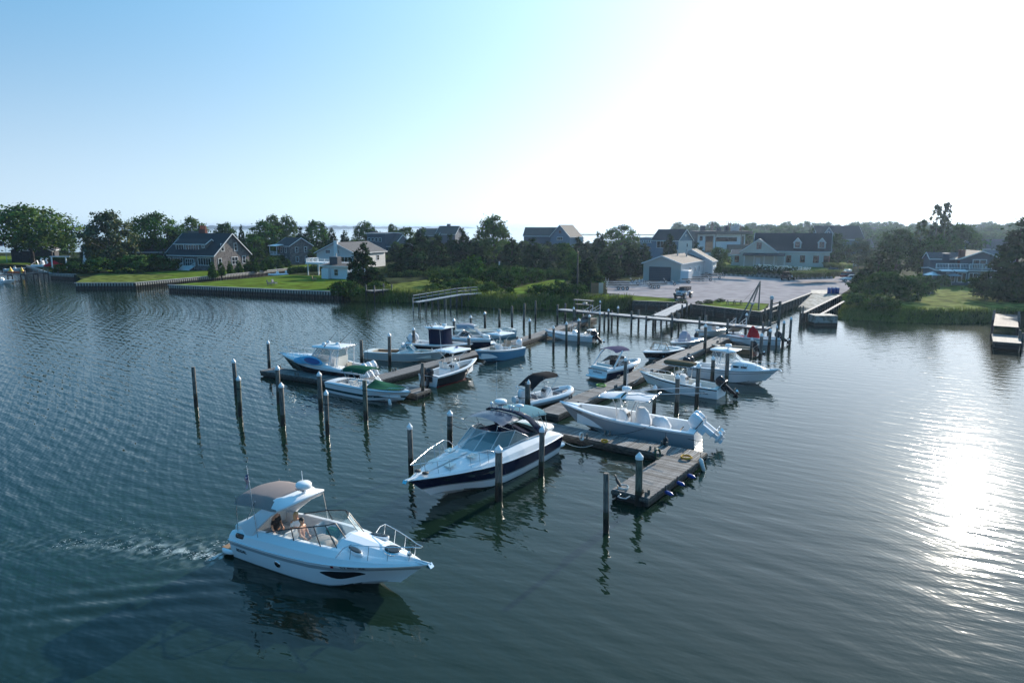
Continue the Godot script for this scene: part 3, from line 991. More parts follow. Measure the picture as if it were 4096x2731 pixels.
func pilings():
	var P := [
		[-23.95, -50.22, 3.1, "bare grey piling standing farthest left in the open water", 0],
		[-22.54, -54.31, 2.97, "grey piling close behind another, second from the left in open water", 1],
		[-19.67, -47.81, 2.99, "white capped piling close in front of another, left of the green bimini boat", 1],
		[-18.12, -51.52, 2.97, "white capped piling against the front of the black cruiser's dock", 1],
		[-15.76, -45.4, 3.04, "white capped piling in open water before the corner of the black cruiser's dock", 1],
		[-23.43, -64.55, 2.77, "white capped piling off the bow of the black-hulled cruiser", 1],
		[-14.14, -48.99, 3.06, "white capped piling at the stern of the green bimini deck boat", 1],
		[-12.12, -43.21, 3.05, "white capped piling in open water nearest the green bimini boat's stern", 1],
		[-10.34, -46.68, 2.87, "flat topped piling in front of the green bimini boat's middle", 0],
		[-7.16, -53.3, 2.81, "flat topped piling at the end of the dock behind the navy console boat", 0],
		[-12.06, -66.02, 3.26, "white capped piling standing in front of the pale blue launch", 1],
		[-10.77, -73.9, 2.66, "white capped piling behind the two white engines", 1],
		[-14.85, -66.24, 2.49, "thin greenish piling behind the black cruiser's cockpit", 0],
		[-4.52, -70.35, 2.36, "white capped piling beside the bows of the black console and light blue boats", 1],
		[-7.34, -85.57, 2.06, "white capped piling behind the grey bimini bowrider", 1],
		[-9.34, -82.17, 2.04, "white capped piling showing over the black enclosure's hardtop", 1],
		[-5.24, -85.57, 2.5, "white capped piling at the bow of the grey work skiff", 1],
		[-3.57, -89.26, 2.49, "white capped piling behind the grey work skiff's cabin box", 1],
		[-1.68, -90.04, 2.68, "bare piling behind the grey work skiff, first of four in a row", 0],
		[0, -90.83, 3, "bare piling behind the grey work skiff's square stern, second of four", 0],
		[1.62, -93.28, 3.08, "bare piling off the marsh, third of four bare ones in a row", 0],
		[3.39, -97.66, 2.96, "bare piling nearest the marsh grass, last of four bare ones in a row", 0],
		[2.09, -79.02, 2.94, "white capped piling at the left walkway beside the light blue boat's stern", 1],
		[4.55, -73.9, 2.85, "white capped piling in front of the open white skiff's bow", 1],
		[6.18, -76.38, 2.94, "white capped piling in front of the open white skiff's console", 1],
		[7.73, -78.12, 3.11, "white capped piling in front of the open white skiff's outboard", 1],
		[9.47, -82.83, 2.96, "white capped piling behind the open white skiff's stern", 1],
		[8.6, -94.12, 2.56, "white capped piling on the left walkway near its gangway", 1],
		[11.3, -87.38, 2.72, "white capped piling beside the foot of the left gangway", 1],
		[13.66, -105.58, 2.24, "white capped piling at the top of the left gangway", 1],
		[13.1, -91.63, 2.61, "white capped piling in open water right of the left gangway", 1],
		[14.72, -94.12, 2.68, "tall white capped piling before the fixed pier, right of the left gangway", 1],
		[9.39, -55.51, 2.88, "white capped piling on the right walkway beside the navy bimini bowrider", 1],
		[12.09, -48.63, 2.94, "white capped piling in front of the brown canvas console boat's console", 1],
		[14.12, -50.73, 3.29, "white capped piling with a pale band before the brown canvas console boat's stern", 1],
		[10.28, -47.93, 2.3, "white capped piling between the white T-top and the brown canvas boat", 1],
		[17.49, -58.24, 2.44, "white capped piling beside the walkaround boat's cockpit", 1],
		[18.4, -57.25, 3.23, "white capped piling in front of the walkaround boat's hardtop", 1],
		[24.89, -69.87, 2.2, "white capped piling behind the walkaround boat's windscreen", 1],
		[25.25, -68.23, 2.91, "white capped piling in front of the red covered boat's cockpit", 1],
		[28.24, -73.9, 2.52, "white capped piling in front of the red covered boat's stern", 1],
		[29.68, -75.53, 2.67, "thin piling beside the red covered boat's outboard", 1, 0.11],
		[30.63, -76.09, 3.13, "white capped piling just beyond the red covered boat's outboard", 1],
		[32.35, -78.41, 3.22, "white capped piling farthest right of the marina slips", 1],
		[20.77, -72.34, 3.27, "white capped piling on the right walkway behind the lilac covered boat", 1],
		[29.88, -86.29, 2.69, "white capped piling at the top of the right gangway", 1],
		[36.42, -97.66, 1.89, "short bare piling against the corner of the timber bulkhead", 0],
		[41.01, -96.3, 2.37, "bare piling at the mouth of the boat ramp, left of a pair", 0, 0.13],
		[40.58, -94.55, 2.63, "bare piling at the mouth of the boat ramp, right of a pair", 0, 0.13],
		[-5.61, -36.22, 2.9, "white capped piling beside the navy cruiser's bow rail", 1, 0.165],
		[-3.9, -41.13, 2.28, "white capped piling beyond the navy cruiser's foredeck", 1, 0.165],
		[-0.67, -32.36, 2.88, "white capped piling nearest the viewer in front of the navy cruiser", 1, 0.165],
		[1.6, -35.81, 2.87, "white capped piling in front of the navy cruiser's stern quarter", 1, 0.165],
		[4.21, -28.72, 2.78, "bare grey piling in open water left of the plank float's end", 0, 0.14],
		[6.22, -31.77, 2.72, "white capped piling held by a hoop at the plank float's end", 1, 0.17],
		[1.06, -48.99, 2.24, "square topped bare post behind the rib's black bimini", 0, 0.12],
		[1.25, -48.87, 2.47, "slim white capped piling beside the rib's engine", 1, 0.12],
	]
	for p in P:
		piling(p[0], p[1], p[2], p[3], p[4], p[5] if p.size() > 5 else 0.15)
	# the hoist frame by the bulkhead corner: two leaning heavy piles with cross beams, a lamp box on top
	var o := thing("pile_gantry", "tall frame of two dark piles with cross beams at the pier's right end", "gantry", Vector3(32.89, 0, -86.29))
	var a := Vector3.ZERO
	var b: Vector3 = Vector3(34.85, 0, -88.5) - o.position
	var hh := 4.36
	for p in [a, b]:
		var st := S()
		rod(st, p + Vector3(0, -1.5, 0), p + Vector3(0.12, hh * (1.0 if p == a else 0.9), -0.1), 0.2, 0.17, 9)
		part("pile", st, "post", o)
	var st := S()
	for y in [0.28, 0.62, 0.86]:
		rod(st, a + Vector3(0.03, hh * y, -0.2), b + Vector3(0.03, hh * y, -0.2), 0.1)
	part("cross_beam", st, "beam", o)
	st = S()
	lathe(st, [Vector2(0.24, hh), Vector2(0.26, hh + 0.35), Vector2(0.12, hh + 0.5)], Vector3(0.12, 0, -0.1), 10)
	part("pile_top", st, "galvanised", o)
	# tripod derrick of three poles
	o = thing("tripod_derrick", "tripod of three long bare poles leaning together over the bulkhead", "derrick", Vector3(37.66, 0, -104))
	var apex := Vector3(0.15, 5.01, 0)
	for q in [Vector3(31.84, 0, -96.3), Vector3(32, 0, -93.28), Vector3(35.48, 0, -97.66)]:
		st = S()
		rod(st, q - o.position + Vector3(0, -0.8, 0), apex + Vector3(0, 0.25, 0), 0.13, 0.1, 7)
		part("pole", st, "post", o)
	st = S()
	rod(st, apex, (Vector3(32.27, 0, -96.3) - o.position) + Vector3(0, 2.5, 0), 0.015)
	rod(st, apex, (Vector3(33.67, 0, -95.86) - o.position) + Vector3(0, 3.0, 0), 0.02)
	part("cable", st, "rope_black", o)
	st = S()
	bx(st, (Vector3(32, 0, -93.28) - o.position).lerp(apex, 0.5), Vector3(0.5, 0.3, 0.3))
	part("winch", st, "galvanised", o)


# ---------------------------------------------------------------- boats: shared building blocks
# local axes of a boat: x ahead, y up from the waterline, z to starboard
func HU(d: Dictionary) -> Dictionary:
	var h := {"L": 7.0, "B": 2.5, "ys": 0.75, "yb": 1.15, "p": 2.4, "sm": 0.42, "ch": 0.82, "tr": 0.92, "dk": 0.4, "rake": 1.0, "rise": 0.24, "sp": 1.7,
		"co": [[0.0, 0.05, 0.02], [1.0, 0.05, 0.02]], "crown": [[0.0, 0.05], [1.0, 0.05]], "g": 0.2, "sole": 0.3}
	h.merge(d, true)
	return h

func look(tab: Array, s: float, k := 1) -> float:
	for i in tab.size() - 1:
		if s <= tab[i + 1][0]:
			var a: Array = tab[i]
			var b: Array = tab[i + 1]
			var t := clampf((s - a[0]) / maxf(b[0] - a[0], 1e-5), 0, 1)
			return lerpf(a[k], b[k], t)
	return tab[tab.size() - 1][k]

func hb(h, s: float) -> float:
	var f := 1.0
	if s < h.sm:
		f = lerpf(h.tr, 1.0, sin(s / h.sm * PI / 2))
	else:
		f = 1.0 - pow((s - h.sm) / (1.0 - h.sm), h.p)
	return maxf(f, 0.0) * h.B * 0.5

func hy(h, s: float) -> float:
	return h.ys + (h.yb - h.ys) * pow(s, h.sp)

func hx(h, s: float, y := 99.0) -> float:
	var yy := minf(y, hy(h, s))
	return -h.L / 2 + h.L * s - h.rake * (1.0 - yy / h.yb) * smoothstep(0.5, 1.0, s)

func side_pt(h, s: float, t: float, z: float, off := 0.0) -> Vector3:
	var b := hb(h, s)
	var sb := smoothstep(0.45, 1.0, s)
	var cb: float = b * h.ch * (1.0 - 0.38 * sb)
	var cy: float = lerpf(-0.04, h.yb * h.rise, pow(sb, 1.6))
	var y := lerpf(cy, hy(h, s), t)
	var w := lerpf(cb, b, pow(t, 0.75 + 0.7 * sb))
	return Vector3(hx(h, s, y), y, z * (w + off))

const STN := [0.0, 0.12, 0.25, 0.38, 0.5, 0.6, 0.68, 0.75, 0.81, 0.86, 0.905, 0.94, 0.97, 0.99, 1.0]

func band(o: Node3D, h, called: String, t0: float, t1: float, m, s0 := 0.0, s1 := 1.0, off := 0.0, rows := 3):
	var st := S()
	for z in [1.0, -1.0]:
		var rings := []
		for s in STN:
			if s < s0 - 0.001 or s > s1 + 0.001:
				continue
			var ring := []
			for k in rows + 1:
				ring.append(side_pt(h, s, lerpf(t0, t1, float(k) / rows), z, off))
			rings.append(ring)
		loft(st, rings, false, true, false, 1 if z > 0 else 2)
	return part(called, st, m, o)

# hull: bands of [name, from, to, material] between chine (0) and sheer (1), the bottom, the transom and the rub rail
func hull(o: Node3D, h: Dictionary, bands: Array, bottom := "antifoul", rub := "steel", transom := ""):
	for b in bands:
		band(o, h, b[0], b[1], b[2], b[3])
	var st := S()
	for z in [1.0, -1.0]:
		var rings := []
		for s in STN:
			var c := side_pt(h, s, 0.0, z)
			var ky: float = lerpf(-h.dk, h.yb * h.rise, pow(smoothstep(0.72, 1.0, s), 2.6))
			rings.append([Vector3(hx(h, s, ky), ky, 0), c])
		loft(st, rings, false, true, false, 1 if z > 0 else 2)
	part("bottom", st, bands[0][3], o)
	band(o, h, "boot_top", 0.0, 0.05, bottom, 0.0, 0.81, 0.004, 1)
	st = S()
	var mid := Vector3(-h.L / 2, 0.2, 0)
	for z in [1.0, -1.0]:
		var r := [Vector3(-h.L / 2, -h.dk, 0)]
		for k in 6:
			r.append(side_pt(h, 0.0, k / 5.0, z))
		r.append(Vector3(-h.L / 2, hy(h, 0), 0))
		for k in r.size() - 1:
			st.add_vertex(mid)
			st.add_vertex(r[k])
			st.add_vertex(r[k + 1])
	part("transom", st, transom if transom else bands[bands.size() - 1][3], o)
	if rub:
		st = S()
		for z in [1.0, -1.0]:
			var pts := []
			for s in STN:
				pts.append(side_pt(h, s, 1.0, z, 0.015))
			tube(st, pts, 0.032, -1, 5)
		part("rub_rail", st, rub, o)

# deck moulding with open wells between pairs of stations
func deck(o: Node3D, h: Dictionary, wells: Array, m := "gel_white", called := "deck"):
	var list := []
	for s in STN:
		list.append(s)
	for w in wells:
		for e in [w[0], w[1]]:
			list.append(e)
	list.sort()
	var prof := func(s: float, open: float) -> Array:
		var b := hb(h, s)
		var y := hy(h, s)
		var ch := look(h.co, s, 1)
		var inn := minf(look(h.co, s, 2), b * 0.5)
		var g := minf(h.g, maxf(b - inn, 0.0) * 0.6)
		var x := hx(h, s)
		var top := y + ch
		var w := b - inn - g
		var yc: float = open if open > -9.0 else top + look(h.crown, s, 1)
		var ym: float = open if open > -9.0 else lerpf(top, yc, 0.8)
		var wm := w if open > -9.0 else w * 0.55
		return [Vector3(x, y, b), Vector3(x, y + ch * 0.55, b - inn * 0.3), Vector3(x, top - 0.02, b - inn * 0.92), Vector3(x, top, b - inn - 0.03), Vector3(x, top, b - inn - g), Vector3(x, ym, wm), Vector3(x, yc, 0),
			Vector3(x, ym, -wm), Vector3(x, top, -(b - inn - g)), Vector3(x, top, -(b - inn - 0.03)), Vector3(x, top - 0.02, -(b - inn * 0.92)), Vector3(x, y + ch * 0.55, -(b - inn * 0.3)), Vector3(x, y, -b)]
	var rings := []
	for s in list:
		var inside := -10.0
		var edge := 0
		for w in wells:
			if s > w[0] + 1e-4 and s < w[1] - 1e-4:
				inside = w[2]
			elif absf(s - w[0]) < 1e-4:
				edge = 1
				inside = w[2]
			elif absf(s - w[1]) < 1e-4:
				edge = 2
				inside = w[2]
		if edge == 1:
			rings.append(prof.call(s, -10.0))
		rings.append(prof.call(s, inside))
		if edge == 2:
			rings.append(prof.call(s, -10.0))
	var st := S()
	loft(st, rings, false, false)
	return part(called, st, m, o)

func sole(o: Node3D, h: Dictionary, s0: float, s1: float, y: float, m: String, inset := 0.3, called := "cockpit_sole"):
	var st := S()
	var rings := []
	for i in 7:
		var s := lerpf(s0, s1, i / 6.0)
		var w := maxf(hb(h, s) - look(h.co, s, 2) - h.g - inset, 0.02)
		rings.append([Vector3(hx(h, s), y, w), Vector3(hx(h, s), y, -w)])
	loft(st, rings, false, false)
	part(called, st, m, o)

# cushions that follow the inside of a well on both sides and across its front
func coaming_pad(o: Node3D, h: Dictionary, s0: float, s1: float, y: float, wide: float, m: String, called := "bow_cushion", high := 0.12):
	var st := S()
	for z in [1.0, -1.0]:
		var rings := []
		for i in 8:
			var s := lerpf(s0, s1, i / 7.0)
			var w := maxf(hb(h, s) - look(h.co, s, 2) - h.g - 0.02, 0.05)
			var w2 := maxf(w - wide, 0.02)
			var x := hx(h, s)
			rings.append([Vector3(x, y - 0.25, w * z), Vector3(x, y, w * z), Vector3(x, y + high * 0.3, w2 * z + 0.04 * z), Vector3(x, y - 0.25, w2 * z)])
		loft(st, rings, false, false)
	part(called, st, m, o)

func bow_rail(o: Node3D, h: Dictionary, s0: float, s1: float, high: float, posts: int, join := true, inset := 0.12):
	var st := S()
	var line := []
	for z in [1.0, -1.0]:
		var pts := []
		for i in 10:
			var s := lerpf(s0, s1, i / 9.0)
			var b := maxf(hb(h, s) - minf(inset, hb(h, s) * 0.5), 0.0)
			var up := high * smoothstep(0.0, 0.18, float(i) / 9.0)
			pts.append(Vector3(hx(h, s), hy(h, s) + look(h.co, s, 1) * 0.6 + up, b * z))
		line.append(pts)
		for i in posts:
			var k := 1 + int(round(7.5 * (i + 0.6) / posts))
			var p: Vector3 = pts[mini(k, 9)]
			rod(st, p, Vector3(p.x - 0.12, hy(h, (p.x + h.L / 2) / h.L) + 0.02, p.z), 0.014, -1, 5)
	var all: Array = line[0].duplicate()
	if join:
		var r: Array = line[1].duplicate()
		r.reverse()
		all.append_array(r)
		tube(st, all, 0.018, -1, 5)
	else:
		tube(st, line[0], 0.018, -1, 5)
		tube(st, line[1], 0.018, -1, 5)
	part("bow_rail", st, "steel", o)

func outboard(o: Node3D, at: Vector3, k: float, m: String, tilt: float):
	var st := S()
	bx(st, Vector3(-0.16, -0.32, 0) * k, Vector3(0.26, 0.75, 0.16) * k, Basis(), 0.03 * k)
	bx(st, Vector3(-0.24, -0.66, 0) * k, Vector3(0.55, 0.03, 0.3) * k)
	bx(st, Vector3(-0.19, -0.85, 0) * k, Vector3(0.2, 0.42, 0.07) * k)
	lathe(st, [Vector2(0.01, 0.3), Vector2(0.08, 0.2), Vector2(0.1, 0.0), Vector2(0.085, -0.25), Vector2(0.06, -0.3)], Vector3(-0.2, -0.98, 0) * k, 8, true, Basis(Vector3(0, 0, 1), Vector3(k, 0, 0), Vector3(0, k, 0)))
	bx(st, Vector3(-0.15, -1.12, 0) * k, Vector3(0.22, 0.2, 0.03) * k)
	bx(st, Vector3(0.06, -0.12, 0) * k, Vector3(0.22, 0.4, 0.3) * k)
	var leg := part("outboard_motor", st, "engine_white" if m == "engine_white" else "engine_black", o)
	leg.position = at
	leg.rotation.z = -tilt
	st = S()
	var rings := []
	for lv in [[-0.02, 0.17, 0.11, -0.1], [0.05, 0.27, 0.17, -0.12], [0.22, 0.34, 0.205, -0.13], [0.42, 0.36, 0.21, -0.13], [0.58, 0.33, 0.195, -0.15], [0.69, 0.25, 0.15, -0.19], [0.73, 0.13, 0.08, -0.22]]:
		var ring := []
		for i in 14:
			var a := TAU * i / 14
			var c := cos(a)
			var s := sin(a)
			ring.append(Vector3(lv[3] + signf(c) * pow(absf(c), 0.7) * lv[1], lv[0], signf(s) * pow(absf(s), 0.7) * lv[2]) * k)
		rings.append(ring)
	loft(st, rings, true, true, true)
	part("cowl", st, m, leg)
	st = S()
	bx(st, Vector3(-0.14, 0.13, 0) * k, Vector3(0.69, 0.03, 0.41) * k)
	part("cowl_seam", st, "engine_black" if m == "engine_white" else "alloy", leg)
	st = S()
	for i in 3:
		var a := TAU * i / 3
		var b := Basis(Vector3.RIGHT, a)
		quad(st, Vector3(-0.5, -0.98, 0) * k + b * Vector3(0.03, 0.04, -0.05) * k, Vector3(-0.5, -0.98, 0) * k + b * Vector3(0.05, 0.2, -0.08) * k, Vector3(-0.5, -0.98, 0) * k + b * Vector3(-0.04, 0.2, 0.08) * k, Vector3(-0.5, -0.98, 0) * k + b * Vector3(-0.03, 0.04, 0.05) * k)
	part("propeller", st, "steel", leg)
	return leg

# windscreen: frame bars along base and top points and between them, one pane between each pair
func windscreen(o: Node3D, base: Array, top: Array, pane := "pane_tint", frame := "black_plastic", r := 0.022, closed_ends := true, called := "windscreen"):
	var st := S()
	tube(st, base, r, -1, 5)
	tube(st, top, r, -1, 5)
	for i in base.size():
		if closed_ends or (i > 0 and i < base.size() - 1):
			rod(st, base[i], top[i], r * 0.9, -1, 5)
	var f := part(called, st, frame, o)
	for i in base.size() - 1:
		st = S()
		quad(st, base[i], top[i], top[i + 1], base[i + 1])
		part("pane", st, pane, f)
	return f

func seat(o: Node3D, at: Vector3, w: float, m := "vinyl_white", turn := 0.0, back := 0.5, called := "seat", deep := 0.48):
	var st := S()
	var b := Basis(Vector3.UP, turn)
	bx(st, at + b * Vector3(0, 0.06, 0), Vector3(deep, 0.16, w), b, 0.04)
	if back > 0.0:
		var bb := b * Basis(Vector3(0, 0, 1), 0.14)
		bx(st, at + b * Vector3(-deep / 2 - 0.03, back / 2 + 0.06, 0), Vector3(0.13, back, w * 0.97), bb, 0.045)
	return part(called, st, m, o)

func box_part(o: Node3D, called: String, at: Vector3, size: Vector3, m, bev := 0.03, b := Basis()):
	var st := S()
	bx(st, at, size, b, bev)
	return part(called, st, m, o)

func console(o: Node3D, x: float, y: float, w := 0.85, high := 1.15, m := "gel_white", long := 0.8, screen := true):
	# a raked pod: narrower and shorter at the top, the dash facing aft
	var st := S()
	var rings := []
	for lv in [[0.0, -0.5, 0.52, 0.5], [0.06, -0.52, 0.55, 0.5], [0.6, -0.5, 0.4, 0.48], [0.85, -0.36, 0.3, 0.45], [1.0, -0.12, 0.22, 0.4]]:
		var ring := []
		for p in rrect(lv[1] * long, lv[2] * long, lv[3] * w, 0.1, 2):
			ring.append(Vector3(x + p.x, y + lv[0] * high, p.y))
		rings.append(ring)
	loft(st, rings, true, true, true)
	var c := part("console", st, m, o)
	st = S()
	bx(st, Vector3(x - 0.47 * long, y + high * 0.72, 0), Vector3(0.03, high * 0.22, w * 0.7), Basis(Vector3(0, 0, 1), -0.45), 0.01)
	part("dash", st, "black_plastic", c)
	st = S()
	var wh := []
	for i in 13:
		var a := TAU * i / 12
		wh.append(Vector3(x - 0.58 * long + sin(a) * 0.06, y + high * 0.72 + sin(a) * 0.17, w * 0.12 + cos(a) * 0.18))
	tube(st, wh, 0.014, -1, 4)
	part("steering_wheel", st, "black_plastic", c)
	if screen:
		var yt := y + high
		windscreen(o, [Vector3(x - 0.15 * long, yt, -w * 0.42), Vector3(x + 0.2 * long, yt, -w * 0.34), Vector3(x + 0.2 * long, yt, w * 0.34), Vector3(x - 0.15 * long, yt, w * 0.42)],
			[Vector3(x - 0.3 * long, yt + 0.42, -w * 0.4), Vector3(x + 0.0 * long, yt + 0.42, -w * 0.32), Vector3(x + 0.0 * long, yt + 0.42, w * 0.32), Vector3(x - 0.3 * long, yt + 0.42, w * 0.4)], "pane_clear", "steel", 0.014)
	return c

# hard or canvas top on a pipe frame
func t_top(o: Node3D, x: float, y0: float, y: float, long: float, hw: float, m := "gel_white", frame := "steel", foot := 0.42, holders := true, thick := 0.09, rr := 0.25):
	var st := S()
	slab(st, rrect(-long / 2, long / 2, hw, rr), y - thick, y, 0.03, 0.07, Vector3(x, 0, 0))
	var top := part("hardtop", st, m, o)
	st = S()
	for z in [1.0, -1.0]:
		for q in [[-0.3, -0.28], [0.32, 0.3]]:
			tube(st, [Vector3(x + q[1] * 1.35, y0, z * foot), Vector3(x + q[0] * long * 0.62, lerpf(y0, y, 0.7), z * foot * 0.97), Vector3(x + q[0] * long, y - thick + 0.01, z * (hw - 0.2))], 0.026, -1, 5)
		rod(st, Vector3(x - 0.36 * long, y - thick - 0.03, z * (hw - 0.18)), Vector3(x + 0.36 * long, y - thick - 0.03, z * (hw - 0.18)), 0.02, -1, 5)
		rod(st, Vector3(x - 0.3, lerpf(y0, y, 0.5), z * foot), Vector3(x + 0.32, lerpf(y0, y, 0.5), z * foot), 0.018, -1, 5)
	for q in [-0.34, 0.34]:
		rod(st, Vector3(x + q * long, y - thick - 0.03, hw - 0.18), Vector3(x + q * long, y - thick - 0.03, -hw + 0.18), 0.02, -1, 5)
	part("top_frame", st, frame, o)
	if holders:
		for i in 5:
			st = S()
			rod(st, Vector3(x - long / 2 - 0.04, y - thick - 0.05, hw * (i - 2) * 0.42), Vector3(x - long / 2 - 0.16, y + 0.2, hw * (i - 2) * 0.42), 0.026, 0.03, 6)
			part("rod_holder", st, frame, o)
	return top

func radar(o: Node3D, at: Vector3, r := 0.3):
	var st := S()
	lathe(st, [Vector2(r * 0.35, -0.18), Vector2(r * 0.3, -0.06), Vector2(r * 0.92, -0.03), Vector2(r, 0.05), Vector2(r * 0.97, 0.14), Vector2(r * 0.75, 0.2), Vector2(0.02, 0.22)], at, 16)
	return part("radar_dome", st, "gel_white", o)

func antenna(o: Node3D, at: Vector3, high: float, lean := Vector3.ZERO, m := "gel_white", r := 0.016):
	var st := S()
	rod(st, at, at + Vector3.UP * high + lean, r, r * 0.4, 5)
	rod(st, at, at + (Vector3.UP * high + lean) * 0.12, r * 1.7, -1, 6)
	return part("antenna", st, m, o)

# cloth over bows: an arched sheet from x0 to x1
func bimini(o: Node3D, x0: float, x1: float, hw: float, y: float, m: String, feet: Array, drop := 0.22, called := "bimini", tip := 0.0, arch := 0.18):
	var st := S()
	var rings := []
	for i in 9:
		var t := i / 8.0
		var ring := []
		for k in 11:
			var u := k / 5.0 - 1.0
			var e := absf(u)
			var edge := drop * maxf(e - 0.85, 0.0) / 0.15
			var lift := arch * (1.0 - e * e) + 0.05 * sin(PI * t) - tip * (1.0 - t) - 0.035 * absf(sin(t * PI * 3.0))
			ring.append(Vector3(lerpf(x0, x1, t), y + lift - edge - (drop * 0.8 if (i == 0 or i == 8) and e < 0.86 else 0.0) * 0.45, u * hw))
		rings.append(ring)
	loft(st, rings, false, true)
	var c := part(called, st, m, o)
	st = S()
	for z in [1.0, -1.0]:
		for f in feet:
			rod(st, Vector3(f[0], f[1], z * (f[2] if f.size() > 2 else hw)), Vector3(f[3] if f.size() > 3 else x0, y - 0.05, z * hw * 0.97), 0.016, -1, 5)
	part("frame", st, "steel", o)
	return c

func cleat_and_anchor(o: Node3D, h: Dictionary, anchor := true):
	var st := S()
	var y := hy(h, 0.97) + 0.08
	bx(st, Vector3(hx(h, 1.0) - 0.25, y, 0), Vector3(0.75, 0.05, 0.22), Basis(), 0.015)
	part("bow_pulpit", st, "gel_white", o)
	if anchor:
		st = S()
		var x := hx(h, 1.0)
		rod(st, Vector3(x - 0.5, y + 0.07, 0), Vector3(x + 0.25, y + 0.03, 0), 0.025)
		bx(st, Vector3(x + 0.24, y - 0.04, 0), Vector3(0.2, 0.05, 0.24), Basis(Vector3(0, 0, 1), -0.9), 0.01)
		bx(st, Vector3(x + 0.12, y - 0.1, 0), Vector3(0.12, 0.1, 0.05))
		part("anchor", st, "steel", o)


func boat(called: String, label: String, at: Vector3, turn: float, heel := 0.0) -> Node3D:
	var o := thing(called, label, "motorboat", at, turn)
	o.rotation.x = heel
	return o

# a dark pointed window or panel lying on the hull side, from s0 to s1; z picks the side
func hull_patch(o: Node3D, h, called: String, s0: float, s1: float, ta: float, tb: float, m, z := 1.0, droop := 0.0):
	var st := S()
	var rings := []
	for i in 9:
		var u := i / 8.0
		var s := lerpf(s0, s1, u)
		var w := sin(PI * clampf(u * 0.94 + 0.03, 0, 1))
		var mid := lerpf(ta, tb, 0.75) - droop * u
		rings.append([side_pt(h, s, lerpf(mid, ta, w), z, 0.012), side_pt(h, s, lerpf(mid, tb, minf(w * 1.6, 1.0)), z, 0.012)])
	loft(st, rings, false, true)
	return part(called, st, m, o)

func on_side(h, s: float, t: float, z: float, off := 0.02) -> Transform3D:
	var p := side_pt(h, s, t, z, off)
	var fwd := (side_pt(h, s + 0.03, t, z, off) - side_pt(h, s - 0.03, t, z, off)).normalized()
	if z < 0:
		fwd = -fwd
	var up := (side_pt(h, s, minf(t + 0.1, 1.0), z, off) - side_pt(h, s, t - 0.1, z, off)).normalized()
	var out := fwd.cross(up).normalized()
	return Transform3D(Basis(fwd, out.cross(fwd), out), p)

func oval(o: Node3D, called: String, at: Vector3, rx: float, rz: float, m, rim := "steel", turn := 0.0, tilt := 0.0):
	var b := Basis(Vector3.UP, turn) * Basis(Vector3(0, 0, 1), tilt)
	var st := S()
	lathe(st, [Vector2(1.1, -0.1), Vector2(1.1, 0.0), Vector2(1.0, 0.012)], at, 18, true, b * Basis.from_scale(Vector3(rx, 1, rz)))
	var r := part(called, st, rim, o)
	st = S()
	lathe(st, [Vector2(0.97, -0.02), Vector2(0.97, 0.018), Vector2(0.6, 0.028)], at, 18, true, b * Basis.from_scale(Vector3(rx, 1, rz)))
	part("pane", st, m, r)

# radar arch: a swept band of given width over a path
func arch(o: Node3D, path: Array, wide: Array, thick: float, m, called := "radar_arch"):
	var rings := []
	for i in path.size():
		var t: Vector3 = (path[mini(i + 1, path.size() - 1)] - path[maxi(i - 1, 0)]).normalized()
		var ax := Vector3.RIGHT
		ax = (ax - t * ax.dot(t)).normalized()
		var n := t.cross(ax)
		var w: float = wide[i] * 0.5
		var p: Vector3 = path[i]
		rings.append([p + ax * w + n * thick * 0.4, p + ax * w * 0.8 + n * thick * 0.5, p - ax * w * 0.8 + n * thick * 0.5, p - ax * w + n * thick * 0.4, p - ax * w - n * thick * 0.4, p - ax * w * 0.8 - n * thick * 0.5, p + ax * w * 0.8 - n * thick * 0.5, p + ax * w - n * thick * 0.4])
	var st := S()
	loft(st, rings, true, true, true)
	return part(called, st, m, o)

func mirror(pts: Array) -> Array:
	var o := pts.duplicate()
	for i in pts.size():
		var p: Vector3 = pts[pts.size() - 1 - i]
		if absf(p.z) > 0.01:
			o.append(Vector3(p.x, p.y, -p.z))
	return o

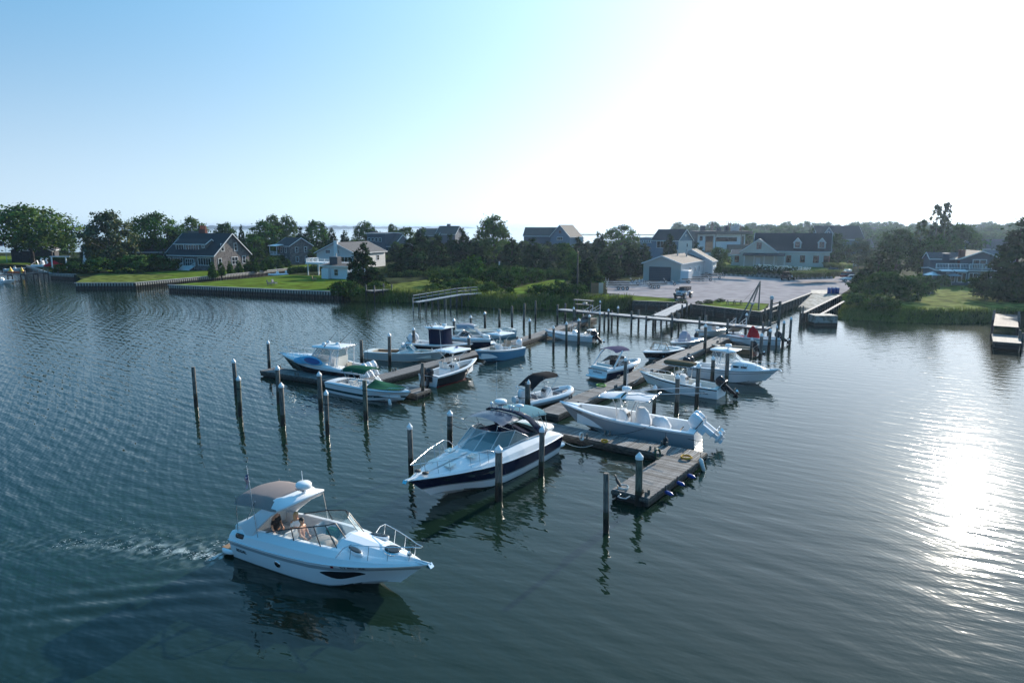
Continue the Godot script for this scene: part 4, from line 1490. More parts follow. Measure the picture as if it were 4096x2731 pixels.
# ---------------------------------------------------------------- the boats one by one
func express_under_way():
	var o := boat("cabin_cruiser", "white express cruiser under way with taupe bimini and people aboard", Vector3(-7.11, 0, -25.35), -0.479, -0.01)
	var h := HU({"L": 8.85, "B": 2.85, "ys": 0.86, "yb": 1.28, "p": 2.5, "sm": 0.4, "rake": 1.5, "dk": 0.3, "tr": 0.9, "g": 0.16, "sole": 0.4,
		"co": [[0.0, 0.3, 0.2], [0.08, 0.5, 0.24], [0.25, 0.58, 0.3], [0.52, 0.52, 0.36], [0.66, 0.4, 0.34], [0.8, 0.24, 0.24], [1.0, 0.06, 0.05]], "crown": [[0.0, 0.03], [0.5, 0.2], [0.62, 0.3], [0.8, 0.2], [1.0, 0.04]]})
	hull(o, h, [["hull", 0.0, 0.74, "gel_white"], ["accent_stripe", 0.74, 0.88, "stripe_grey"], ["sheer_strake", 0.88, 1.0, "gel_white"]], "antifoul", "gel_white")
	band(o, h, "boot_stripe", 0.02, 0.07, "stripe_grey", 0.0, 0.94, 0.004, 1)
	deck(o, h, [[0.05, 0.6, 0.42]])
	sole(o, h, 0.06, 0.59, 0.43, "nonskid", 0.05)
	# swim platform with two teak panels
	var st := S()
	slab(st, rrect(-5.1, -4.3, 1.25, 0.3), 0.12, 0.3, 0.04)
	var sp := part("swim_platform", st, "gel_white", o)
	for z in [-0.62, 0.62]:
		st = S()
		bx(st, Vector3(-4.75, 0.305, z), Vector3(0.62, 0.02, 1.0))
		part("teak_panel", st, "teak", sp)
	# stern lounge and cockpit seats
	st = S()
	slab(st, rrect(-4.4, -3.5, 1.05, 0.22), 1.08, 1.42, 0.08)
	slab(st, rrect(-3.75, -3.4, 1.0, 0.15), 1.1, 1.62, 0.07)
	part("stern_sunpad", st, "vinyl_white", o)
	for z in [-0.78, 0.78]:
		seat(o, Vector3(-2.7, 0.78, z), 0.5, "vinyl_white", 0.0, 0.1, "side_bench", 1.3)
	seat(o, Vector3(-1.25, 0.9, 0.5), 0.95, "vinyl_white", 0.0, 0.62, "helm_seat", 0.55)
	seat(o, Vector3(-0.7, 0.85, -0.75), 0.6, "vinyl_white", 0.0, 0.5, "port_lounge", 1.2)
	st = S()
	slab(st, rrect(-0.5, 0.45, 0.45, 0.2), 0.9, 1.5, 0.14, 0.08, Vector3(0, 0, 0.52))
	var helm := part("helm_dash", st, "vinyl_tan", o)
	st = S()
	var wh := []
	for i in 13:
		wh.append(Vector3(-0.6 + 0.1 * sin(TAU * i / 12), 1.42 + 0.16 * sin(TAU * i / 12), 0.52 + 0.19 * cos(TAU * i / 12)))
	tube(st, wh, 0.015, -1, 4)
	part("steering_wheel", st, "black_plastic", helm)
	box_part(o, "green_bag", Vector3(-0.55, 1.2, -0.62), Vector3(0.55, 0.42, 0.4), "cloth_green", 0.08)
	# windscreen: low wings aft rising to the front posts; the middle is open
	for z in [1.0, -1.0]:
		var base := [Vector3(-2.55, 1.42, 1.06 * z), Vector3(-0.95, 1.42, 1.1 * z), Vector3(0.35, 1.44, 1.02 * z), Vector3(0.95, 1.46, 0.8 * z), Vector3(1.22, 1.48, 0.36 * z)]
		var top := [Vector3(-2.5, 1.47, 1.04 * z), Vector3(-1.15, 1.9, 1.02 * z), Vector3(-0.1, 2.16, 0.9 * z), Vector3(0.28, 2.2, 0.68 * z), Vector3(0.5, 2.2, 0.34 * z)]
		windscreen(o, base, top, "pane_clear", "black_plastic", 0.024)
	st = S()
	quad(st, Vector3(1.22, 1.5, -0.34), Vector3(0.62, 2.2, -0.42), Vector3(0.62, 2.2, 0.22), Vector3(1.22, 1.5, 0.3))
	part("centre_pane", st, "pane_clear", o)
	# arch leaning forward, taupe bimini behind it
	var path := mirror([Vector3(-3.55, 1.3, 1.16), Vector3(-3.05, 1.75, 1.14), Vector3(-2.3, 2.4, 1.08), Vector3(-1.85, 2.72, 0.98), Vector3(-1.55, 2.84, 0.7), Vector3(-1.45, 2.9, 0.01)])
	path[5] = Vector3(-1.45, 2.9, 0)
	arch(o, path, [0.85, 0.55, 0.48, 0.6, 0.85, 0.85, 0.85, 0.85, 0.6, 0.48, 0.55, 0.85], 0.12, "gel_white")
	bimini(o, -4.1, -1.75, 1.2, 2.78, "cloth_taupe", [[-4.0, 1.25, 1.15, -4.0], [-3.7, 1.4, 1.15, -2.9]], 0.26, "bimini", 0.12)
	radar(o, Vector3(-1.42, 3.22, 0), 0.32)
	st = S()
	lathe(st, [Vector2(0.1, 2.92), Vector2(0.07, 3.06)], Vector3(-1.42, 0, 0), 10)
	part("radar_stand", st, "gel_white", o)
	letters(o, "GARMIN", 0.11, "letter_dark", Transform3D(Basis(), Vector3(-1.32, 3.2, 0.325)))
	antenna(o, Vector3(-1.9, 2.9, -0.45), 0.75, Vector3(-0.05, 0, 0), "gel_white", 0.025)
	st = S()
	rod(st, Vector3(-1.25, 1.45, -1.12), Vector3(-1.3, 2.75, -0.95), 0.025)
	rod(st, Vector3(-4.25, 1.2, -1.15), Vector3(-4.0, 2.6, -1.1), 0.02)
	part("bimini_post", st, "steel", o)
	# staff with a small flag at the starboard quarter
	st = S()
	rod(st, Vector3(-2.75, 1.3, 1.26), Vector3(-3.15, 4.2, 1.26), 0.018)
	var staff := part("flag_staff", st, "steel", o)
	flag(staff, Vector3(-3.1, 3.86, 1.26), 0.16, 0.55, true)
	bow_rail(o, h, 0.64, 0.985, 0.62, 4)
	oval(o, "deck_hatch", Vector3(2.95, 1.54, 0), 0.33, 0.3, "pane_smoke", "steel", 0.0, -0.11)
	oval(o, "deck_hatch", Vector3(1.75, 1.56, -0.72), 0.38, 0.14, "pane_smoke", "gel_white", 0.25, -0.06)
	oval(o, "deck_hatch", Vector3(1.75, 1.56, 0.72), 0.38, 0.14, "pane_smoke", "gel_white", -0.25, -0.06)
	for z in [1.0, -1.0]:
		hull_patch(o, h, "hull_window", 0.56, 0.8, 0.36, 0.72, "pane_smoke", z, 0.06)
		var x := on_side(h, 0.31, 0.5, z, 0.0)
		st = S()
		lathe(st, [Vector2(0.155, -0.01), Vector2(0.155, 0.02), Vector2(0.12, 0.03)], x.origin, 14, true, x.basis * Basis(Vector3.RIGHT, PI / 2))
		var ph := part("porthole", st, "steel", o)
		st = S()
		lathe(st, [Vector2(0.12, 0.0), Vector2(0.12, 0.034), Vector2(0.01, 0.036)], x.origin, 14, true, x.basis * Basis(Vector3.RIGHT, PI / 2))
		part("pane", st, "pane_smoke", ph)
		letters(o, "REGAL", 0.2, "letter_dark", on_side(h, 0.075, 0.56, z, 0.012))
		letters(o, "NY 8917 MR", 0.17, "letter_dark", on_side(h, 0.73, 0.93, z, 0.02), false, "registration_number")
		var sc := on_side(h, 0.63, 0.93, z, 0.02)
		st = S()
		bx(st, sc.origin, Vector3(0.12, 0.12, 0.01), sc.basis)
		part("sticker", st, "stripe_red", o)
		st = S()
		var vc := Vector3(-3.8, 1.12, 1.25 * z)
		slab(st, rrect(-0.22, 0.26, 0.1, 0.09), -0.01, 0.02, 0.005, 0, vc, Basis(Vector3.RIGHT, (PI / 2 - 0.25) * z))
		part("side_vent", st, "pane_smoke", o)
	cleat_and_anchor(o, h)
	st = S()
	lathe(st, [Vector2(0.08, 0), Vector2(0.1, 0.05), Vector2(0.06, 0.16)], Vector3(3.75, 1.5, 0.05), 9)
	part("windlass", st, "steel", o)
	return o

func flag(parent: Node3D, at: Vector3, long: float, high: float, drooping := false):
	# striped cloth with a starred canton; hangs in folds when there is little wind
	var stripes := ["flag_red", "flag_white"]
	for i in 7:
		var st := S()
		var rings := []
		for k in 7:
			var u := k / 6.0
			var z := 0.06 * sin(u * 7.0)
			if drooping:
				rings.append([at + Vector3(-long * (i / 7.0) + 0.03 * sin(u * 6.0), -high * u - 0.1 * i / 7.0, z * (0.4 + i * 0.1)), at + Vector3(-long * ((i + 1) / 7.0) + 0.03 * sin(u * 6.0), -high * u - 0.1 * (i + 1) / 7.0, z * (0.5 + i * 0.1))])
			else:
				rings.append([at + Vector3(long * u, -high * i / 7.0 - 0.12 * u, z), at + Vector3(long * u, -high * (i + 1) / 7.0 - 0.12 * u, z)])
		loft(st, rings, false, true)
		part("flag_stripe", st, stripes[i % 2], parent)
	var c := S()
	for s in [-0.012, 0.012]:
		if drooping:
			quad(c, at + Vector3(0.02, 0.01, s), at + Vector3(-long * 0.75, -0.06, s), at + Vector3(-long * 0.75, -high * 0.42, s + 0.03), at + Vector3(0.02, -high * 0.38, s + 0.03))
		else:
			quad(c, at + Vector3(0, 0.01, s), at + Vector3(long * 0.42, -0.04, s + 0.02), at + Vector3(long * 0.42, -high * 0.55, s + 0.02), at + Vector3(0, -high * 0.52, s))
	part("flag_canton", c, "flag_blue", parent)

func navy_express():
	var o := boat("cabin_cruiser", "navy and white express cruiser with navy arch and canvas, moored among four pilings", Vector3(-1.57, 0, -35.67), -2.185)
	var h := HU({"L": 11.65, "B": 3.7, "ys": 1.12, "yb": 1.58, "p": 2.3, "sm": 0.38, "rake": 2.0, "dk": 0.35, "tr": 0.84, "g": 0.2, "sole": 0.6, 
		"co": [[0.0, 0.12, 0.25], [0.05, 0.42, 0.3], [0.14, 0.58, 0.34], [0.32, 0.62, 0.38], [0.52, 0.5, 0.42], [0.62, 0.3, 0.36], [0.8, 0.16, 0.22], [1.0, 0.06, 0.05]], "crown": [[0.0, 0.04], [0.5, 0.26], [0.62, 0.3], [0.8, 0.2], [1.0, 0.05]]})
	hull(o, h, [["lower_hull", 0.0, 0.36, "gel_white"], ["pin_stripe", 0.36, 0.42, "stripe_grey"], ["navy_topside", 0.42, 0.97, "gel_navy"], ["sheer_strake", 0.97, 1.0, "gel_white"]], "antifoul", "steel", "gel_white")
	deck(o, h, [[0.08, 0.5, 0.6]])
	var st := S()
	slab(st, rrect(-6.5, -5.6, 1.5, 0.4), 0.35, 0.5, 0.05)
	part("swim_platform", st, "gel_white", o)
	st = S()
	slab(st, rrect(-5.6, -4.0, 1.2, 0.3), 1.5, 1.78, 0.1, 0.06)
	part("stern_sunpad", st, "vinyl_white", o)
	# windscreen of four tinted panes with a low side glass running aft
	var base := mirror([Vector3(-2.4, 1.86, 1.36), Vector3(-0.4, 1.84, 1.38), Vector3(0.85, 1.86, 1.08), Vector3(1.4, 1.9, 0.4)])
	var top := mirror([Vector3(-2.3, 1.95, 1.33), Vector3(-1.3, 2.5, 1.22), Vector3(-0.25, 2.62, 0.98), Vector3(0.15, 2.66, 0.36)])
	windscreen(o, base, top, "pane_tint", "alloy", 0.03)
	# navy canvas drawn from the windscreen top back over the cockpit, with a ridge
	st = S()
	var rings := []
	for i in 7:
		var u := i / 6.0
		var ring := []
		for k in 9:
			var v := k / 4.0 - 1.0
			ring.append(Vector3(lerpf(0.1, -3.3, u) - absf(v) * 0.9 * (1.0 - u), 2.66 - u * 0.5 - absf(v) * 0.25 + 0.28 * exp(-pow((u - 0.45) / 0.3, 2.0)) * (1.0 - absf(v)), v * (1.0 + 0.28 * u) * 1.03))
		rings.append(ring)
	loft(st, rings, false, true)
	part("cockpit_cover", st, "cloth_navy", o)
	st = S()
	rings = []
	for i in 4:
		var ring := []
		for k in 7:
			var v := k / 3.0 - 1.0
			ring.append(Vector3(-3.2 - i * 0.5, 2.2 - i * 0.15 + 0.12 * (1.0 - v * v), v * 1.3))
		rings.append(ring)
	loft(st, rings, false, true)
	part("aft_cover", st, "cloth_sea", o)
	var path := mirror([Vector3(-3.95, 1.62, 1.45), Vector3(-3.25, 2.2, 1.42), Vector3(-2.5, 2.9, 1.34), Vector3(-2.0, 3.25, 1.15), Vector3(-1.75, 3.4, 0.75), Vector3(-1.68, 3.46, 0.01)])
	path[5] = Vector3(-1.68, 3.46, 0)
	arch(o, path, [0.95, 0.55, 0.38, 0.32, 0.3, 0.3, 0.3, 0.3, 0.32, 0.38, 0.55, 0.95], 0.1, "gel_navy")
	bimini(o, -1.6, 0.1, 1.28, 3.2, "vinyl_navy", [[0.1, 2.6, 0.95, 0.35], [-1.2, 2.5, 1.2, 0.3], [-1.2, 2.5, 1.2, -0.9]], 0.12, "bimini", 0.0, 0.2)
	bimini(o, -4.4, -2.0, 1.3, 3.15, "cloth_sea", [[-4.6, 1.6, 1.25, -4.2], [-4.1, 1.7, 1.3, -2.9], [-4.6, 1.6, 1.25, -3.5]], 0.2, "aft_bimini", 0.22, 0.22)
	radar(o, Vector3(-1.7, 3.78, 0.05), 0.36)
	letters(o, "GARMIN", 0.13, "letter_dark", Transform3D(Basis(Vector3.UP, 2.4), Vector3(-1.45, 3.74, -0.22)))
	st = S()
	lathe(st, [Vector2(0.11, 3.5), Vector2(0.09, 3.62)], Vector3(-1.7, 0, 0.05), 9)
	for q in [0.72, -0.55, -0.75]:
		lathe(st, [Vector2(0.04, 3.4), Vector2(0.04, 3.55), Vector2(0.1, 3.6), Vector2(0.09, 3.7), Vector2(0.02, 3.74)], Vector3(-1.75, 0, q), 9)
	part("mast_lights", st, "gel_white", o)
	st = S()
	lathe(st, [Vector2(0.03, 3.35), Vector2(0.03, 3.62), Vector2(0.26, 3.64), Vector2(0.22, 3.74), Vector2(0.02, 3.78)], Vector3(-2.1, 0, -0.95), 12)
	part("satellite_dome", st, "gel_white", o)
	antenna(o, Vector3(-1.8, 3.45, 0.4), 2.6)
	antenna(o, Vector3(-2.0, 3.4, -0.5), 1.3, Vector3(0.1, 0, -0.4))
	bow_rail(o, h, 0.54, 0.985, 0.7, 6)
	for q in [[1.9, 0.75], [1.9, -0.75], [3.4, 0.52], [3.4, -0.52]]:
		box_part(o, "deck_hatch", Vector3(q[0], 1.88 - (q[0] - 1.9) * 0.075, q[1]), Vector3(0.5, 0.07, 0.46), "gel_cream", 0.03, Basis(Vector3(0, 0, 1), -0.07))
	st = S()
	quad(st, Vector3(1.7, 1.945, -0.34), Vector3(1.7, 1.945, 0.34), Vector3(4.6, 1.75, 0.22), Vector3(4.6, 1.75, -0.22))
	part("foredeck_walk", st, "nonskid", o)
	for z in [1.0, -1.0]:
		for s in [0.62, 0.74, 0.86]:
			hull_patch(o, h, "portlight", s - 0.022, s + 0.022, 0.66, 0.8, "steel", z)
	cleat_and_anchor(o, h)
	st = S()
	lathe(st, [Vector2(0.16, 0), Vector2(0.17, 0.06), Vector2(0.05, 0.08)], Vector3(4.9, 1.72, 0.25), 10)
	lathe(st, [Vector2(0.16, 0), Vector2(0.17, 0.06), Vector2(0.05, 0.08)], Vector3(4.9, 1.72, -0.25), 10)
	part("deck_fitting", st, "rubber", o)

func black_cruiser():
	var o := boat("sport_cruiser", "big black-hulled white hardtop cruiser with three white outboards at its dock", Vector3(-17.16, 0, -61.11), 2.750)
	var h := HU({"L": 9.7, "B": 3.2, "ys": 1.0, "yb": 1.75, "p": 2.4, "sm": 0.4, "rake": 1.7, "dk": 0.4, "g": 0.24, "sole": 0.5, "sp": 1.5,
		"co": [[0.0, 0.08, 0.06], [0.34, 0.1, 0.08], [0.42, 0.42, 0.3], [0.62, 0.42, 0.34], [0.8, 0.24, 0.26], [1.0, 0.06, 0.05]], "crown": [[0.0, 0.03], [0.6, 0.22], [0.8, 0.18], [1.0, 0.04]]})
	hull(o, h, [["hull", 0.0, 0.8, "gel_black"], ["sheer_strake", 0.8, 1.0, "gel_white"]], "antifoul", "gel_white", "gel_white")
	deck(o, h, [[0.03, 0.4, 0.5]])
	sole(o, h, 0.04, 0.39, 0.51, "nonskid", 0.02)
	box_part(o, "transom_bench", Vector3(-4.1, 0.75, 0), Vector3(0.5, 0.5, 2.1), "vinyl_tan", 0.06)
	box_part(o, "bait_station", Vector3(-2.2, 0.85, -0.7), Vector3(0.7, 0.7, 0.8), "gel_white", 0.06)
	seat(o, Vector3(-2.6, 0.75, 0.6), 0.8, "vinyl_tan", PI, 0.55, "aft_seat")
	seat(o, Vector3(-0.9, 1.0, 0.6), 0.6, "vinyl_white", 0, 0.6, "helm_seat")
	box_part(o, "helm_console", Vector3(-0.1, 1.2, 0.6), Vector3(0.6, 1.0, 0.9), "gel_white", 0.08)
	# windscreen and side wings under the hardtop
	var base := mirror([Vector3(-1.7, 1.5, 1.18), Vector3(0.1, 1.62, 1.16), Vector3(1.0, 1.68, 0.8), Vector3(1.25, 1.72, 0.3)])
	var top := mirror([Vector3(-1.6, 2.75, 1.1), Vector3(-0.7, 2.8, 1.08), Vector3(-0.05, 2.84, 0.74), Vector3(0.12, 2.86, 0.28)])
	windscreen(o, base, top, "pane_tint", "gel_white", 0.05)
	var st := S()
	slab(st, rrect(-2.75, 0.45, 1.28, 0.35), 2.8, 2.95, 0.05, 0.1)
	part("hardtop", st, "gel_white", o)
	for z in [1.0, -1.0]:
		st = S()
		rod(st, Vector3(-2.3, 1.15, 1.35 * z), Vector3(-2.5, 2.82, 1.15 * z), 0.04)
		rod(st, Vector3(-1.5, 1.3, 1.32 * z), Vector3(-1.75, 2.82, 1.15 * z), 0.05)
		part("hardtop_post", st, "gel_white", o)
		antenna(o, Vector3(-0.9, 2.9, 1.1 * z), 1.5, Vector3(-1.6, 0, 0.25 * z), "black_plastic", 0.03)
	for i in 5:
		st = S()
		rod(st, Vector3(-2.75, 2.8, (i - 2) * 0.5), Vector3(-2.95, 3.05, (i - 2) * 0.5), 0.03)
		part("rod_holder", st, "steel", o)
	st = S()
	quad(st, Vector3(-2.5, 1.1, -1.3), Vector3(-2.6, 2.75, -1.15), Vector3(-1.6, 2.75, -1.12), Vector3(-1.6, 1.4, -1.2))
	part("side_curtain", st, "pane_vinyl", o)
	st = S()
	quad(st, Vector3(-1.85, 0.95, -1.0), Vector3(-1.95, 2.0, -1.0), Vector3(-1.95, 2.0, 1.0), Vector3(-1.85, 0.95, 1.0))
	part("aft_curtain", st, "gel_cream", o)
	for q in [[-0.2, 0.5], [-0.5, -0.5], [-1.6, 0.0]]:
		st = S()
		lathe(st, [Vector2(0.2, 2.98), Vector2(0.22, 3.06), Vector2(0.12, 3.2), Vector2(0.01, 3.22)], Vector3(q[0], 0.03, q[1]), 10)
		part("roof_dome", st, "gel_white", o)
	box_part(o, "roof_hatch", Vector3(-1.1, 3.04, 0), Vector3(0.9, 0.08, 0.8), "gel_cream", 0.02)
	antenna(o, Vector3(-2.4, 2.95, -0.8), 2.2)
	antenna(o, Vector3(-2.4, 2.95, 0.8), 1.0, Vector3(-0.1, 0, 0), "steel", 0.03)
	bow_rail(o, h, 0.45, 0.985, 0.62, 6)
	for z in [1.0, -1.0]:
		for s in [0.64, 0.72]:
			var c := Vector3(hx(h, s), hy(h, s) + 0.16, (hb(h, s) - 0.1) * z)
			box_part(o, "cabin_window", c, Vector3(0.32, 0.13, 0.05), "pane_smoke", 0.02, Basis(Vector3.UP, 0.18 * z))
	for z in [-0.72, 0.0, 0.72]:
		outboard(o, Vector3(-4.85, 0.78, z), 1.15, "engine_white", 0.55)
	box_part(o, "engine_bracket", Vector3(-4.85, 0.5, 0), Vector3(0.5, 0.5, 2.3), "gel_white", 0.06)
	st = S()
	var hoop := []
	for i in 11:
		hoop.append(Vector3(-3.9, 3.0 + 0.34 * sin(TAU * i / 10), 1.2 + 0.26 * cos(TAU * i / 10)))
	tube(st, hoop, 0.014, -1, 4)
	rod(st, Vector3(-3.9, 1.2, 1.2), Vector3(-3.9, 2.7, 1.2), 0.015)
	part("landing_net", st, "black_plastic", o)
	cleat_and_anchor(o, h)
	# the two boards lashed to the side rail are things of their own
	var at := o.transform
	for q in [[0.85, "board_light", "pale blue paddleboard lashed to the black cruiser's side rail", 0.0, 0.1], [0.1, "board_blue", "dark blue paddleboard outside the pale one on the black cruiser's rail", 0.14, -0.12]]:
		var b := thing("paddleboard", q[2], "paddleboard", at * Vector3(q[0], 1.72, -1.5 - q[3]), o.rotation.y, "paddleboards on the black cruiser")
		st = S()
		var outl := []
		for i in 22:
			var a := TAU * i / 22
			outl.append(Vector2(cos(a) * 1.3, sin(a) * 0.36))
		slab(st, outl, -0.06, 0.06, 0.03)
		part("board", st, "board_light", b)
		if q[1] == "board_blue":
			st = S()
			var inl := []
			for i in 22:
				var a := TAU * i / 22
				inl.append(Vector2(cos(a) * 0.9 - 0.12, sin(a) * 0.27))
			slab(st, inl, 0.05, 0.068, 0.004)
			part("deck_pad", st, "board_blue", b)
		b.basis = b.basis * Basis(Vector3.RIGHT, -1.15) * Basis(Vector3.UP, q[4])

func cc_boat(called: String, label: String, at: Vector3, turn: float, hd: Dictionary, bands: Array, op: Dictionary) -> Node3D:
	var o := boat(called, label, at, turn)
	var h := HU(hd)
	hull(o, h, bands, op.get("bottom", "antifoul"), op.get("rub", "gel_white"), op.get("transom", ""))
	var w1: float = op.get("well", 0.9)
	deck(o, h, [[0.05, w1, h.sole]], op.get("deck", "gel_white"))
	sole(o, h, 0.06, w1 - 0.02, h.sole + 0.012, op.get("sole", "nonskid"), 0.02)
	var cx: float = op.get("cx", 0.0)
	var n: int = op.get("engines", 1)
	for i in n:
		outboard(o, Vector3(-h.L / 2 - 0.12, h.ys - 0.12, (i - (n - 1) / 2.0) * 0.72), op.get("k", 1.0), op.get("em", "engine_black"), op.get("tilt", 0.3))
	if op.has("pads"):
		coaming_pad(o, h, 0.64, w1 - 0.02, h.sole + 0.42, 0.5, op.pads)
	if op.has("cover"):
		var st := S()
		var rings := []
		for lv in [[0.0, -0.75, 0.6, 0.55], [0.5, -0.7, 0.5, 0.52], [0.95, -0.5, 0.35, 0.45], [1.12, -0.25, 0.2, 0.35], [1.3, -0.1, 0.1, 0.25]]:
			var ring := []
			for p in rrect(lv[1], lv[2], lv[3], 0.08, 2):
				ring.append(Vector3(cx + p.x, h.sole + lv[0] * op.get("ch", 1.0), p.y + 0.015 * sin(p.x * 9.0 + lv[0] * 7.0)))
			rings.append(ring)
		loft(st, rings, true, false, true)
		part("console_cover", st, op.cover, o)
	else:
		console(o, cx, h.sole, 0.85, op.get("ch", 1.1), op.get("cm", "gel_white"), 0.8, op.get("screen", true))
	if op.has("seat"):
		box_part(o, "leaning_post", Vector3(cx - 1.25, h.sole + 0.4, 0), Vector3(0.6, 0.75, 0.95), "gel_white", 0.06)
		for z in [-0.26, 0.26]:
			seat(o, Vector3(cx - 1.2, h.sole + 0.8, z), 0.46, op.seat, 0.0, 0.5, "helm_seat", 0.4)
	if op.has("top"):
		t_top(o, cx - 0.25, h.sole, op.get("ty", 2.45), op.get("tl", 2.2), op.get("tw", 0.95), op.top, op.get("tf", "gel_white"), 0.44, op.get("holders", true))
	if op.get("rail", false):
		bow_rail(o, h, 0.62, 0.97, 0.3, 3)
	o.set_meta("hull", h)
	return o

func console_boats():
	var white := [["hull", 0.0, 1.0, "gel_white"]]
	# C: big white boat with grey hull by the near T head
	var o := cc_boat("center_console_boat", "large white console boat with grey hull and white T-top, twin white outboards", Vector3(7.53, 0, -43.55), 2.668, {"L": 9.5, "B": 2.95, "ys": 1.0, "yb": 1.6, "p": 2.2, "rake": 1.6, "sole": 0.42, "g": 0.26, "tr": 0.95, "dk": 0.4},
		[["hull", 0.0, 0.9, "gel_grey"], ["sheer_strake", 0.9, 1.0, "gel_white"]], {"cx": 0.2, "engines": 2, "em": "engine_white", "k": 1.25, "tilt": 0.95, "well": 0.86, "ch": 1.25, "bottom": "gel_white"})
	for c in o.get_children():
		if c.name.begins_with("outboard_motor"):
			c.position.y += 0.25
	var st := S()
	# canvas top in two wings, the forward one tipped up
	for q in [[-1.75, 0.05, 2.62, 0.05], [0.1, 1.75, 2.66, -0.2]]:
		var rings := []
		for i in 6:
			var u := i / 5.0
			var ring := []
			for k in 9:
				var v := k / 4.0 - 1.0
				var wid := 1.12 * (1.0 - (0.35 * pow(u, 3.0) if q[0] > 0.0 else 0.0))
				ring.append(Vector3(lerpf(q[0], q[1], u), q[2] + 0.13 * (1.0 - v * v) - 0.05 * absf(sin(u * PI * 1.5)) - (q[3] * (1.0 - u) if q[0] < 0 else -q[3] * u), v * wid))
			rings.append(ring)
		loft(st, rings, false, true)
	part("canvas_top", st, "cloth_white", o)
	st = S()
	for z in [1.0, -1.0]:
		for q in [[-0.55, -0.9], [0.55, 0.75]]:
			tube(st, [Vector3(q[0], 0.45, 0.5 * z), Vector3(q[0] * 0.9, 1.7, 0.48 * z), Vector3(q[1], 2.58, 0.75 * z)], 0.032, -1, 6)
		tube(st, [Vector3(-1.78, 2.6, 1.05 * z), Vector3(0.1, 2.62, 1.08 * z), Vector3(1.7, 2.48, 0.7 * z)], 0.028, -1, 5)
		rod(st, Vector3(-0.9, 2.56, 0.75 * z), Vector3(-0.9, 2.6, -0.75 * z), 0.025)
	rod(st, Vector3(-1.78, 2.6, 1.05), Vector3(-1.78, 2.6, -1.05), 0.028)
	rod(st, Vector3(1.7, 2.48, 0.7), Vector3(1.7, 2.48, -0.7), 0.028)
	part("top_frame", st, "alloy", o)
	for i in 6:
		st = S()
		rod(st, Vector3(-1.78, 2.52, (i - 2.5) * 0.38), Vector3(-1.98, 2.84, (i - 2.5) * 0.38), 0.03, 0.034)
		part("rod_holder", st, "alloy", o)
	radar(o, Vector3(0.05, 2.95, 0.1), 0.32)
	for z in [1.0, -1.0]:
		st = S()
		rod(st, Vector3(-0.1, 2.78, 0.7 * z), Vector3(-5.6, 3.6, 1.0 * z), 0.035, 0.015)
		part("outrigger", st, "alloy", o)
	antenna(o, Vector3(0.2, 2.75, 0.5), 2.6, Vector3(0.0, 0, 0.1))
	antenna(o, Vector3(-0.2, 2.75, -0.5), 2.4)
	# white shrouds over the helm seat and the aft station
	for q in [[-1.15, 1.5, 0.52, 0.5], [-2.35, 1.05, 0.62, 0.55]]:
		st = S()
		var rings := []
		for lv in [[0.0, 1.0, 0.02], [0.45, 0.97, -0.03], [0.8, 0.8, 0.05], [1.0, 0.4, 0.12]]:
			var ring := []
			for i in 14:
				var a := TAU * i / 14
				var f: float = lv[1] * (1.0 + 0.09 * sin(a * 5.0 + lv[0] * 4.0))
				ring.append(Vector3(q[0] + cos(a) * q[2] * f + lv[2], 0.42 + lv[0] * q[1], sin(a) * q[3] * f))
			rings.append(ring)
		loft(st, rings, true, true, true)
		part("white_shroud", st, "cloth_white", o)
	st = S()
	tube(st, [Vector3(2.1, 0.45, 0.35), Vector3(1.95, 1.05, 0.35), Vector3(1.95, 1.05, -0.1), Vector3(2.1, 0.45, -0.1)], 0.02)
	part("grab_rail", st, "steel", o)
	box_part(o, "forward_seat", Vector3(1.35, 0.62, 0), Vector3(0.7, 0.4, 0.8), "gel_white", 0.06)
	for i in 3:
		st = S()
		bx(st, Vector3(-3.6, 0.75, (i - 1) * 0.55), Vector3(0.04, 0.06, 0.5))
		part("transom_shelf", st, "teak", o)
	letters(o, "FL 1887 NM", 0.14, "letter_dark", on_side(o.get_meta("hull"), 0.87, 0.8, -1.0), true, "registration_number")
	# K: white boat with brown canvas top
	o = cc_boat("center_console_boat", "white console boat with rolled brown canvas on its top frame, black outboard tilted", Vector3(13.91, 0, -55.44), 2.502, {"L": 7.2, "B": 2.4, "ys": 0.8, "yb": 1.2, "p": 2.2, "sole": 0.35, "g": 0.2, "rake": 1.0},
		[["hull", 0.0, 0.86, "gel_white"], ["black_stripe", 0.86, 0.95, "gel_black"], ["sheer_strake", 0.95, 1.0, "gel_white"]], {"cx": -0.3, "k": 1.15, "tilt": 0.9, "well": 0.88, "rail": true, "deck": "gel_cream"})
	for c in o.get_children():
		if c.name.begins_with("outboard_motor"):
			c.position.y += 0.2
	st = S()
	slab(st, rrect(-1.45, 1.2, 0.6, 0.3), 2.2, 2.42, 0.1, 0.14, Vector3(0.1, 0, 0))
	part("canvas_top", st, "cloth_tan", o)
	st = S()
	for z in [1.0, -1.0]:
		for q in [[-0.75, -0.95], [0.15, 0.3]]:
			rod(st, Vector3(q[0], 0.35, 0.45 * z), Vector3(q[1], 2.25, 0.5 * z), 0.025)
		rod(st, Vector3(-1.35, 2.2, 0.6 * z), Vector3(1.3, 2.2, 0.6 * z), 0.025)
	part("top_frame", st, "steel", o)
	box_part(o, "black_panel", Vector3(0.2, 0.95, 0.4), Vector3(0.5, 0.85, 0.06), "black_plastic", 0.02)
	box_part(o, "cooler_seat", Vector3(-1.5, 0.6, 0), Vector3(0.55, 0.5, 0.85), "gel_white", 0.05)
	hull_patch(o, o.get_meta("hull"), "name_swoosh", 0.02, 0.24, 0.5, 0.62, "gel_black", 1.0, 0.1)
	letters(o, "Bay-Star", 0.24, "letter_dark", on_side(o.get_meta("hull"), 0.16, 0.52, -1.0))
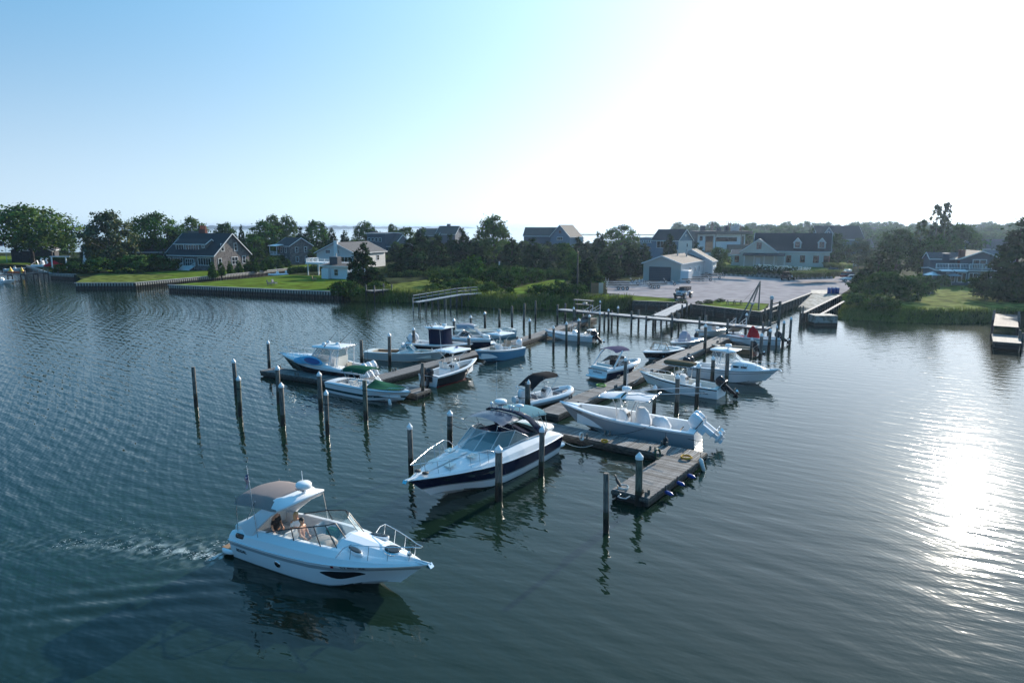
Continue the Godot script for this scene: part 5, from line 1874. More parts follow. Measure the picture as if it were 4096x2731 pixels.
	letters(o, "Bay-Star", 0.24, "letter_dark", on_side(o.get_meta("hull"), 0.16, 0.52, 1.0))
	# N: light blue
	o = cc_boat("center_console_boat", "light blue console boat with white hardtop and single white outboard", Vector3(-1.53, 0, -69.3), -2.271, {"L": 6.6, "B": 2.5, "ys": 0.9, "yb": 1.35, "p": 2.3, "sole": 0.4, "g": 0.22, "rake": 1.2},
		[["hull", 0.0, 0.88, "gel_blue"], ["sheer_strake", 0.88, 1.0, "gel_white"]], {"cx": -0.2, "em": "engine_white", "k": 1.15, "tilt": 0.1, "pads": "vinyl_grey", "seat": "vinyl_tan", "top": "gel_white", "ty": 2.65, "tl": 2.5, "tw": 1.05})
	radar(o, Vector3(-0.3, 2.86, 0), 0.27)
	antenna(o, Vector3(-0.2, 2.7, 0.6), 2.6)
	seat(o, Vector3(1.0, 0.75, 0.0), 0.8, "vinyl_tan", 0.0, 0.55, "console_seat")
	seat(o, Vector3(-2.85, 0.75, 0.0), 1.5, "vinyl_tan", 0.0, 0.25, "transom_bench")
	# S: navy hull with red bottom
	o = cc_boat("center_console_boat", "dark navy console boat with red waterline and white hardtop, twin dark outboards", Vector3(-5.25, 0, -59.84), 0.926, {"L": 6.5, "B": 2.5, "ys": 0.9, "yb": 1.4, "p": 2.2, "sole": 0.42, "g": 0.24, "rake": 1.3},
		[["red_boot", 0.0, 0.1, "stripe_red"], ["hull", 0.1, 0.87, "gel_black"], ["sheer_strake", 0.87, 1.0, "gel_white"]], {"cx": 0.1, "engines": 2, "em": "engine_black", "k": 1.1, "tilt": 0.25, "pads": "vinyl_tan", "seat": "vinyl_white", "top": "gel_white", "ty": 2.75, "tl": 2.7, "tw": 1.2, "bottom": "antifoul_red", "transom": "gel_white"})
	antenna(o, Vector3(-0.9, 2.8, -0.6), 3.6, Vector3(-0.3, 0, 0))
	antenna(o, Vector3(-0.4, 2.8, 0.5), 1.5)
	st = S()
	lathe(st, [Vector2(0.16, 0), Vector2(0.16, 0.06), Vector2(0.05, 0.09)], Vector3(0.4, 2.85, 0.1), 10)
	part("roof_light", st, "fender_blue", o)
	# Q: black hull with a black enclosure
	o = cc_boat("center_console_boat", "black-hulled console boat with dark curtains under its hardtop, twin white engines", Vector3(-7.57, 0, -72.64), -0.534, {"L": 8.0, "B": 2.6, "ys": 0.9, "yb": 1.35, "p": 2.3, "sole": 0.42, "g": 0.3, "rake": 1.3},
		[["hull", 0.0, 0.86, "gel_black"], ["sheer_strake", 0.86, 1.0, "gel_white"]], {"cx": 0.0, "engines": 2, "em": "engine_white", "k": 1.2, "tilt": 0.75, "top": "gel_white", "ty": 2.85, "tl": 2.6, "tw": 1.1, "pads": "vinyl_white", "screen": false})
	for c in o.get_children():
		if c.name.begins_with("outboard_motor"):
			c.position.y += 0.15
	st = S()
	var ring0 := []
	var ring1 := []
	for p in rrect(-1.25, 0.95, 0.72, 0.15, 2):
		ring0.append(Vector3(p.x, 0.5, p.y))
		ring1.append(Vector3(p.x * 0.93 - 0.1, 2.76, p.y * 1.12))
	loft(st, [ring0, ring1], true, true)
	part("enclosure_curtain", st, "cloth_navy", o)
	radar(o, Vector3(0.5, 3.06, 0.2), 0.26)
	for z in [1.0, -1.0]:
		antenna(o, Vector3(-0.6, 2.85, 0.8 * z), 1.6, Vector3(-1.9, 0, 0.4 * z), "black_plastic", 0.035)
	antenna(o, Vector3(0.2, 2.85, -0.6), 3.0)
	# G, H, I, M: small ones
	o = cc_boat("center_console_boat", "small white console boat with lilac console cover beside the walkway", Vector3(19.64, 0, -76.74), -2.260, {"L": 6.3, "B": 2.2, "ys": 0.6, "yb": 0.85, "p": 2.8, "sole": 0.3, "g": 0.16, "rake": 0.7}, [["hull", 0.0, 0.88, "gel_grey"], ["sheer_strake", 0.88, 1.0, "gel_white"]],
		{"cx": 0.0, "cover": "cloth_lilac", "ch": 1.15, "k": 1.0, "tilt": 0.5, "rail": true})
	o = cc_boat("center_console_boat", "small white console boat with pale cover nearest the right gangway's foot", Vector3(24.61, 0, -84.61), -2.349, {"L": 6.4, "B": 2.3, "ys": 0.65, "yb": 1.0, "p": 2.6, "sole": 0.32, "g": 0.18, "rake": 0.8}, [["hull", 0.0, 0.85, "gel_cream"], ["sheer_strake", 0.85, 1.0, "gel_white"]],
		{"cx": -0.4, "cover": "cloth_white", "ch": 1.05, "k": 1.0, "tilt": 0.4})
	antenna(o, Vector3(0.3, 0.6, 0.4), 2.6)
	o = cc_boat("center_console_boat", "white console boat with bright red covers and low bow rail", Vector3(28.07, 0, -78.64), 2.999, {"L": 5.9, "B": 2.2, "ys": 0.7, "yb": 0.95, "p": 2.6, "sole": 0.32, "g": 0.18, "rake": 0.8}, [["hull", 0.0, 0.84, "gel_white"], ["rub_band", 0.84, 0.92, "gel_navy"], ["sheer_strake", 0.92, 1.0, "gel_white"]],
		{"cx": 0.0, "cover": "cloth_red", "ch": 1.35, "k": 1.1, "tilt": 0.9, "rail": true})
	box_part(o, "red_seat_cover", Vector3(1.1, 0.6, 0.1), Vector3(0.55, 0.5, 0.7), "cloth_red", 0.12)
	for c in o.get_children():
		if c.name.begins_with("outboard_motor"):
			c.position.y += 0.2
	o = cc_boat("skiff", "open white skiff with dark sheer line and dark tilted outboard among pilings", Vector3(6.95, 0, -81.68), 2.729, {"L": 6.3, "B": 2.0, "ys": 0.62, "yb": 0.95, "p": 2.0, "sole": 0.25, "g": 0.09, "rake": 0.9}, [["hull", 0.0, 0.92, "gel_white"], ["sheer_strake", 0.92, 1.0, "gel_black"]],
		{"cx": -0.7, "k": 1.1, "tilt": 0.75, "ch": 0.95, "well": 0.95, "rub": "gel_white"})
	st = S()
	for z in [1.0, -1.0]:
		tube(st, [Vector3(-0.2, 0.3, 0.4 * z), Vector3(-0.3, 1.75, 0.38 * z), Vector3(-0.6, 1.85, 0.38 * z)], 0.025)
		rod(st, Vector3(-2.2, 0.3, 0.45 * z), Vector3(-2.6, 1.35, 0.45 * z), 0.025)
	part("grab_frame", st, "steel", o)
	box_part(o, "poling_platform", Vector3(-2.75, 1.36, 0), Vector3(0.8, 0.06, 1.15), "gel_white", 0.02)
	box_part(o, "thwart", Vector3(1.4, 0.45, 0), Vector3(0.5, 0.35, 1.3), "gel_white", 0.03)
	seat(o, Vector3(-1.7, 0.65, 0), 0.8, "vinyl_white", 0, 0.3)

func other_boats():
	# D: inflatable with a black bimini
	var o := boat("rigid_inflatable_boat", "grey and white rigid inflatable with black folding bimini beside the walkway", Vector3(2.82, 0, -51.85), 0.688)
	var st := S()
	for z in [1.0, -1.0]:
		var pts := []
		for q in [[-2.75, 0.42, 0.88], [-1.5, 0.42, 0.92], [0.2, 0.45, 0.92], [1.2, 0.52, 0.82], [1.9, 0.62, 0.55], [2.25, 0.7, 0.22], [2.32, 0.72, 0.0]]:
			pts.append(Vector3(q[0], q[1], q[2] * z))
		tube(st, pts, 0.27, 0.25, 12)
	part("buoyancy_tube", st, "gel_white", o)
	st = S()
	for z in [1.0, -1.0]:
		var rings := []
		for q in [[-2.6, 0.42, 0.88], [-1.5, 0.42, 0.92], [0.2, 0.45, 0.92], [1.2, 0.52, 0.82], [1.9, 0.62, 0.55], [2.2, 0.68, 0.28]]:
			var ring := []
			for a in [0.15, -0.3, -0.75, -1.1]:
				ring.append(Vector3(q[0] + maxf(0.0, (0.8 - q[2])) * 0.35 * cos(a), q[1] + sin(a) * 0.285, (q[2] + cos(a) * 0.285) * z))
			rings.append(ring)
		loft(st, rings, false, true, false, 1 if z > 0 else 2)
	part("grey_side_panel", st, "tube_grey", o)
	st = S()
	var rr := []
	for q in [[-2.5, 0.8, -0.25], [0.5, 0.8, -0.25], [1.5, 0.6, 0.0], [2.2, 0.1, 0.5]]:
		rr.append([Vector3(q[0], 0.32, q[1]), Vector3(q[0], q[2], 0), Vector3(q[0], 0.32, -q[1])])
	loft(st, rr, false, false)
	quad(st, Vector3(-2.5, 0.32, 0.8), Vector3(1.9, 0.34, 0.5), Vector3(1.9, 0.34, -0.5), Vector3(-2.5, 0.32, -0.8))
	part("deck", st, "gel_white", o)
	console(o, -0.15, 0.3, 0.7, 0.95, "gel_white", 0.75)
	seat(o, Vector3(-1.3, 0.5, 0), 1.1, "vinyl_grey", 0, 0.3, "bench_seat", 0.6)
	box_part(o, "bow_pad", Vector3(1.45, 0.5, 0), Vector3(0.9, 0.14, 1.0), "vinyl_grey", 0.04)
	for z in [1.0, -1.0]:
		box_part(o, "side_pad", Vector3(1.2, 0.72, 0.62 * z), Vector3(0.9, 0.22, 0.1), "vinyl_grey", 0.03, Basis(Vector3.UP, 0.25 * z))
	outboard(o, Vector3(-2.6, 0.62, 0), 1.05, "engine_white", 0.2)
	st = S()
	var rings := []
	for i in 7:
		var u := i / 6.0
		var ring := []
		for k in 7:
			var v := k / 3.0 - 1.0
			ring.append(Vector3(lerpf(-2.5, 0.35, u), (1.55 + 0.75 * minf(u / 0.42, 1.0) - 0.06 * maxf(u - 0.42, 0)) + 0.07 * (1 - v * v) - (0.16 if absf(v) > 0.95 else 0.0), v * 0.88))
		rings.append(ring)
	loft(st, rings, false, true)
	part("bimini", st, "cloth_black", o)
	st = S()
	for z in [1.0, -1.0]:
		rod(st, Vector3(-1.0, 0.6, 0.85 * z), Vector3(0.3, 2.22, 0.86 * z), 0.016)
		rod(st, Vector3(-1.0, 0.6, 0.85 * z), Vector3(-1.3, 2.25, 0.86 * z), 0.016)
		tube(st, [Vector3(-2.3, 0.6, 0.8 * z), Vector3(-2.65, 1.5, 0.75 * z), Vector3(-2.2, 1.52, 0.75 * z)], 0.03)
		rod(st, Vector3(-1.7, 0.6, 0.8 * z), Vector3(-2.3, 1.5, 0.75 * z), 0.025)
	rod(st, Vector3(-2.65, 1.5, 0.75), Vector3(-2.65, 1.5, -0.75), 0.03)
	part("stern_arch", st, "steel", o)
	# E: bowrider, stern to the viewer
	o = boat("bowrider", "white bowrider with navy lower hull and navy bimini, stern towards the viewer", Vector3(10, 0, -62.18), 0.752)
	var h := HU({"L": 6.3, "B": 2.5, "ys": 0.8, "yb": 1.0, "p": 2.6, "sole": 0.35, "g": 0.14, "rake": 0.9, "tr": 0.9, "co": [[0, 0.12, 0.1], [0.15, 0.22, 0.14], [0.6, 0.22, 0.16], [1, 0.05, 0.05]], "crown": [[0, 0.02], [1, 0.05]]})
	hull(o, h, [["hull", 0.0, 0.8, "gel_navy"], ["sheer_strake", 0.8, 1.0, "gel_white"]], "antifoul", "gel_white", "gel_white")
	deck(o, h, [[0.16, 0.52, 0.35], [0.6, 0.9, 0.45]])
	coaming_pad(o, h, 0.62, 0.88, 0.75, 0.4, "vinyl_white")
	st = S()
	slab(st, rrect(-3.75, -3.0, 1.05, 0.3), 0.2, 0.32, 0.04)
	part("swim_platform", st, "gel_white", o)
	st = S()
	slab(st, rrect(-3.1, -2.35, 0.95, 0.25), 0.8, 1.12, 0.1)
	part("stern_sunpad", st, "vinyl_white", o)
	seat(o, Vector3(-2.0, 0.7, 0), 1.7, "vinyl_white", 0, 0.5, "rear_bench")
	seat(o, Vector3(-0.8, 0.7, -0.6), 0.55, "vinyl_white", 0, 0.5, "helm_seat")
	for z in [1.0, -1.0]:
		box_part(o, "dash", Vector3(0.05, 0.85, 0.68 * z), Vector3(0.7, 0.7, 0.75), "black_plastic", 0.1)
	windscreen(o, mirror([Vector3(-1.4, 1.2, 1.02), Vector3(0.1, 1.2, 1.02), Vector3(0.7, 1.2, 0.55)]), mirror([Vector3(-1.2, 1.3, 1.0), Vector3(-0.4, 1.65, 0.9), Vector3(0.1, 1.68, 0.48)]), "pane_smoke", "alloy", 0.025)
	arch(o, mirror([Vector3(-2.3, 1.0, 1.14), Vector3(-1.4, 2.0, 1.1), Vector3(-0.9, 2.4, 1.0)]).slice(0, 3), [0.22, 0.15, 0.12], 0.08, "gel_white", "tower_leg")
	arch(o, [Vector3(-2.3, 1.0, -1.14), Vector3(-1.4, 2.0, -1.1), Vector3(-0.9, 2.4, -1.0)], [0.22, 0.15, 0.12], 0.08, "gel_white", "tower_leg")
	bimini(o, -1.9, 0.2, 1.0, 2.42, "cloth_darkblue", [[0.0, 1.2, 1.0, 0.1]], 0.1, "bimini", 0.0, 0.2)
	letters(o, "Delfinman", 0.2, "letter_dark", Transform3D(Basis(Vector3(0, 0, 1), Vector3.UP, Vector3(-1, 0, 0)), Vector3(-3.17, 0.6, 0)))
	# F: black runabout
	o = boat("runabout", "small black-hulled runabout with dark wooden windscreen frame", Vector3(15.53, 0, -70.28), -2.371)
	h = HU({"L": 6.3, "B": 2.15, "ys": 0.65, "yb": 0.95, "p": 2.2, "sole": 0.25, "g": 0.12, "rake": 0.8})
	hull(o, h, [["boot_stripe", 0.0, 0.08, "gel_white"], ["hull", 0.08, 0.86, "gel_black"], ["sheer_strake", 0.86, 1.0, "gel_white"]], "antifoul", "gel_white")
	deck(o, h, [[0.06, 0.62, 0.25]])
	windscreen(o, mirror([Vector3(-0.2, 0.85, 0.98), Vector3(0.6, 0.9, 0.9), Vector3(1.2, 0.95, 0.4)]), mirror([Vector3(-0.1, 0.95, 0.96), Vector3(0.1, 1.5, 0.8), Vector3(0.55, 1.55, 0.36)]), "pane_clear", "teak", 0.035)
	seat(o, Vector3(-0.6, 0.5, 0.5), 0.5, "vinyl_white", 0, 0.45)
	seat(o, Vector3(-2.2, 0.45, 0), 1.5, "vinyl_white", 0, 0.2, "stern_bench")
	antenna(o, Vector3(0.9, 0.95, -0.7), 2.9)
	for q in [0.1, -0.3, -0.6]:
		var g := thing("gull", ["white gull perched on the black runabout's far gunwale, nearest its windscreen", "middle gull perched on the black runabout's far gunwale", "gull perched nearest the black runabout's stern"][[0.1, -0.3, -0.6].find(q)], "gull", o.transform * Vector3(q * 3.5 - 0.6, 0.82, 0.98), q * 5.0, "gulls on the black runabout")
		bird(g, 0.2, "bird_white")
	# J: walkaround with hardtop
	o = boat("walkaround_boat", "white walkaround fishing boat with hardtop, vinyl curtains and bow pulpit", Vector3(19.71, 0, -59.53), -0.663)
	h = HU({"L": 7.7, "B": 2.75, "ys": 0.95, "yb": 1.38, "p": 2.3, "sole": 0.45, "g": 0.2, "rake": 1.3, "crown": [[0, 0.03], [1, 0.05]]})
	hull(o, h, [["hull", 0.0, 0.74, "gel_white"], ["navy_pin_stripe", 0.74, 0.77, "gel_navy"], ["upper_hull", 0.77, 0.93, "gel_white"], ["navy_stripe", 0.93, 0.99, "gel_navy"]], "antifoul", "gel_white", "gel_white")
	deck(o, h, [[0.05, 0.48, 0.45]])
	sole(o, h, 0.06, 0.47, 0.46, "nonskid", 0.02)
	st = S()
	var cab := []
	for q in [[0.1, 0.95, 0.62], [0.9, 0.92, 0.6], [1.7, 0.7, 0.46], [2.4, 0.4, 0.22], [2.75, 0.2, 0.05]]:
		var y := hy(h, (q[0] + h.L / 2) / h.L) + 0.04
		cab.append([Vector3(q[0], y, q[1]), Vector3(q[0], y + q[2] * 0.8, q[1] * 0.86), Vector3(q[0], y + q[2], q[1] * 0.6), Vector3(q[0], y + q[2] * 1.06, 0), Vector3(q[0], y + q[2], -q[1] * 0.6), Vector3(q[0], y + q[2] * 0.8, -q[1] * 0.86), Vector3(q[0], y, -q[1])])
	loft(st, cab, false, true, true)
	var cb := part("cabin_trunk", st, "gel_white", o)
	for z in [1.0, -1.0]:
		for q in [[0.55, 0.55], [1.2, 0.5]]:
			box_part(cb, "cabin_window", Vector3(q[0], 1.42, (0.92 - (q[0] - 0.55) * 0.14) * z), Vector3(0.5, 0.17, 0.06), "pane_smoke", 0.02, Basis(Vector3.UP, 0.16 * z) * Basis(Vector3.RIGHT, -0.25 * z))
	windscreen(o, mirror([Vector3(-0.9, 1.55, 1.0), Vector3(0.2, 1.7, 0.88), Vector3(0.85, 1.75, 0.4)]), mirror([Vector3(-0.8, 2.5, 0.95), Vector3(-0.55, 2.52, 0.82), Vector3(-0.25, 2.55, 0.38)]), "pane_clear", "gel_white", 0.03)
	t_top(o, -0.75, 0.5, 2.72, 2.3, 1.05, "gel_white", "gel_white", 0.85, false, 0.1, 0.3)
	for z in [1.0, -1.0]:
		st = S()
		quad(st, Vector3(-1.65, 1.1, 1.02 * z), Vector3(-1.65, 2.6, 0.95 * z), Vector3(-0.75, 2.6, 0.95 * z), Vector3(-0.8, 1.4, 1.02 * z))
		part("vinyl_curtain", st, "pane_vinyl", o)
	radar(o, Vector3(-0.55, 3.0, 0), 0.3)
	seat(o, Vector3(-1.3, 0.9, 0.5), 0.55, "vinyl_white", 0, 0.5, "helm_seat")
	seat(o, Vector3(-3.5, 0.75, 0), 1.9, "gel_white", 0, 0.3, "transom_bench")
	for z in [-0.38, 0.38]:
		outboard(o, Vector3(-4.15, 0.8, z), 1.1, "engine_black", 0.15)
	bow_rail(o, h, 0.58, 0.985, 0.55, 5)
	cleat_and_anchor(o, h)
	antenna(o, Vector3(-1.4, 2.7, -0.8), 1.2, Vector3(-0.5, 0, 0), "black_plastic")
	letters(o, "GRADY-WHITE", 0.14, "letter_dark", on_side(h, 0.1, 0.84, 1.0))
	# L: dark dinghy behind it
	o = boat("skiff", "dark brown low skiff with black outboard, half hidden behind the walkaround boat", Vector3(23.99, 0, -73.31), 2.762)
	h = HU({"L": 4.3, "B": 1.8, "ys": 0.5, "yb": 0.62, "p": 3.0, "sole": 0.2, "g": 0.14, "rake": 0.5})
	hull(o, h, [["hull", 0.0, 1.0, "teak"]], "antifoul", "rubber")
	deck(o, h, [[0.06, 0.8, 0.2]], "vinyl_tan")
	outboard(o, Vector3(-2.4, 0.6, 0), 1.0, "engine_black", 0.7)
	# O: grey work skiff
	o = boat("work_skiff", "grey flat-sided work skiff with square stern and cream engine box", Vector3(-3.49, 0, -82.83), -2.630)
	h = HU({"L": 8.0, "B": 2.4, "ys": 0.85, "yb": 1.15, "p": 2.0, "sole": 0.3, "g": 0.1, "rake": 0.5, "ch": 0.92, "tr": 0.98})
	hull(o, h, [["hull", 0.0, 1.0, "gel_pale"]], "antifoul", "gel_cream")
	deck(o, h, [[0.04, 0.8, 0.3]], "gel_cream")
	box_part(o, "engine_box", Vector3(1.6, 1.25, 0.1), Vector3(1.3, 0.9, 1.2), "gel_cream", 0.06)
	st = S()
	hoop_net(st, Vector3(-2.4, 2.1, 0.6))
	part("landing_net", st, "black_plastic", o)
	# P: bowrider with grey bimini
	o = boat("bowrider", "white bowrider with grey bimini and white wake tower, bow to the left", Vector3(-5.48, 0, -77.33), -3.018)
	h = HU({"L": 5.9, "B": 2.4, "ys": 0.8, "yb": 1.05, "p": 2.5, "sole": 0.35, "g": 0.16, "rake": 1.0, "co": [[0, 0.1, 0.1], [0.15, 0.2, 0.14], [0.6, 0.2, 0.16], [1, 0.05, 0.05]]})
	hull(o, h, [["hull", 0.0, 0.7, "gel_navy"], ["upper_hull", 0.7, 1.0, "gel_white"]], "antifoul", "steel", "gel_white")
	deck(o, h, [[0.14, 0.52, 0.35], [0.6, 0.88, 0.4]])
	st = S()
	slab(st, rrect(-3.6, -2.85, 1.0, 0.3), 0.2, 0.34, 0.04)
	part("swim_platform", st, "gel_white", o)
	st = S()
	slab(st, rrect(-2.9, -2.0, 0.9, 0.3), 0.8, 1.2, 0.14, 0.1)
	part("stern_lounge", st, "vinyl_white", o)
	seat(o, Vector3(-1.8, 0.7, 0), 1.6, "vinyl_tan", 0, 0.5, "rear_bench")
	windscreen(o, mirror([Vector3(-0.9, 1.2, 1.0), Vector3(0.2, 1.2, 0.98), Vector3(0.8, 1.22, 0.5)]), mirror([Vector3(-0.8, 1.28, 0.98), Vector3(-0.2, 1.65, 0.85), Vector3(0.2, 1.7, 0.42)]), "pane_smoke", "steel", 0.025)
	for z in [1.0, -1.0]:
		arch(o, [Vector3(-2.3, 1.0, 1.12 * z), Vector3(-1.3, 1.9, 1.08 * z), Vector3(-0.3, 2.35, 1.0 * z)], [0.16, 0.12, 0.1], 0.09, "gel_white", "tower_leg")
	bimini(o, -1.1, 0.9, 1.0, 2.35, "cloth_greycloth", [[0.6, 1.2, 1.0, 0.2]], 0.25, "bimini", 0.0, 0.22)
	# R: pale launch
	o = boat("launch", "long pale blue launch with teak cockpit and curved green windscreen", Vector3(-10.7, 0, -68.82), -0.307)
	h = HU({"L": 9.0, "B": 2.6, "ys": 0.75, "yb": 1.15, "p": 2.1, "sole": 0.35, "g": 0.2, "rake": 1.3, "sm": 0.45, "tr": 0.82})
	hull(o, h, [["hull", 0.0, 0.14, "gel_cream"], ["upper_hull", 0.14, 0.9, "gel_pale"], ["sheer_strake", 0.9, 1.0, "gel_cream"]], "antifoul", "steel", "gel_pale")
	deck(o, h, [[0.08, 0.42, 0.35], [0.62, 0.82, 0.4]], "gel_cream")
	sole(o, h, 0.09, 0.41, 0.36, "teak", 0.02)
	coaming_pad(o, h, 0.1, 0.34, 0.8, 0.45, "teak", "side_bench")
	coaming_pad(o, h, 0.64, 0.8, 0.85, 0.45, "vinyl_tan")
	windscreen(o, mirror([Vector3(-0.4, 0.95, 1.0), Vector3(0.5, 0.98, 0.85), Vector3(0.95, 1.0, 0.4)]), mirror([Vector3(-0.5, 1.35, 0.92), Vector3(0.0, 1.55, 0.78), Vector3(0.35, 1.58, 0.36)]), "pane_tint", "steel", 0.02)
	st = S()
	slab(st, rrect(-5.2, -4.4, 0.9, 0.25), 0.2, 0.3, 0.03)
	part("swim_platform", st, "teak", o)
	# U: deck boat with green bimini
	o = boat("deck_boat", "white deck boat with dark green stripe, green bimini and green bow cover", Vector3(-11.33, 0, -53.46), -0.590)
	h = HU({"L": 8.5, "B": 2.55, "ys": 0.85, "yb": 0.95, "p": 3.0, "sole": 0.4, "g": 0.16, "rake": 1.0, "tr": 0.86, "sm": 0.4, "co": [[0, 0.06, 0.1], [0.2, 0.14, 0.14], [1, 0.05, 0.05]]})
	hull(o, h, [["lower_hull", 0.0, 0.3, "gel_white"], ["green_stripe", 0.3, 0.52, "gel_dark_green"], ["hull", 0.52, 1.0, "gel_white"]], "antifoul", "stripe_grey", "gel_white")
	deck(o, h, [[0.12, 0.5, 0.4], [0.58, 0.9, 0.45]])
	coaming_pad(o, h, 0.14, 0.36, 0.85, 0.5, "vinyl_white", "side_bench")
	seat(o, Vector3(-0.9, 0.75, 0.6), 0.6, "vinyl_white", 0, 0.5, "helm_seat")
	for z in [1.0, -1.0]:
		box_part(o, "dash", Vector3(0.1, 0.85, 0.72 * z), Vector3(0.6, 0.65, 0.65), "gel_white", 0.08)
		windscreen(o, [Vector3(-0.9, 1.05, 1.08 * z), Vector3(0.2, 1.05, 1.06 * z), Vector3(0.5, 1.05, 0.45 * z)], [Vector3(-0.8, 1.12, 1.06 * z), Vector3(-0.2, 1.5, 0.98 * z), Vector3(0.05, 1.52, 0.42 * z)], "pane_clear", "steel", 0.022)
	st = S()
	var gr := []
	for i in 7:
		var u := i / 6.0
		var s := lerpf(0.56, 0.92, u)
		var ring := []
		for k in 9:
			var v := k / 4.0 - 1.0
			ring.append(Vector3(hx(h, s), hy(h, s) + 0.16 + (0.45 * (1.0 - u) * (1.0 - u) * (1.0 - absf(v)) - 0.12 * sin(u * PI) * (1.0 - v * v)), v * (hb(h, s) - 0.12)))
		gr.append(ring)
	loft(st, gr, false, true)
	part("bow_cover", st, "cloth_green", o)
	bimini(o, -2.4, 0.3, 0.95, 2.2, "cloth_green", [[-1.2, 1.0, 1.0, 0.2], [-1.2, 1.0, 1.0, -2.3], [-0.2, 1.0, 1.0, -1.2]], 0.16, "bimini", 0.05, 0.18)
	bow_rail(o, h, 0.78, 0.97, 0.25, 2)
	letters(o, "NY 1072 UV", 0.13, "letter_light", on_side(h, 0.62, 0.4, 1.0), true, "registration_number")
	# V: rib in the canal
	o = boat("rigid_inflatable_boat", "small white inflatable with console lying in the narrow canal by the far lawn", Vector3(-64.78, 0, -188.98), -2.312)
	st = S()
	for z in [1.0, -1.0]:
		tube(st, [Vector3(-2.8, 0.35, 0.85 * z), Vector3(1.2, 0.4, 0.85 * z), Vector3(2.3, 0.5, 0.4 * z), Vector3(2.6, 0.55, 0)], 0.25, -1, 8)
	part("buoyancy_tube", st, "gel_white", o)
	st = S()
	quad(st, Vector3(-2.7, 0.3, 0.8), Vector3(2.0, 0.32, 0.4), Vector3(2.0, 0.32, -0.4), Vector3(-2.7, 0.3, -0.8))
	part("deck", st, "gel_white", o)
	console(o, 0, 0.3, 0.7, 1.0)
	outboard(o, Vector3(-2.7, 0.6, 0), 1.0, "engine_white", 0.5)
	antenna(o, Vector3(0.5, 0.6, 0.5), 3.2, Vector3(-1, 0, 0))

func hoop_net(st, c: Vector3):
	var hoop := []
	for i in 11:
		hoop.append(c + Vector3(0, 0.4 * sin(TAU * i / 10), 0.26 * cos(TAU * i / 10)))
	tube(st, hoop, 0.018, -1, 4)
	rod(st, c + Vector3(0, -1.6, 0), c + Vector3(0, -0.4, 0), 0.018)

func bird(g: Node3D, k: float, m: String):
	var st := S()
	var b := Basis(Vector3(0, 0, 1), 0.5)
	lathe(st, [Vector2(0.02, -0.95), Vector2(0.22, -0.55), Vector2(0.38, -0.05), Vector2(0.34, 0.3), Vector2(0.16, 0.62), Vector2(0.13, 0.8), Vector2(0.19, 0.95), Vector2(0.15, 1.12), Vector2(0.03, 1.2)], Vector3(0, 0.95 * k, 0), 9, true, Basis(b.x * k, Basis(Vector3(0, 0, 1), -0.55).y * k, b.z * k * 0.9))
	part("body", st, m, g)
	st = S()
	rod(st, Vector3(0.62, 1.78, 0) * k, Vector3(0.95, 1.72, 0) * k, 0.05 * k, 0.015 * k, 5)
	part("beak", st, "lamp_amber", g)
	st = S()
	for z in [-0.12, 0.12]:
		rod(st, Vector3(0, 0.0, z) * k, Vector3(0.05, 0.6, z) * k, 0.035 * k, -1, 5)
	part("legs", st, "lamp_amber", g)

func marina_boats():
	express_under_way()
	navy_express()
	black_cruiser()
	console_boats()
	other_boats()


# ---------------------------------------------------------------- houses
# ridge along x; the front wall faces z; base at y = 0
func house(called: String, label: String, a: Vector3, b: Vector3, w: float, d: float, eave: float, ridge: float, wall: String, roof: String, over := 0.45) -> Node3D:
	var turn := heading(a, b)
	var back := Vector3(sin(turn), 0, cos(turn)) * (-d / 2)
	var along := Vector3(cos(turn), 0, -sin(turn))
	var o := thing(called, label, "house", a + along * (w / 2) + back, turn)
	block(o, Vector3.ZERO, w, d, eave, ridge, wall, roof, over)
	return o

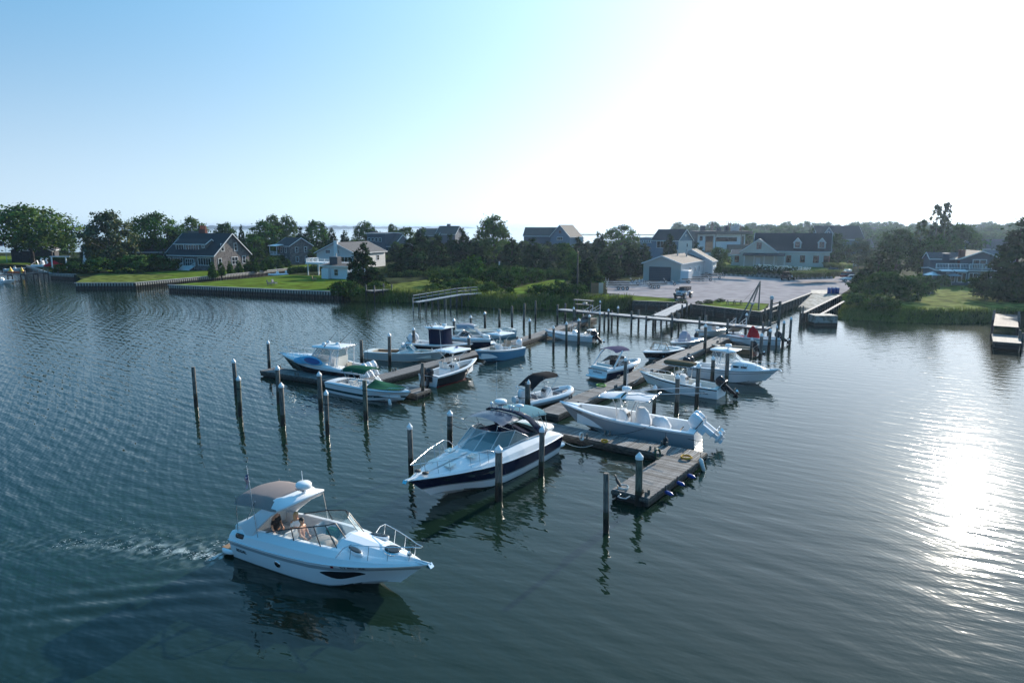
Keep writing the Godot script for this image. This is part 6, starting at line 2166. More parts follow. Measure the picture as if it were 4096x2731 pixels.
func block(o: Node3D, at: Vector3, w: float, d: float, eave: float, ridge: float, wall: String, roof: String, over := 0.45, turn := 0.0, base := -0.3):
	var b := Basis(Vector3.UP, turn)
	var st := S()
	for z in [1.0, -1.0]:
		quad(st, at + b * Vector3(-w / 2, base, z * d / 2), at + b * Vector3(-w / 2, eave, z * d / 2), at + b * Vector3(w / 2, eave, z * d / 2), at + b * Vector3(w / 2, base, z * d / 2))
	for x in [1.0, -1.0]:
		quad(st, at + b * Vector3(x * w / 2, base, -d / 2), at + b * Vector3(x * w / 2, eave, -d / 2), at + b * Vector3(x * w / 2, eave, d / 2), at + b * Vector3(x * w / 2, base, d / 2))
		st.add_vertex(at + b * Vector3(x * w / 2, eave, -d / 2))
		st.add_vertex(at + b * Vector3(x * w / 2, ridge, 0))
		st.add_vertex(at + b * Vector3(x * w / 2, eave, d / 2))
	part("wall", st, wall, o)
	st = S()
	var slope := Vector3(0, eave - ridge, d / 2)
	var run := slope.normalized()
	for z in [1.0, -1.0]:
		var low := Vector3(0, eave, d / 2) + run * over
		var pts := []
		for x in [-w / 2 - over, w / 2 + over]:
			pts.append(Vector3(x, ridge + 0.03, 0))
			pts.append(Vector3(x, low.y + 0.03, low.z))
			pts.append(Vector3(x, ridge + 0.2, 0))
			pts.append(Vector3(x, low.y + 0.2, low.z))
		for i in 8:
			pts[i] = at + b * (pts[i] * Vector3(1, 1, z))
		quad(st, pts[2], pts[3], pts[7], pts[6])
		quad(st, pts[0], pts[1], pts[5], pts[4])
	part("roof", st, roof, o)
	st = S()
	for z in [1.0, -1.0]:
		var low := Vector3(0, eave, d / 2) + run * over
		bx(st, at + b * Vector3(0, low.y + 0.11, (low.z + 0.02) * z), Vector3(w + over * 2, 0.2, 0.06), b)
		for x in [-w / 2 - over, w / 2 + over]:
			var p0 := at + b * Vector3(x, ridge + 0.11, 0)
			var p1 := at + b * Vector3(x, low.y + 0.11, low.z * z)
			var dir := (p1 - p0).normalized()
			var side := b * Vector3.RIGHT
			bx(st, (p0 + p1) / 2, Vector3(0.06, 0.22, p0.distance_to(p1)), Basis(side, dir.cross(side), dir))
	part("roof_trim", st, "trim_white", o)

# face: "f" front, "b" back, "l" and "r" the ends; u along the face, y the middle
func window(o: Node3D, face: String, half: float, u: float, y: float, w: float, h: float, cols := 1, rows := 2, trim := "trim_white", at := Vector3.ZERO, turn := 0.0, called := "window"):
	var t: float = {"f": 0.0, "r": PI / 2, "b": PI, "l": -PI / 2}[face]
	var b := Basis(Vector3.UP, turn + t)
	var c := at + b * Vector3(u, y, half + 0.02)
	var st := S()
	for s in [-1, 1]:
		bx(st, c + b * Vector3(s * w / 2, 0, 0.02), Vector3(0.13, h + 0.13, 0.1), b)
		bx(st, c + b * Vector3(0, s * h / 2, 0.021), Vector3(w - 0.13, 0.13, 0.1), b)
	for i in range(1, cols):
		bx(st, c + b * Vector3(-w / 2 + w * i / cols, 0, 0.018), Vector3(0.1, h - 0.13, 0.08), b)
	for i in range(1, rows):
		bx(st, c + b * Vector3(0, -h / 2 + h * i / rows, 0.016), Vector3(w - 0.13, 0.06, 0.06), b)
	var f := part(called, st, trim, o)
	st = S()
	bx(st, c, Vector3(w, h, 0.03), b)
	part("pane", st, "window_glass", f)

func railing(o: Node3D, pts: Array, high: float, m := "trim_white", gap := 0.28):
	var st := S()
	for i in pts.size() - 1:
		var a: Vector3 = pts[i]
		var b: Vector3 = pts[i + 1]
		var up := Vector3.UP * high
		rod(st, a + up, b + up, 0.06, -1, 4)
		rod(st, a + Vector3.UP * 0.1, b + Vector3.UP * 0.1, 0.05, -1, 4)
		var n := int(a.distance_to(b) / gap)
		for k in n + 1:
			var p := a.lerp(b, float(k) / maxi(n, 1))
			var big := k % 8 == 0
			bx(st, p + up * 0.5, Vector3(0.14 if big else 0.05, high + (0.15 if big else 0.0), 0.14 if big else 0.05))
	part("railing", st, m, o)

func chimney(o: Node3D, at: Vector3, size: Vector3, m: String, pots := 0):
	var st := S()
	bx(st, at, size)
	bx(st, at + Vector3.UP * (size.y / 2 + 0.06), Vector3(size.x + 0.2, 0.15, size.z + 0.2))
	for i in pots:
		bx(st, at + Vector3((i - (pots - 1) / 2.0) * size.x / maxi(pots, 1), size.y / 2 + 0.6, 0), Vector3(0.32, 1.1, 0.5))
	part("chimney", st, m, o)

func houses():
	# big shingle house on the left
	var o := house("shingle_house", "large grey shingle house with charcoal roof, long dormer and brick chimneys", Vector3(-99.04, 1.4, -197.21), Vector3(-84.31, 1.4, -191.29), 17.5, 13.5, 4.3, 10.0, "shake_grey", "roof_charcoal", 0.7)
	block(o, Vector3(-1.2, 0, 3.3), 11.5, 4.0, 7.2, 8.4, "shake_grey", "roof_charcoal", 0.35, 0.0, 4.5)
	for q in [[-5.2, 3], [-0.6, 5]]:
		window(o, "f", 5.3, q[0] + 0.2, 6.1, q[1] * 0.95, 1.7, q[1], 1)
	window(o, "f", 5.3, 3.7, 6.6, 0.8, 0.8)
	window(o, "f", 6.75, -5.5, 2.6, 5.5, 1.5, 6, 1)
	window(o, "f", 6.75, 5.3, 2.4, 4.6, 2.0, 5, 1)
	window(o, "f", 6.75, -0.2, 1.6, 3.2, 2.9, 4, 3, "trim_white", Vector3.ZERO, 0.0, "porch_door")
	for q in [[-3.4, 6.3], [1.6, 6.3], [-4.6, 2.2], [1.0, 2.4], [4.6, 2.6]]:
		window(o, "r", 8.75, q[0], q[1], 1.15 if q[0] != 1.0 else 2.3, 2.1, 1 if q[0] != 1.0 else 2, 2)
	chimney(o, Vector3(-2.0, 10.4, -0.6), Vector3(2.4, 1.6, 1.0), "brick_red", 4)
	var st := S()
	for i in 6:
		bx(st, Vector3(-0.2, 0.12 + 0.2 * i, 9.3 - i * 0.42), Vector3(4.4, 0.2, 0.44))
	part("steps", st, "trim_white", o)
	railing(o, [Vector3(-2.5, 0.1, 9.4), Vector3(-2.5, 1.2, 6.9)], 1.0)
	railing(o, [Vector3(2.1, 0.1, 9.4), Vector3(2.1, 1.2, 6.9)], 1.0)
	# shingle cottage
	o = house("shingle_cottage", "smaller two-storey grey shingle cottage with an outside stair", Vector3(-79.17, 1.4, -230.42), Vector3(-70.94, 1.4, -222.4), 9.5, 8.2, 5.8, 8.3, "shake_grey", "roof_charcoal", 0.4)
	for q in [[-1.6, 4.6], [1.6, 4.6], [-1.5, 1.5], [1.8, 1.5]]:
		window(o, "r", 4.75, q[0], q[1], 0.95, 1.7)
	for q in [[2.2, 4.5], [-0.5, 4.5], [-3.0, 4.5], [2.4, 1.4]]:
		window(o, "f", 4.1, q[0], q[1], 0.95, 1.7)
	st = S()
	bx(st, Vector3(-2.2, 2.9, 5.2), Vector3(5.2, 0.2, 2.2))
	bx(st, Vector3(-2.2, 6.0, 5.3), Vector3(5.6, 0.15, 2.8), Basis(Vector3.RIGHT, 0.15))
	for x in [-4.6, 0.2]:
		bx(st, Vector3(x, 2.9, 6.2), Vector3(0.16, 6.2, 0.16))
	for i in 9:
		bx(st, Vector3(-5.1 - i * 0.3, 2.7 - i * 0.3, 5.2), Vector3(0.34, 0.1, 1.6))
	part("balcony", st, "trim_white", o)
	railing(o, [Vector3(-4.6, 3.0, 6.2), Vector3(0.3, 3.0, 6.2)], 1.0)
	# white house with its deck
	o = house("white_house", "white clapboard house with grey roof, gable end and tall white chimney", Vector3(-45.32, 1.4, -197.21), Vector3(-37.65, 1.4, -219.85), 18.0, 12.5, 4.6, 7.4, "side_white", "roof_grey", 0.6)
	window(o, "l", 9.0, 3.6, 2.3, 3.6, 2.4, 3, 1)
	window(o, "l", 9.0, 0.6, 4.9, 1.7, 1.0)
	window(o, "l", 9.0, -2.4, 4.9, 1.7, 1.0)
	window(o, "l", 9.0, 0.2, 2.2, 1.2, 1.2)
	window(o, "f", 6.25, -1.5, 2.8, 1.0, 1.3)
	window(o, "f", 6.25, 4.5, 2.8, 1.3, 1.5)
	chimney(o, Vector3(-9.35, 3.9, 0.6), Vector3(0.7, 8.2, 1.1), "trim_white")
	# boathouse and raised deck in front
	o = house("boathouse", "low white boathouse with flat brown roof and a squat dark chimney block", Vector3(-44.85, 1.4, -162.05), Vector3(-38.74, 1.4, -159.34), 7.2, 7.0, 2.9, 3.4, "stucco", "roof_brown", 0.6)
	window(o, "f", 3.5, 0.4, 1.5, 1.2, 1.5, 1, 2)
	box_part(o, "utility_closet", Vector3(-2.2, 1.1, 4.0), Vector3(2.0, 2.4, 0.9), "stucco", 0.02)
	box_part(o, "chimney", Vector3(-1.5, 4.1, 1.2), Vector3(2.3, 1.9, 1.6), "door_grey", 0.02)
	box_part(o, "vent_pipe", Vector3(-1.2, 5.4, 1.2), Vector3(0.25, 0.9, 0.25), "galvanised", 0.02)
	o = thing("raised_deck", "white raised deck with railing beside the boathouse", "deck", Vector3(-45.1, 1.4, -169.24), -0.4)
	st = S()
	bx(st, Vector3(-2.5, 3.0, -3.0), Vector3(10.5, 0.35, 5.0))
	for q in [[-7.2, -0.8], [-4.0, -0.8], [-7.2, -5], [2.2, -5]]:
		bx(st, Vector3(q[0], 1.4, q[1]), Vector3(0.22, 2.9, 0.22))
	part("deck_frame", st, "trim_white", o)
	railing(o, [Vector3(2.5, 3.1, -0.7), Vector3(-7.6, 3.1, -0.7), Vector3(-7.6, 3.1, -5.3)], 1.1)
	# grey contemporary behind, brown roofs, small gable: partly hidden by trees
	o = house("contemporary_house", "slate grey house with shed roof and a row of four square windows", Vector3(-54.23, 6.76, -258), Vector3(-47.08, 6.91, -252), 10.5, 8.0, 9.5, 9.8, "side_slate", "roof_grey", 0.3)
	o.position.y = 1.4
	for i in 4:
		window(o, "f", 4.0, -3.9 + i * 2.1, 7.3, 1.5, 1.2)
	block(o, Vector3(6.5, 0, -1.0), 5.0, 9.0, 5.0, 9.0, "side_slate", "roof_grey", 0.3)
	chimney(o, Vector3(-6.0, 6.0, 0), Vector3(2.0, 8.5, 2.0), "side_slate")
	o = house("brown_roofed_house", "far house with two brown hip-like roofs showing above the cedars", Vector3(-46.02, 5.29, -330), Vector3(-26.62, 5.48, -322), 12.0, 9.0, 8.0, 11.0, "side_slate", "roof_brown", 0.5)
	o.position.y = 1.4
	block(o, Vector3(9.5, 0, -1.0), 10.0, 9.0, 8.6, 12.2, "side_slate", "roof_brown", 0.5)
	chimney(o, Vector3(9.0, 12.6, -1), Vector3(1.6, 1.2, 1.0), "side_slate")
	o = house("gable_cottage", "tiny far cottage with a pale gable beyond the grey contemporary house", Vector3(-72.47, 11.02, -400), Vector3(-67.51, 11.04, -396), 8.0, 6.0, 7.5, 10.0, "side_slate", "roof_grey", 0.3)
	o.position.y = 1.4
	# blue grey gable house
	o = house("blue_grey_house", "blue grey house with brown cross-gable roof rising from the cedars", Vector3(4.95, 4.47, -290), Vector3(13.46, 4.53, -288), 15.0, 9.0, 8.2, 11.6, "side_slate", "roof_brown", 0.4)
	o.position.y = 1.4
	block(o, Vector3(10.0, 0, 1.5), 11.0, 9.0, 8.0, 12.6, "side_blue", "roof_tan", 0.5, 1.25)
	window(o, "f", 5.6, 0, 7.2, 2.6, 1.3, 3, 1, "trim_white", Vector3(10, 0, 1.5), -0.32)
	window(o, "f", 5.6, 0, 10.0, 0.9, 1.0, 1, 1, "trim_red", Vector3(10, 0, 1.5), -0.32)
	box_part(o, "side_porch", Vector3(16.4, 6.6, 0.5), Vector3(2.0, 2.6, 5.0), "side_white", 0.02)
	# blue house with black roof
	o = house("blue_house", "blue house with black gabled roof and a low blue wing, behind the garage", Vector3(47.07, 5.55, -232), Vector3(53.34, 5.36, -225), 10.5, 8.0, 7.6, 11.0, "side_blue", "roof_charcoal", 0.4)
	o.position.y = 1.4
	block(o, Vector3(-8.0, 0, -0.3), 6.0, 6.5, 8.2, 8.4, "side_blue", "roof_grey", 0.2)
	for i in 5:
		window(o, "f", 2.95, -9.9 + i * 0.95, 7.1, 0.75, 0.8)
	window(o, "f", 4.0, -1.8, 6.2, 2.8, 2.2, 2, 1)
	window(o, "r", 5.25, 1.0, 6.0, 0.9, 1.2)
	window(o, "r", 5.25, 0.2, 9.2, 0.7, 0.6)
	st = S()
	quad(st, Vector3(5.27, 0, -3.9), Vector3(5.27, 7.5, -3.9), Vector3(5.27, 7.5, 3.9), Vector3(5.27, 0, 3.9))
	part("end_wall", st, "side_white", o)
	# modern flat-roofed house
	o = thing("modern_house", "modern flat-roofed white and taupe house with metal frames on its roof", "house", Vector3(78.28, 2.05, -262), -0.08)
	o.position.y = 1.4
	st = S()
	bx(st, Vector3(0, 4.5, 0), Vector3(17.5, 9.4, 10))
	part("wall", st, "stucco", o)
	st = S()
	bx(st, Vector3(0.6, 9.9, 0.3), Vector3(21.0, 1.2, 12))
	bx(st, Vector3(-9.3, 5.2, 0.3), Vector3(1.2, 10, 10.5))
	bx(st, Vector3(6.0, 4.0, 5.4), Vector3(7.5, 3.0, 2.2))
	part("taupe_cladding", st, "taupe_clad", o)
	window(o, "f", 5.0, 1.9, 7.4, 7.6, 1.4, 1, 1, "door_grey")
	window(o, "f", 5.0, -4.3, 5.6, 2.8, 6.0, 1, 3, "door_grey")
	window(o, "f", 5.0, -7.3, 7.7, 0.9, 1.5, 1, 1, "door_grey")
	window(o, "f", 5.0, 7.9, 7.0, 0.7, 3.0, 1, 1, "door_grey")
	st = S()
	for q in [[-2.4, 3.2], [4.0, 7.8]]:
		for x in [q[0], q[1]]:
			rod(st, Vector3(x, 10.4, 1), Vector3(x, 13.8, 1), 0.09, -1, 5)
			rod(st, Vector3(x, 10.4, -2), Vector3(x, 13.8, -2), 0.09, -1, 5)
			rod(st, Vector3(x, 13.8, 1), Vector3(x, 13.8, -2), 0.09, -1, 5)
		rod(st, Vector3(q[0], 13.8, 1), Vector3(q[1], 13.8, 1), 0.09, -1, 5)
	part("roof_frame", st, "trim_red", o)
	for q in [[-6.0, 2.0], [0.0, 1.2], [2.8, 1.7], [5.2, 1.9], [6.6, 2.4]]:
		box_part(o, "roof_plant", Vector3(q[0], 10.5 + q[1] / 2, 0), Vector3(1.7, q[1], 1.6), "door_grey" if q[0] < 4 else "galvanised", 0.03)
	# cream house on its terrace
	o = house("cream_house", "cream house with long charcoal roof, two dormers, red trim and front porch", Vector3(68.04, 2.6, -193.6), Vector3(82.01, 2.6, -187.3), 19.5, 10.0, 4.2, 8.9, "side_cream", "roof_charcoal", 0.35)
	for x in [1.5, 7.6]:
		block(o, Vector3(x, 0, 3.0), 3.4, 1.9, 6.5, 7.7, "side_white", "roof_charcoal", 0.15, PI / 2, 5.0)
		window(o, "f", 4.7, x, 6.0, 1.0, 1.3, 1, 2, "trim_red")
	block(o, Vector3(-8.3, 0, 2.6), 8.0, 9.6, 3.9, 7.4, "side_cream", "roof_tan", 0.35, PI / 2)
	window(o, "f", 6.6, -8.3, 5.6, 1.1, 1.6, 1, 2, "trim_red")
	block(o, Vector3(-14.2, 0, 1.0), 3.2, 8.0, 2.9, 4.2, "side_cream", "roof_grey", 0.3)
	window(o, "f", 5.0, -14.2, 1.8, 1.0, 1.6, 1, 2, "trim_red")
	for x in [3.0, 6.4, 9.0, -0.5]:
		window(o, "f", 5.0, x, 2.1, 1.3 if x > 5 else 1.1, 1.8, 1, 2, "trim_red")
	for q in [[-2.5, 1.9], [0.3, 1.9], [2.5, 1.9], [-1.0, 5.4], [1.2, 5.4]]:
		window(o, "r", 9.75, q[0], q[1], 0.9, 1.5, 1, 2, "trim_red")
	st = S()
	bx(st, Vector3(-6.8, 3.3, 8.1), Vector3(11.0, 0.15, 2.6), Basis(Vector3.RIGHT, 0.22))
	part("porch_roof", st, "roof_charcoal", o)
	for i in 5:
		box_part(o, "porch_post", Vector3(-11.8 + i * 2.6, 1.4, 9.1), Vector3(0.2, 3.2, 0.2), "trim_white", 0.01)
	box_part(o, "front_door", Vector3(-8.3, 1.2, 7.44), Vector3(1.2, 2.3, 0.1), "door_white", 0.02)
	# marina garage
	o = house("marina_garage", "beige marina garage with grey overhead door and white sided wing", Vector3(37.39, 1.4, -151.71), Vector3(48.97, 1.4, -172.3), 20.0, 8.6, 3.9, 5.5, "side_beige", "roof_brown", 0.4)
	st = S()
	quad(st, Vector3(-10, 0, 4.325), Vector3(-10, 3.85, 4.325), Vector3(10, 3.85, 4.325), Vector3(10, 0, 4.325))
	part("white_siding", st, "side_white", o)
	for i in 8:
		box_part(o, "overhead_door", Vector3(-10.06, 0.2 + i * 0.4, -0.4), Vector3(0.08, 0.385, 5.0), "door_grey", 0.01)
	for q in [[-2.5, 1.4], [2.2, 0.9], [5.6, 1.4]]:
		window(o, "f", 4.34, q[0], 2.1, q[1], 1.5 if q[1] > 1 else 1.0, 2 if q[1] > 1 else 1, 1)
	block(o, Vector3(12.2, 0, 1.2), 4.6, 10.5, 3.6, 6.4, "side_white", "roof_charcoal", 0.3, PI / 2 - PI / 2)
	for q in [[11.2, 6.5], [13.2, 6.5]]:
		box_part(o, "garage_door", Vector3(q[0], 1.3, q[1]), Vector3(1.7, 2.4, 0.1), "door_white", 0.02)
	box_part(o, "storage_locker", Vector3(-9.6, 1.3, 5.4), Vector3(2.6, 2.5, 1.8), "door_white", 0.03)
	for q in [[-1.0, 0.9], [3.5, 1.8]]:
		st = S()
		rod(st, Vector3(q[0], 4.4, q[1]), Vector3(q[0], 6.6, q[1]), 0.16, -1, 9)
		rod(st, Vector3(q[0], 6.6, q[1]), Vector3(q[0], 6.75, q[1]), 0.24, -1, 9)
		part("flue_pipe", st, "galvanised", o)
	# far hip-roofed house right of the cream house, white far house, low slate one
	o = house("slate_roofed_house", "large hazy blue house with dark sloping roof behind the cream house", Vector3(133.69, 0.39, -300), Vector3(153.63, 0.39, -300), 19.0, 11.0, 6.8, 12.2, "side_blue", "roof_charcoal", 0.6)
	o.position.y = 1.4
	block(o, Vector3(-6.5, 0, 4.0), 6.0, 6.0, 7.5, 11.6, "side_blue", "roof_charcoal", 0.4, PI / 2)
	window(o, "f", 7.0, -6.5, 9.3, 0.9, 1.1)
	o = house("white_far_house", "small white house far off beneath hazy trees", Vector3(283.29, 0.96, -560), Vector3(294.59, 0.96, -560), 17.0, 9.0, 8.0, 12.0, "side_white", "roof_grey", 0.5)
	o.position.y = 0.5
	o = house("low_blue_house", "low hazy blue house beyond the lawn, left of the tall spruce", Vector3(157.98, 3.23, -235), Vector3(171.67, 3.23, -235), 15.0, 8.0, 4.6, 7.6, "side_blue", "roof_grey", 0.5)
	o.position.y = 1.4
	window(o, "f", 4.0, 3.0, 3.0, 1.4, 1.3)
	chimney(o, Vector3(-6.5, 7.6, 0), Vector3(0.9, 1.6, 0.9), "side_slate")
	o = house("garden_pavilion", "small hip-roofed pavilion at the water gap beyond the willow", Vector3(164.47, 3.22, -330), Vector3(169.68, 3.22, -330), 8.0, 6.0, 3.5, 6.5, "side_slate", "roof_brown", 0.8)
	o.position.y = 0.8
	# house with balcony on the right
	o = house("balcony_house", "dark house with white-railed balcony, gable and patio umbrellas on the right lawn", Vector3(89.19, 1.4, -143.68), Vector3(98.7, 1.4, -141.54), 12.5, 8.0, 3.0, 3.3, "side_slate", "roof_grey", 0.35)
	block(o, Vector3(2.6, 0, -1.6), 6.6, 7.6, 5.4, 6.9, "side_slate", "roof_brown", 0.6, PI / 2, 3.0)
	block(o, Vector3(-3.0, 0, -3.0), 6.0, 4.0, 5.2, 6.4, "side_slate", "roof_grey", 0.3, 0.0, 3.0)
	window(o, "f", 1.75, 2.4, 4.2, 2.5, 2.1, 2, 1)
	window(o, "f", 1.75, 5.0, 4.2, 1.0, 1.2)
	for i in 5:
		window(o, "f", 4.0, -3.6 + i * 2.1, 1.6, 1.6, 1.9, 2, 1)
	railing(o, [Vector3(-0.2, 3.4, 3.9), Vector3(6.2, 3.4, 3.9), Vector3(6.2, 3.4, 0.2)], 1.0)
	railing(o, [Vector3(-6.2, 3.4, 3.2), Vector3(-0.2, 3.4, 3.2)], 1.0)
	box_part(o, "chimney", Vector3(-0.9, 5.2, 1.2), Vector3(1.1, 4.0, 0.8), "brick_red", 0.02)
	for x in [-4.8, -2.2]:
		box_part(o, "white_awning", Vector3(x, 3.1, 4.9), Vector3(2.3, 0.08, 1.6), "trim_white", 0.01, Basis(Vector3.RIGHT, 0.2))
	box_part(o, "rooftop_stair", Vector3(-3.2, 5.6, -0.9), Vector3(1.3, 1.7, 1.2), "side_slate", 0.02)
	# dark house on the far left and the roof beside the big house
	o = house("dark_gabled_house", "dark shingled house with pale gable trim behind the left dock", Vector3(-161.04, 1.4, -242.04), Vector3(-179.84, 1.4, -276.91), 15.0, 12.5, 4.0, 7.6, "shake_dark", "roof_brown", 0.6)
	block(o, Vector3(-8.5, 0, 1.2), 2.5, 9.0, 3.6, 6.3, "shake_dark", "roof_brown", 0.4)
	window(o, "l", 9.8, -1.2, 4.6, 4.0, 1.4, 2, 1, "trim_white")
	chimney(o, Vector3(2.0, 7.4, 4.5), Vector3(1.0, 2.2, 1.2), "block")
	o = house("low_roofed_house", "low house with grey roof, brown upper roof and white frame among dark trees", Vector3(-123.27, 1.4, -225.01), Vector3(-111.86, 1.4, -225.01), 16.0, 12.0, 4.0, 8.0, "shake_dark", "roof_grey", 0.6)
	block(o, Vector3(5.5, 0, -2.5), 8.0, 8.0, 7.4, 10.4, "shake_dark", "roof_brown", 0.5)
	box_part(o, "chimney", Vector3(-0.5, 9.2, -2.5), Vector3(1.0, 2.6, 1.0), "block", 0.02)
	st = S()
	for s in [-1, 1]:
		rod(st, Vector3(1.1 + s * 0.9, 7.0, -1.8), Vector3(1.1, 9.8, -1.8), 0.12, -1, 5)
	part("white_frame", st, "trim_white", o)


# ---------------------------------------------------------------- trees and shrubs
var crowns := {}

# how wide the crown is at a share t of its height
func envelope(kind: String, t: float) -> float:
	match kind:
		"cedar": return pow(1.0 - t, 0.75) * (1.0 - 0.25 * exp(-t * 14.0)) + 0.05
		"spruce": return (1.0 - t) * 0.95 + 0.04
		"poplar": return sqrt(maxf(0.0, 1.0 - pow((t - 0.45) / 0.57, 2.0)))
		"spread": return sqrt(maxf(0.0, 1.0 - pow((t - 0.4) / 0.62, 2.0))) * (1.0 if t > 0.3 else 0.85)
		"shrub": return sqrt(maxf(0.0, 1.0 - pow((t - 0.3) / 0.72, 2.0)))
	return sqrt(maxf(0.0, 1.0 - pow((t - 0.42) / 0.6, 2.0)))

const SIZE := {"cedar": [8.0, 2.6, 0.04], "spruce": [13.0, 4.5, 0.04], "poplar": [14.0, 2.0, 0.1], "spread": [11.0, 6.0, 0.32], "shrub": [2.2, 2.0, 0.0], "round": [9.5, 4.2, 0.16]}

func crown_mesh(kind: String, tone: Color, seed_: int) -> Array:
	var key := "%s%s%d" % [kind, tone.to_html(), seed_]
	if crowns.has(key):
		return crowns[key]
	var r := RandomNumberGenerator.new()
	r.seed = seed_ * 131 + 7
	var H: float = SIZE[kind][0]
	var R: float = SIZE[kind][1]
	var b0: float = SIZE[kind][2]
	var clumps: int = {"cedar": 150, "spruce": 200, "poplar": 120, "spread": 190, "shrub": 60, "round": 140}[kind]
	var leaf: float = {"cedar": 0.18, "spruce": 0.24, "poplar": 0.2, "spread": 0.22, "shrub": 0.12, "round": 0.21}[kind]
	var lobes := []
	for i in 7:
		lobes.append([r.randf() * TAU, r.randf_range(0.15, 0.9), r.randf_range(0.12, 0.34)])
	var v := PackedVector3Array()
	var nm := PackedVector3Array()
	var cl := PackedColorArray()
	var heart := []
	for i in clumps:
		var t := pow(r.randf(), 0.8 if kind in ["cedar", "spruce"] else 1.0)
		if kind in ["cedar", "spruce"]:
			t = 1.0 - sqrt(r.randf())
		var a := r.randf() * TAU
		var w := envelope(kind, t)
		for lb in lobes:
			w *= 1.0 + lb[2] * maxf(0.0, cos(a - lb[0])) * exp(-pow((t - lb[1]) / 0.16, 2.0)) - lb[2] * 0.35 * maxf(0.0, cos(a - lb[0] - 2.2))
		var q := w * sqrt(r.randf_range(0.28, 1.0)) * R
		var c := Vector3(cos(a) * q, (b0 + (1.0 - b0) * t) * H + r.randfn(0, 0.15), sin(a) * q)
		heart.append(c)
		var rc := r.randf_range(0.55, 1.0) * R * (0.2 if kind in ["cedar", "spruce", "poplar"] else 0.21)
		var shade := r.randf_range(0.5, 1.6)
		var hue := r.randf_range(-0.15, 0.2)
		for k in 34:
			var d := Vector3(r.randfn(), r.randfn() * 0.75, r.randfn()) * 0.6
			if kind == "cedar":
				d = d * Vector3(0.8, 1.25, 0.8)
			if kind == "spruce":
				d = Vector3(d.x, d.y * 0.4 - Vector2(d.x, d.z).length() * 0.3, d.z)
			var p := c + d * rc
			var out := (Vector3(p.x, (p.y - H * 0.45) * 0.5, p.z).normalized() + Vector3(r.randfn(), r.randfn() + 0.4, r.randfn()) * 0.7).normalized()
			var tx := out.cross(Vector3(r.randfn(), r.randfn(), r.randfn())).normalized()
			var ty := out.cross(tx) * r.randf_range(0.5, 0.9)
			var s := leaf * r.randf_range(0.7, 1.5)
			var pts := [p - tx * s, p + ty * s, p + tx * s, p - ty * s]
			var g := shade * r.randf_range(0.8, 1.2)
			var col := Color(tone.r * g * (1.0 + hue), tone.g * g, tone.b * g * (1.0 - hue))
			for n in [0, 1, 2, 0, 2, 3]:
				v.append(pts[n])
				nm.append(out)
				cl.append(col)
	var arr := []
	arr.resize(Mesh.ARRAY_MAX)
	arr[Mesh.ARRAY_VERTEX] = v
	arr[Mesh.ARRAY_NORMAL] = nm
	arr[Mesh.ARRAY_COLOR] = cl
	var am := ArrayMesh.new()
	am.add_surface_from_arrays(Mesh.PRIMITIVE_TRIANGLES, arr)
	var st := S()
	if kind != "shrub":
		var th := R * 0.045 + 0.06
		tube(st, [Vector3(0, -0.4, 0), Vector3(0.05, H * 0.3, 0.03), Vector3(-0.04, H * 0.62, 0), Vector3(0, H * 0.85, 0)], th, th * 0.3, 7)
	for i in (9 if kind != "shrub" else 6):
		var c: Vector3 = heart[i * 3]
		var y0 := minf(c.y * 0.55, H * 0.6) if kind != "shrub" else 0.0
		tube(st, [Vector3(0, y0, 0), Vector3(c.x * 0.5, lerpf(y0, c.y, 0.6), c.z * 0.5), c], 0.09 if kind != "shrub" else 0.03, 0.03, 5)
	st.generate_normals()
	crowns[key] = [st.commit(), am]
	return crowns[key]

func tree(kind: String, mat_: String, variant: int, x: float, z: float, h: float, r: float, label: String, group := "", base := LAND, bark := "bark"):
	var called: String = {"cedar": "cedar_tree", "spruce": "spruce_tree", "poplar": "poplar_tree", "spread": "broad_tree", "shrub": "shrub", "round": "leafy_tree"}[kind]
	var o := thing(called, label, "shrub" if kind == "shrub" else "tree", Vector3(x, base, z), rng.randf() * TAU, group)
	var tone: Color = M[mat_].get_meta("tone")
	var m := crown_mesh(kind, tone, variant)
	o.scale = Vector3(r / SIZE[kind][1], h / SIZE[kind][0], r / SIZE[kind][1])
	mesh_part("trunk" if kind != "shrub" else "stems", m[0], bark, o)
	mesh_part("crown", m[1], mat_, o)

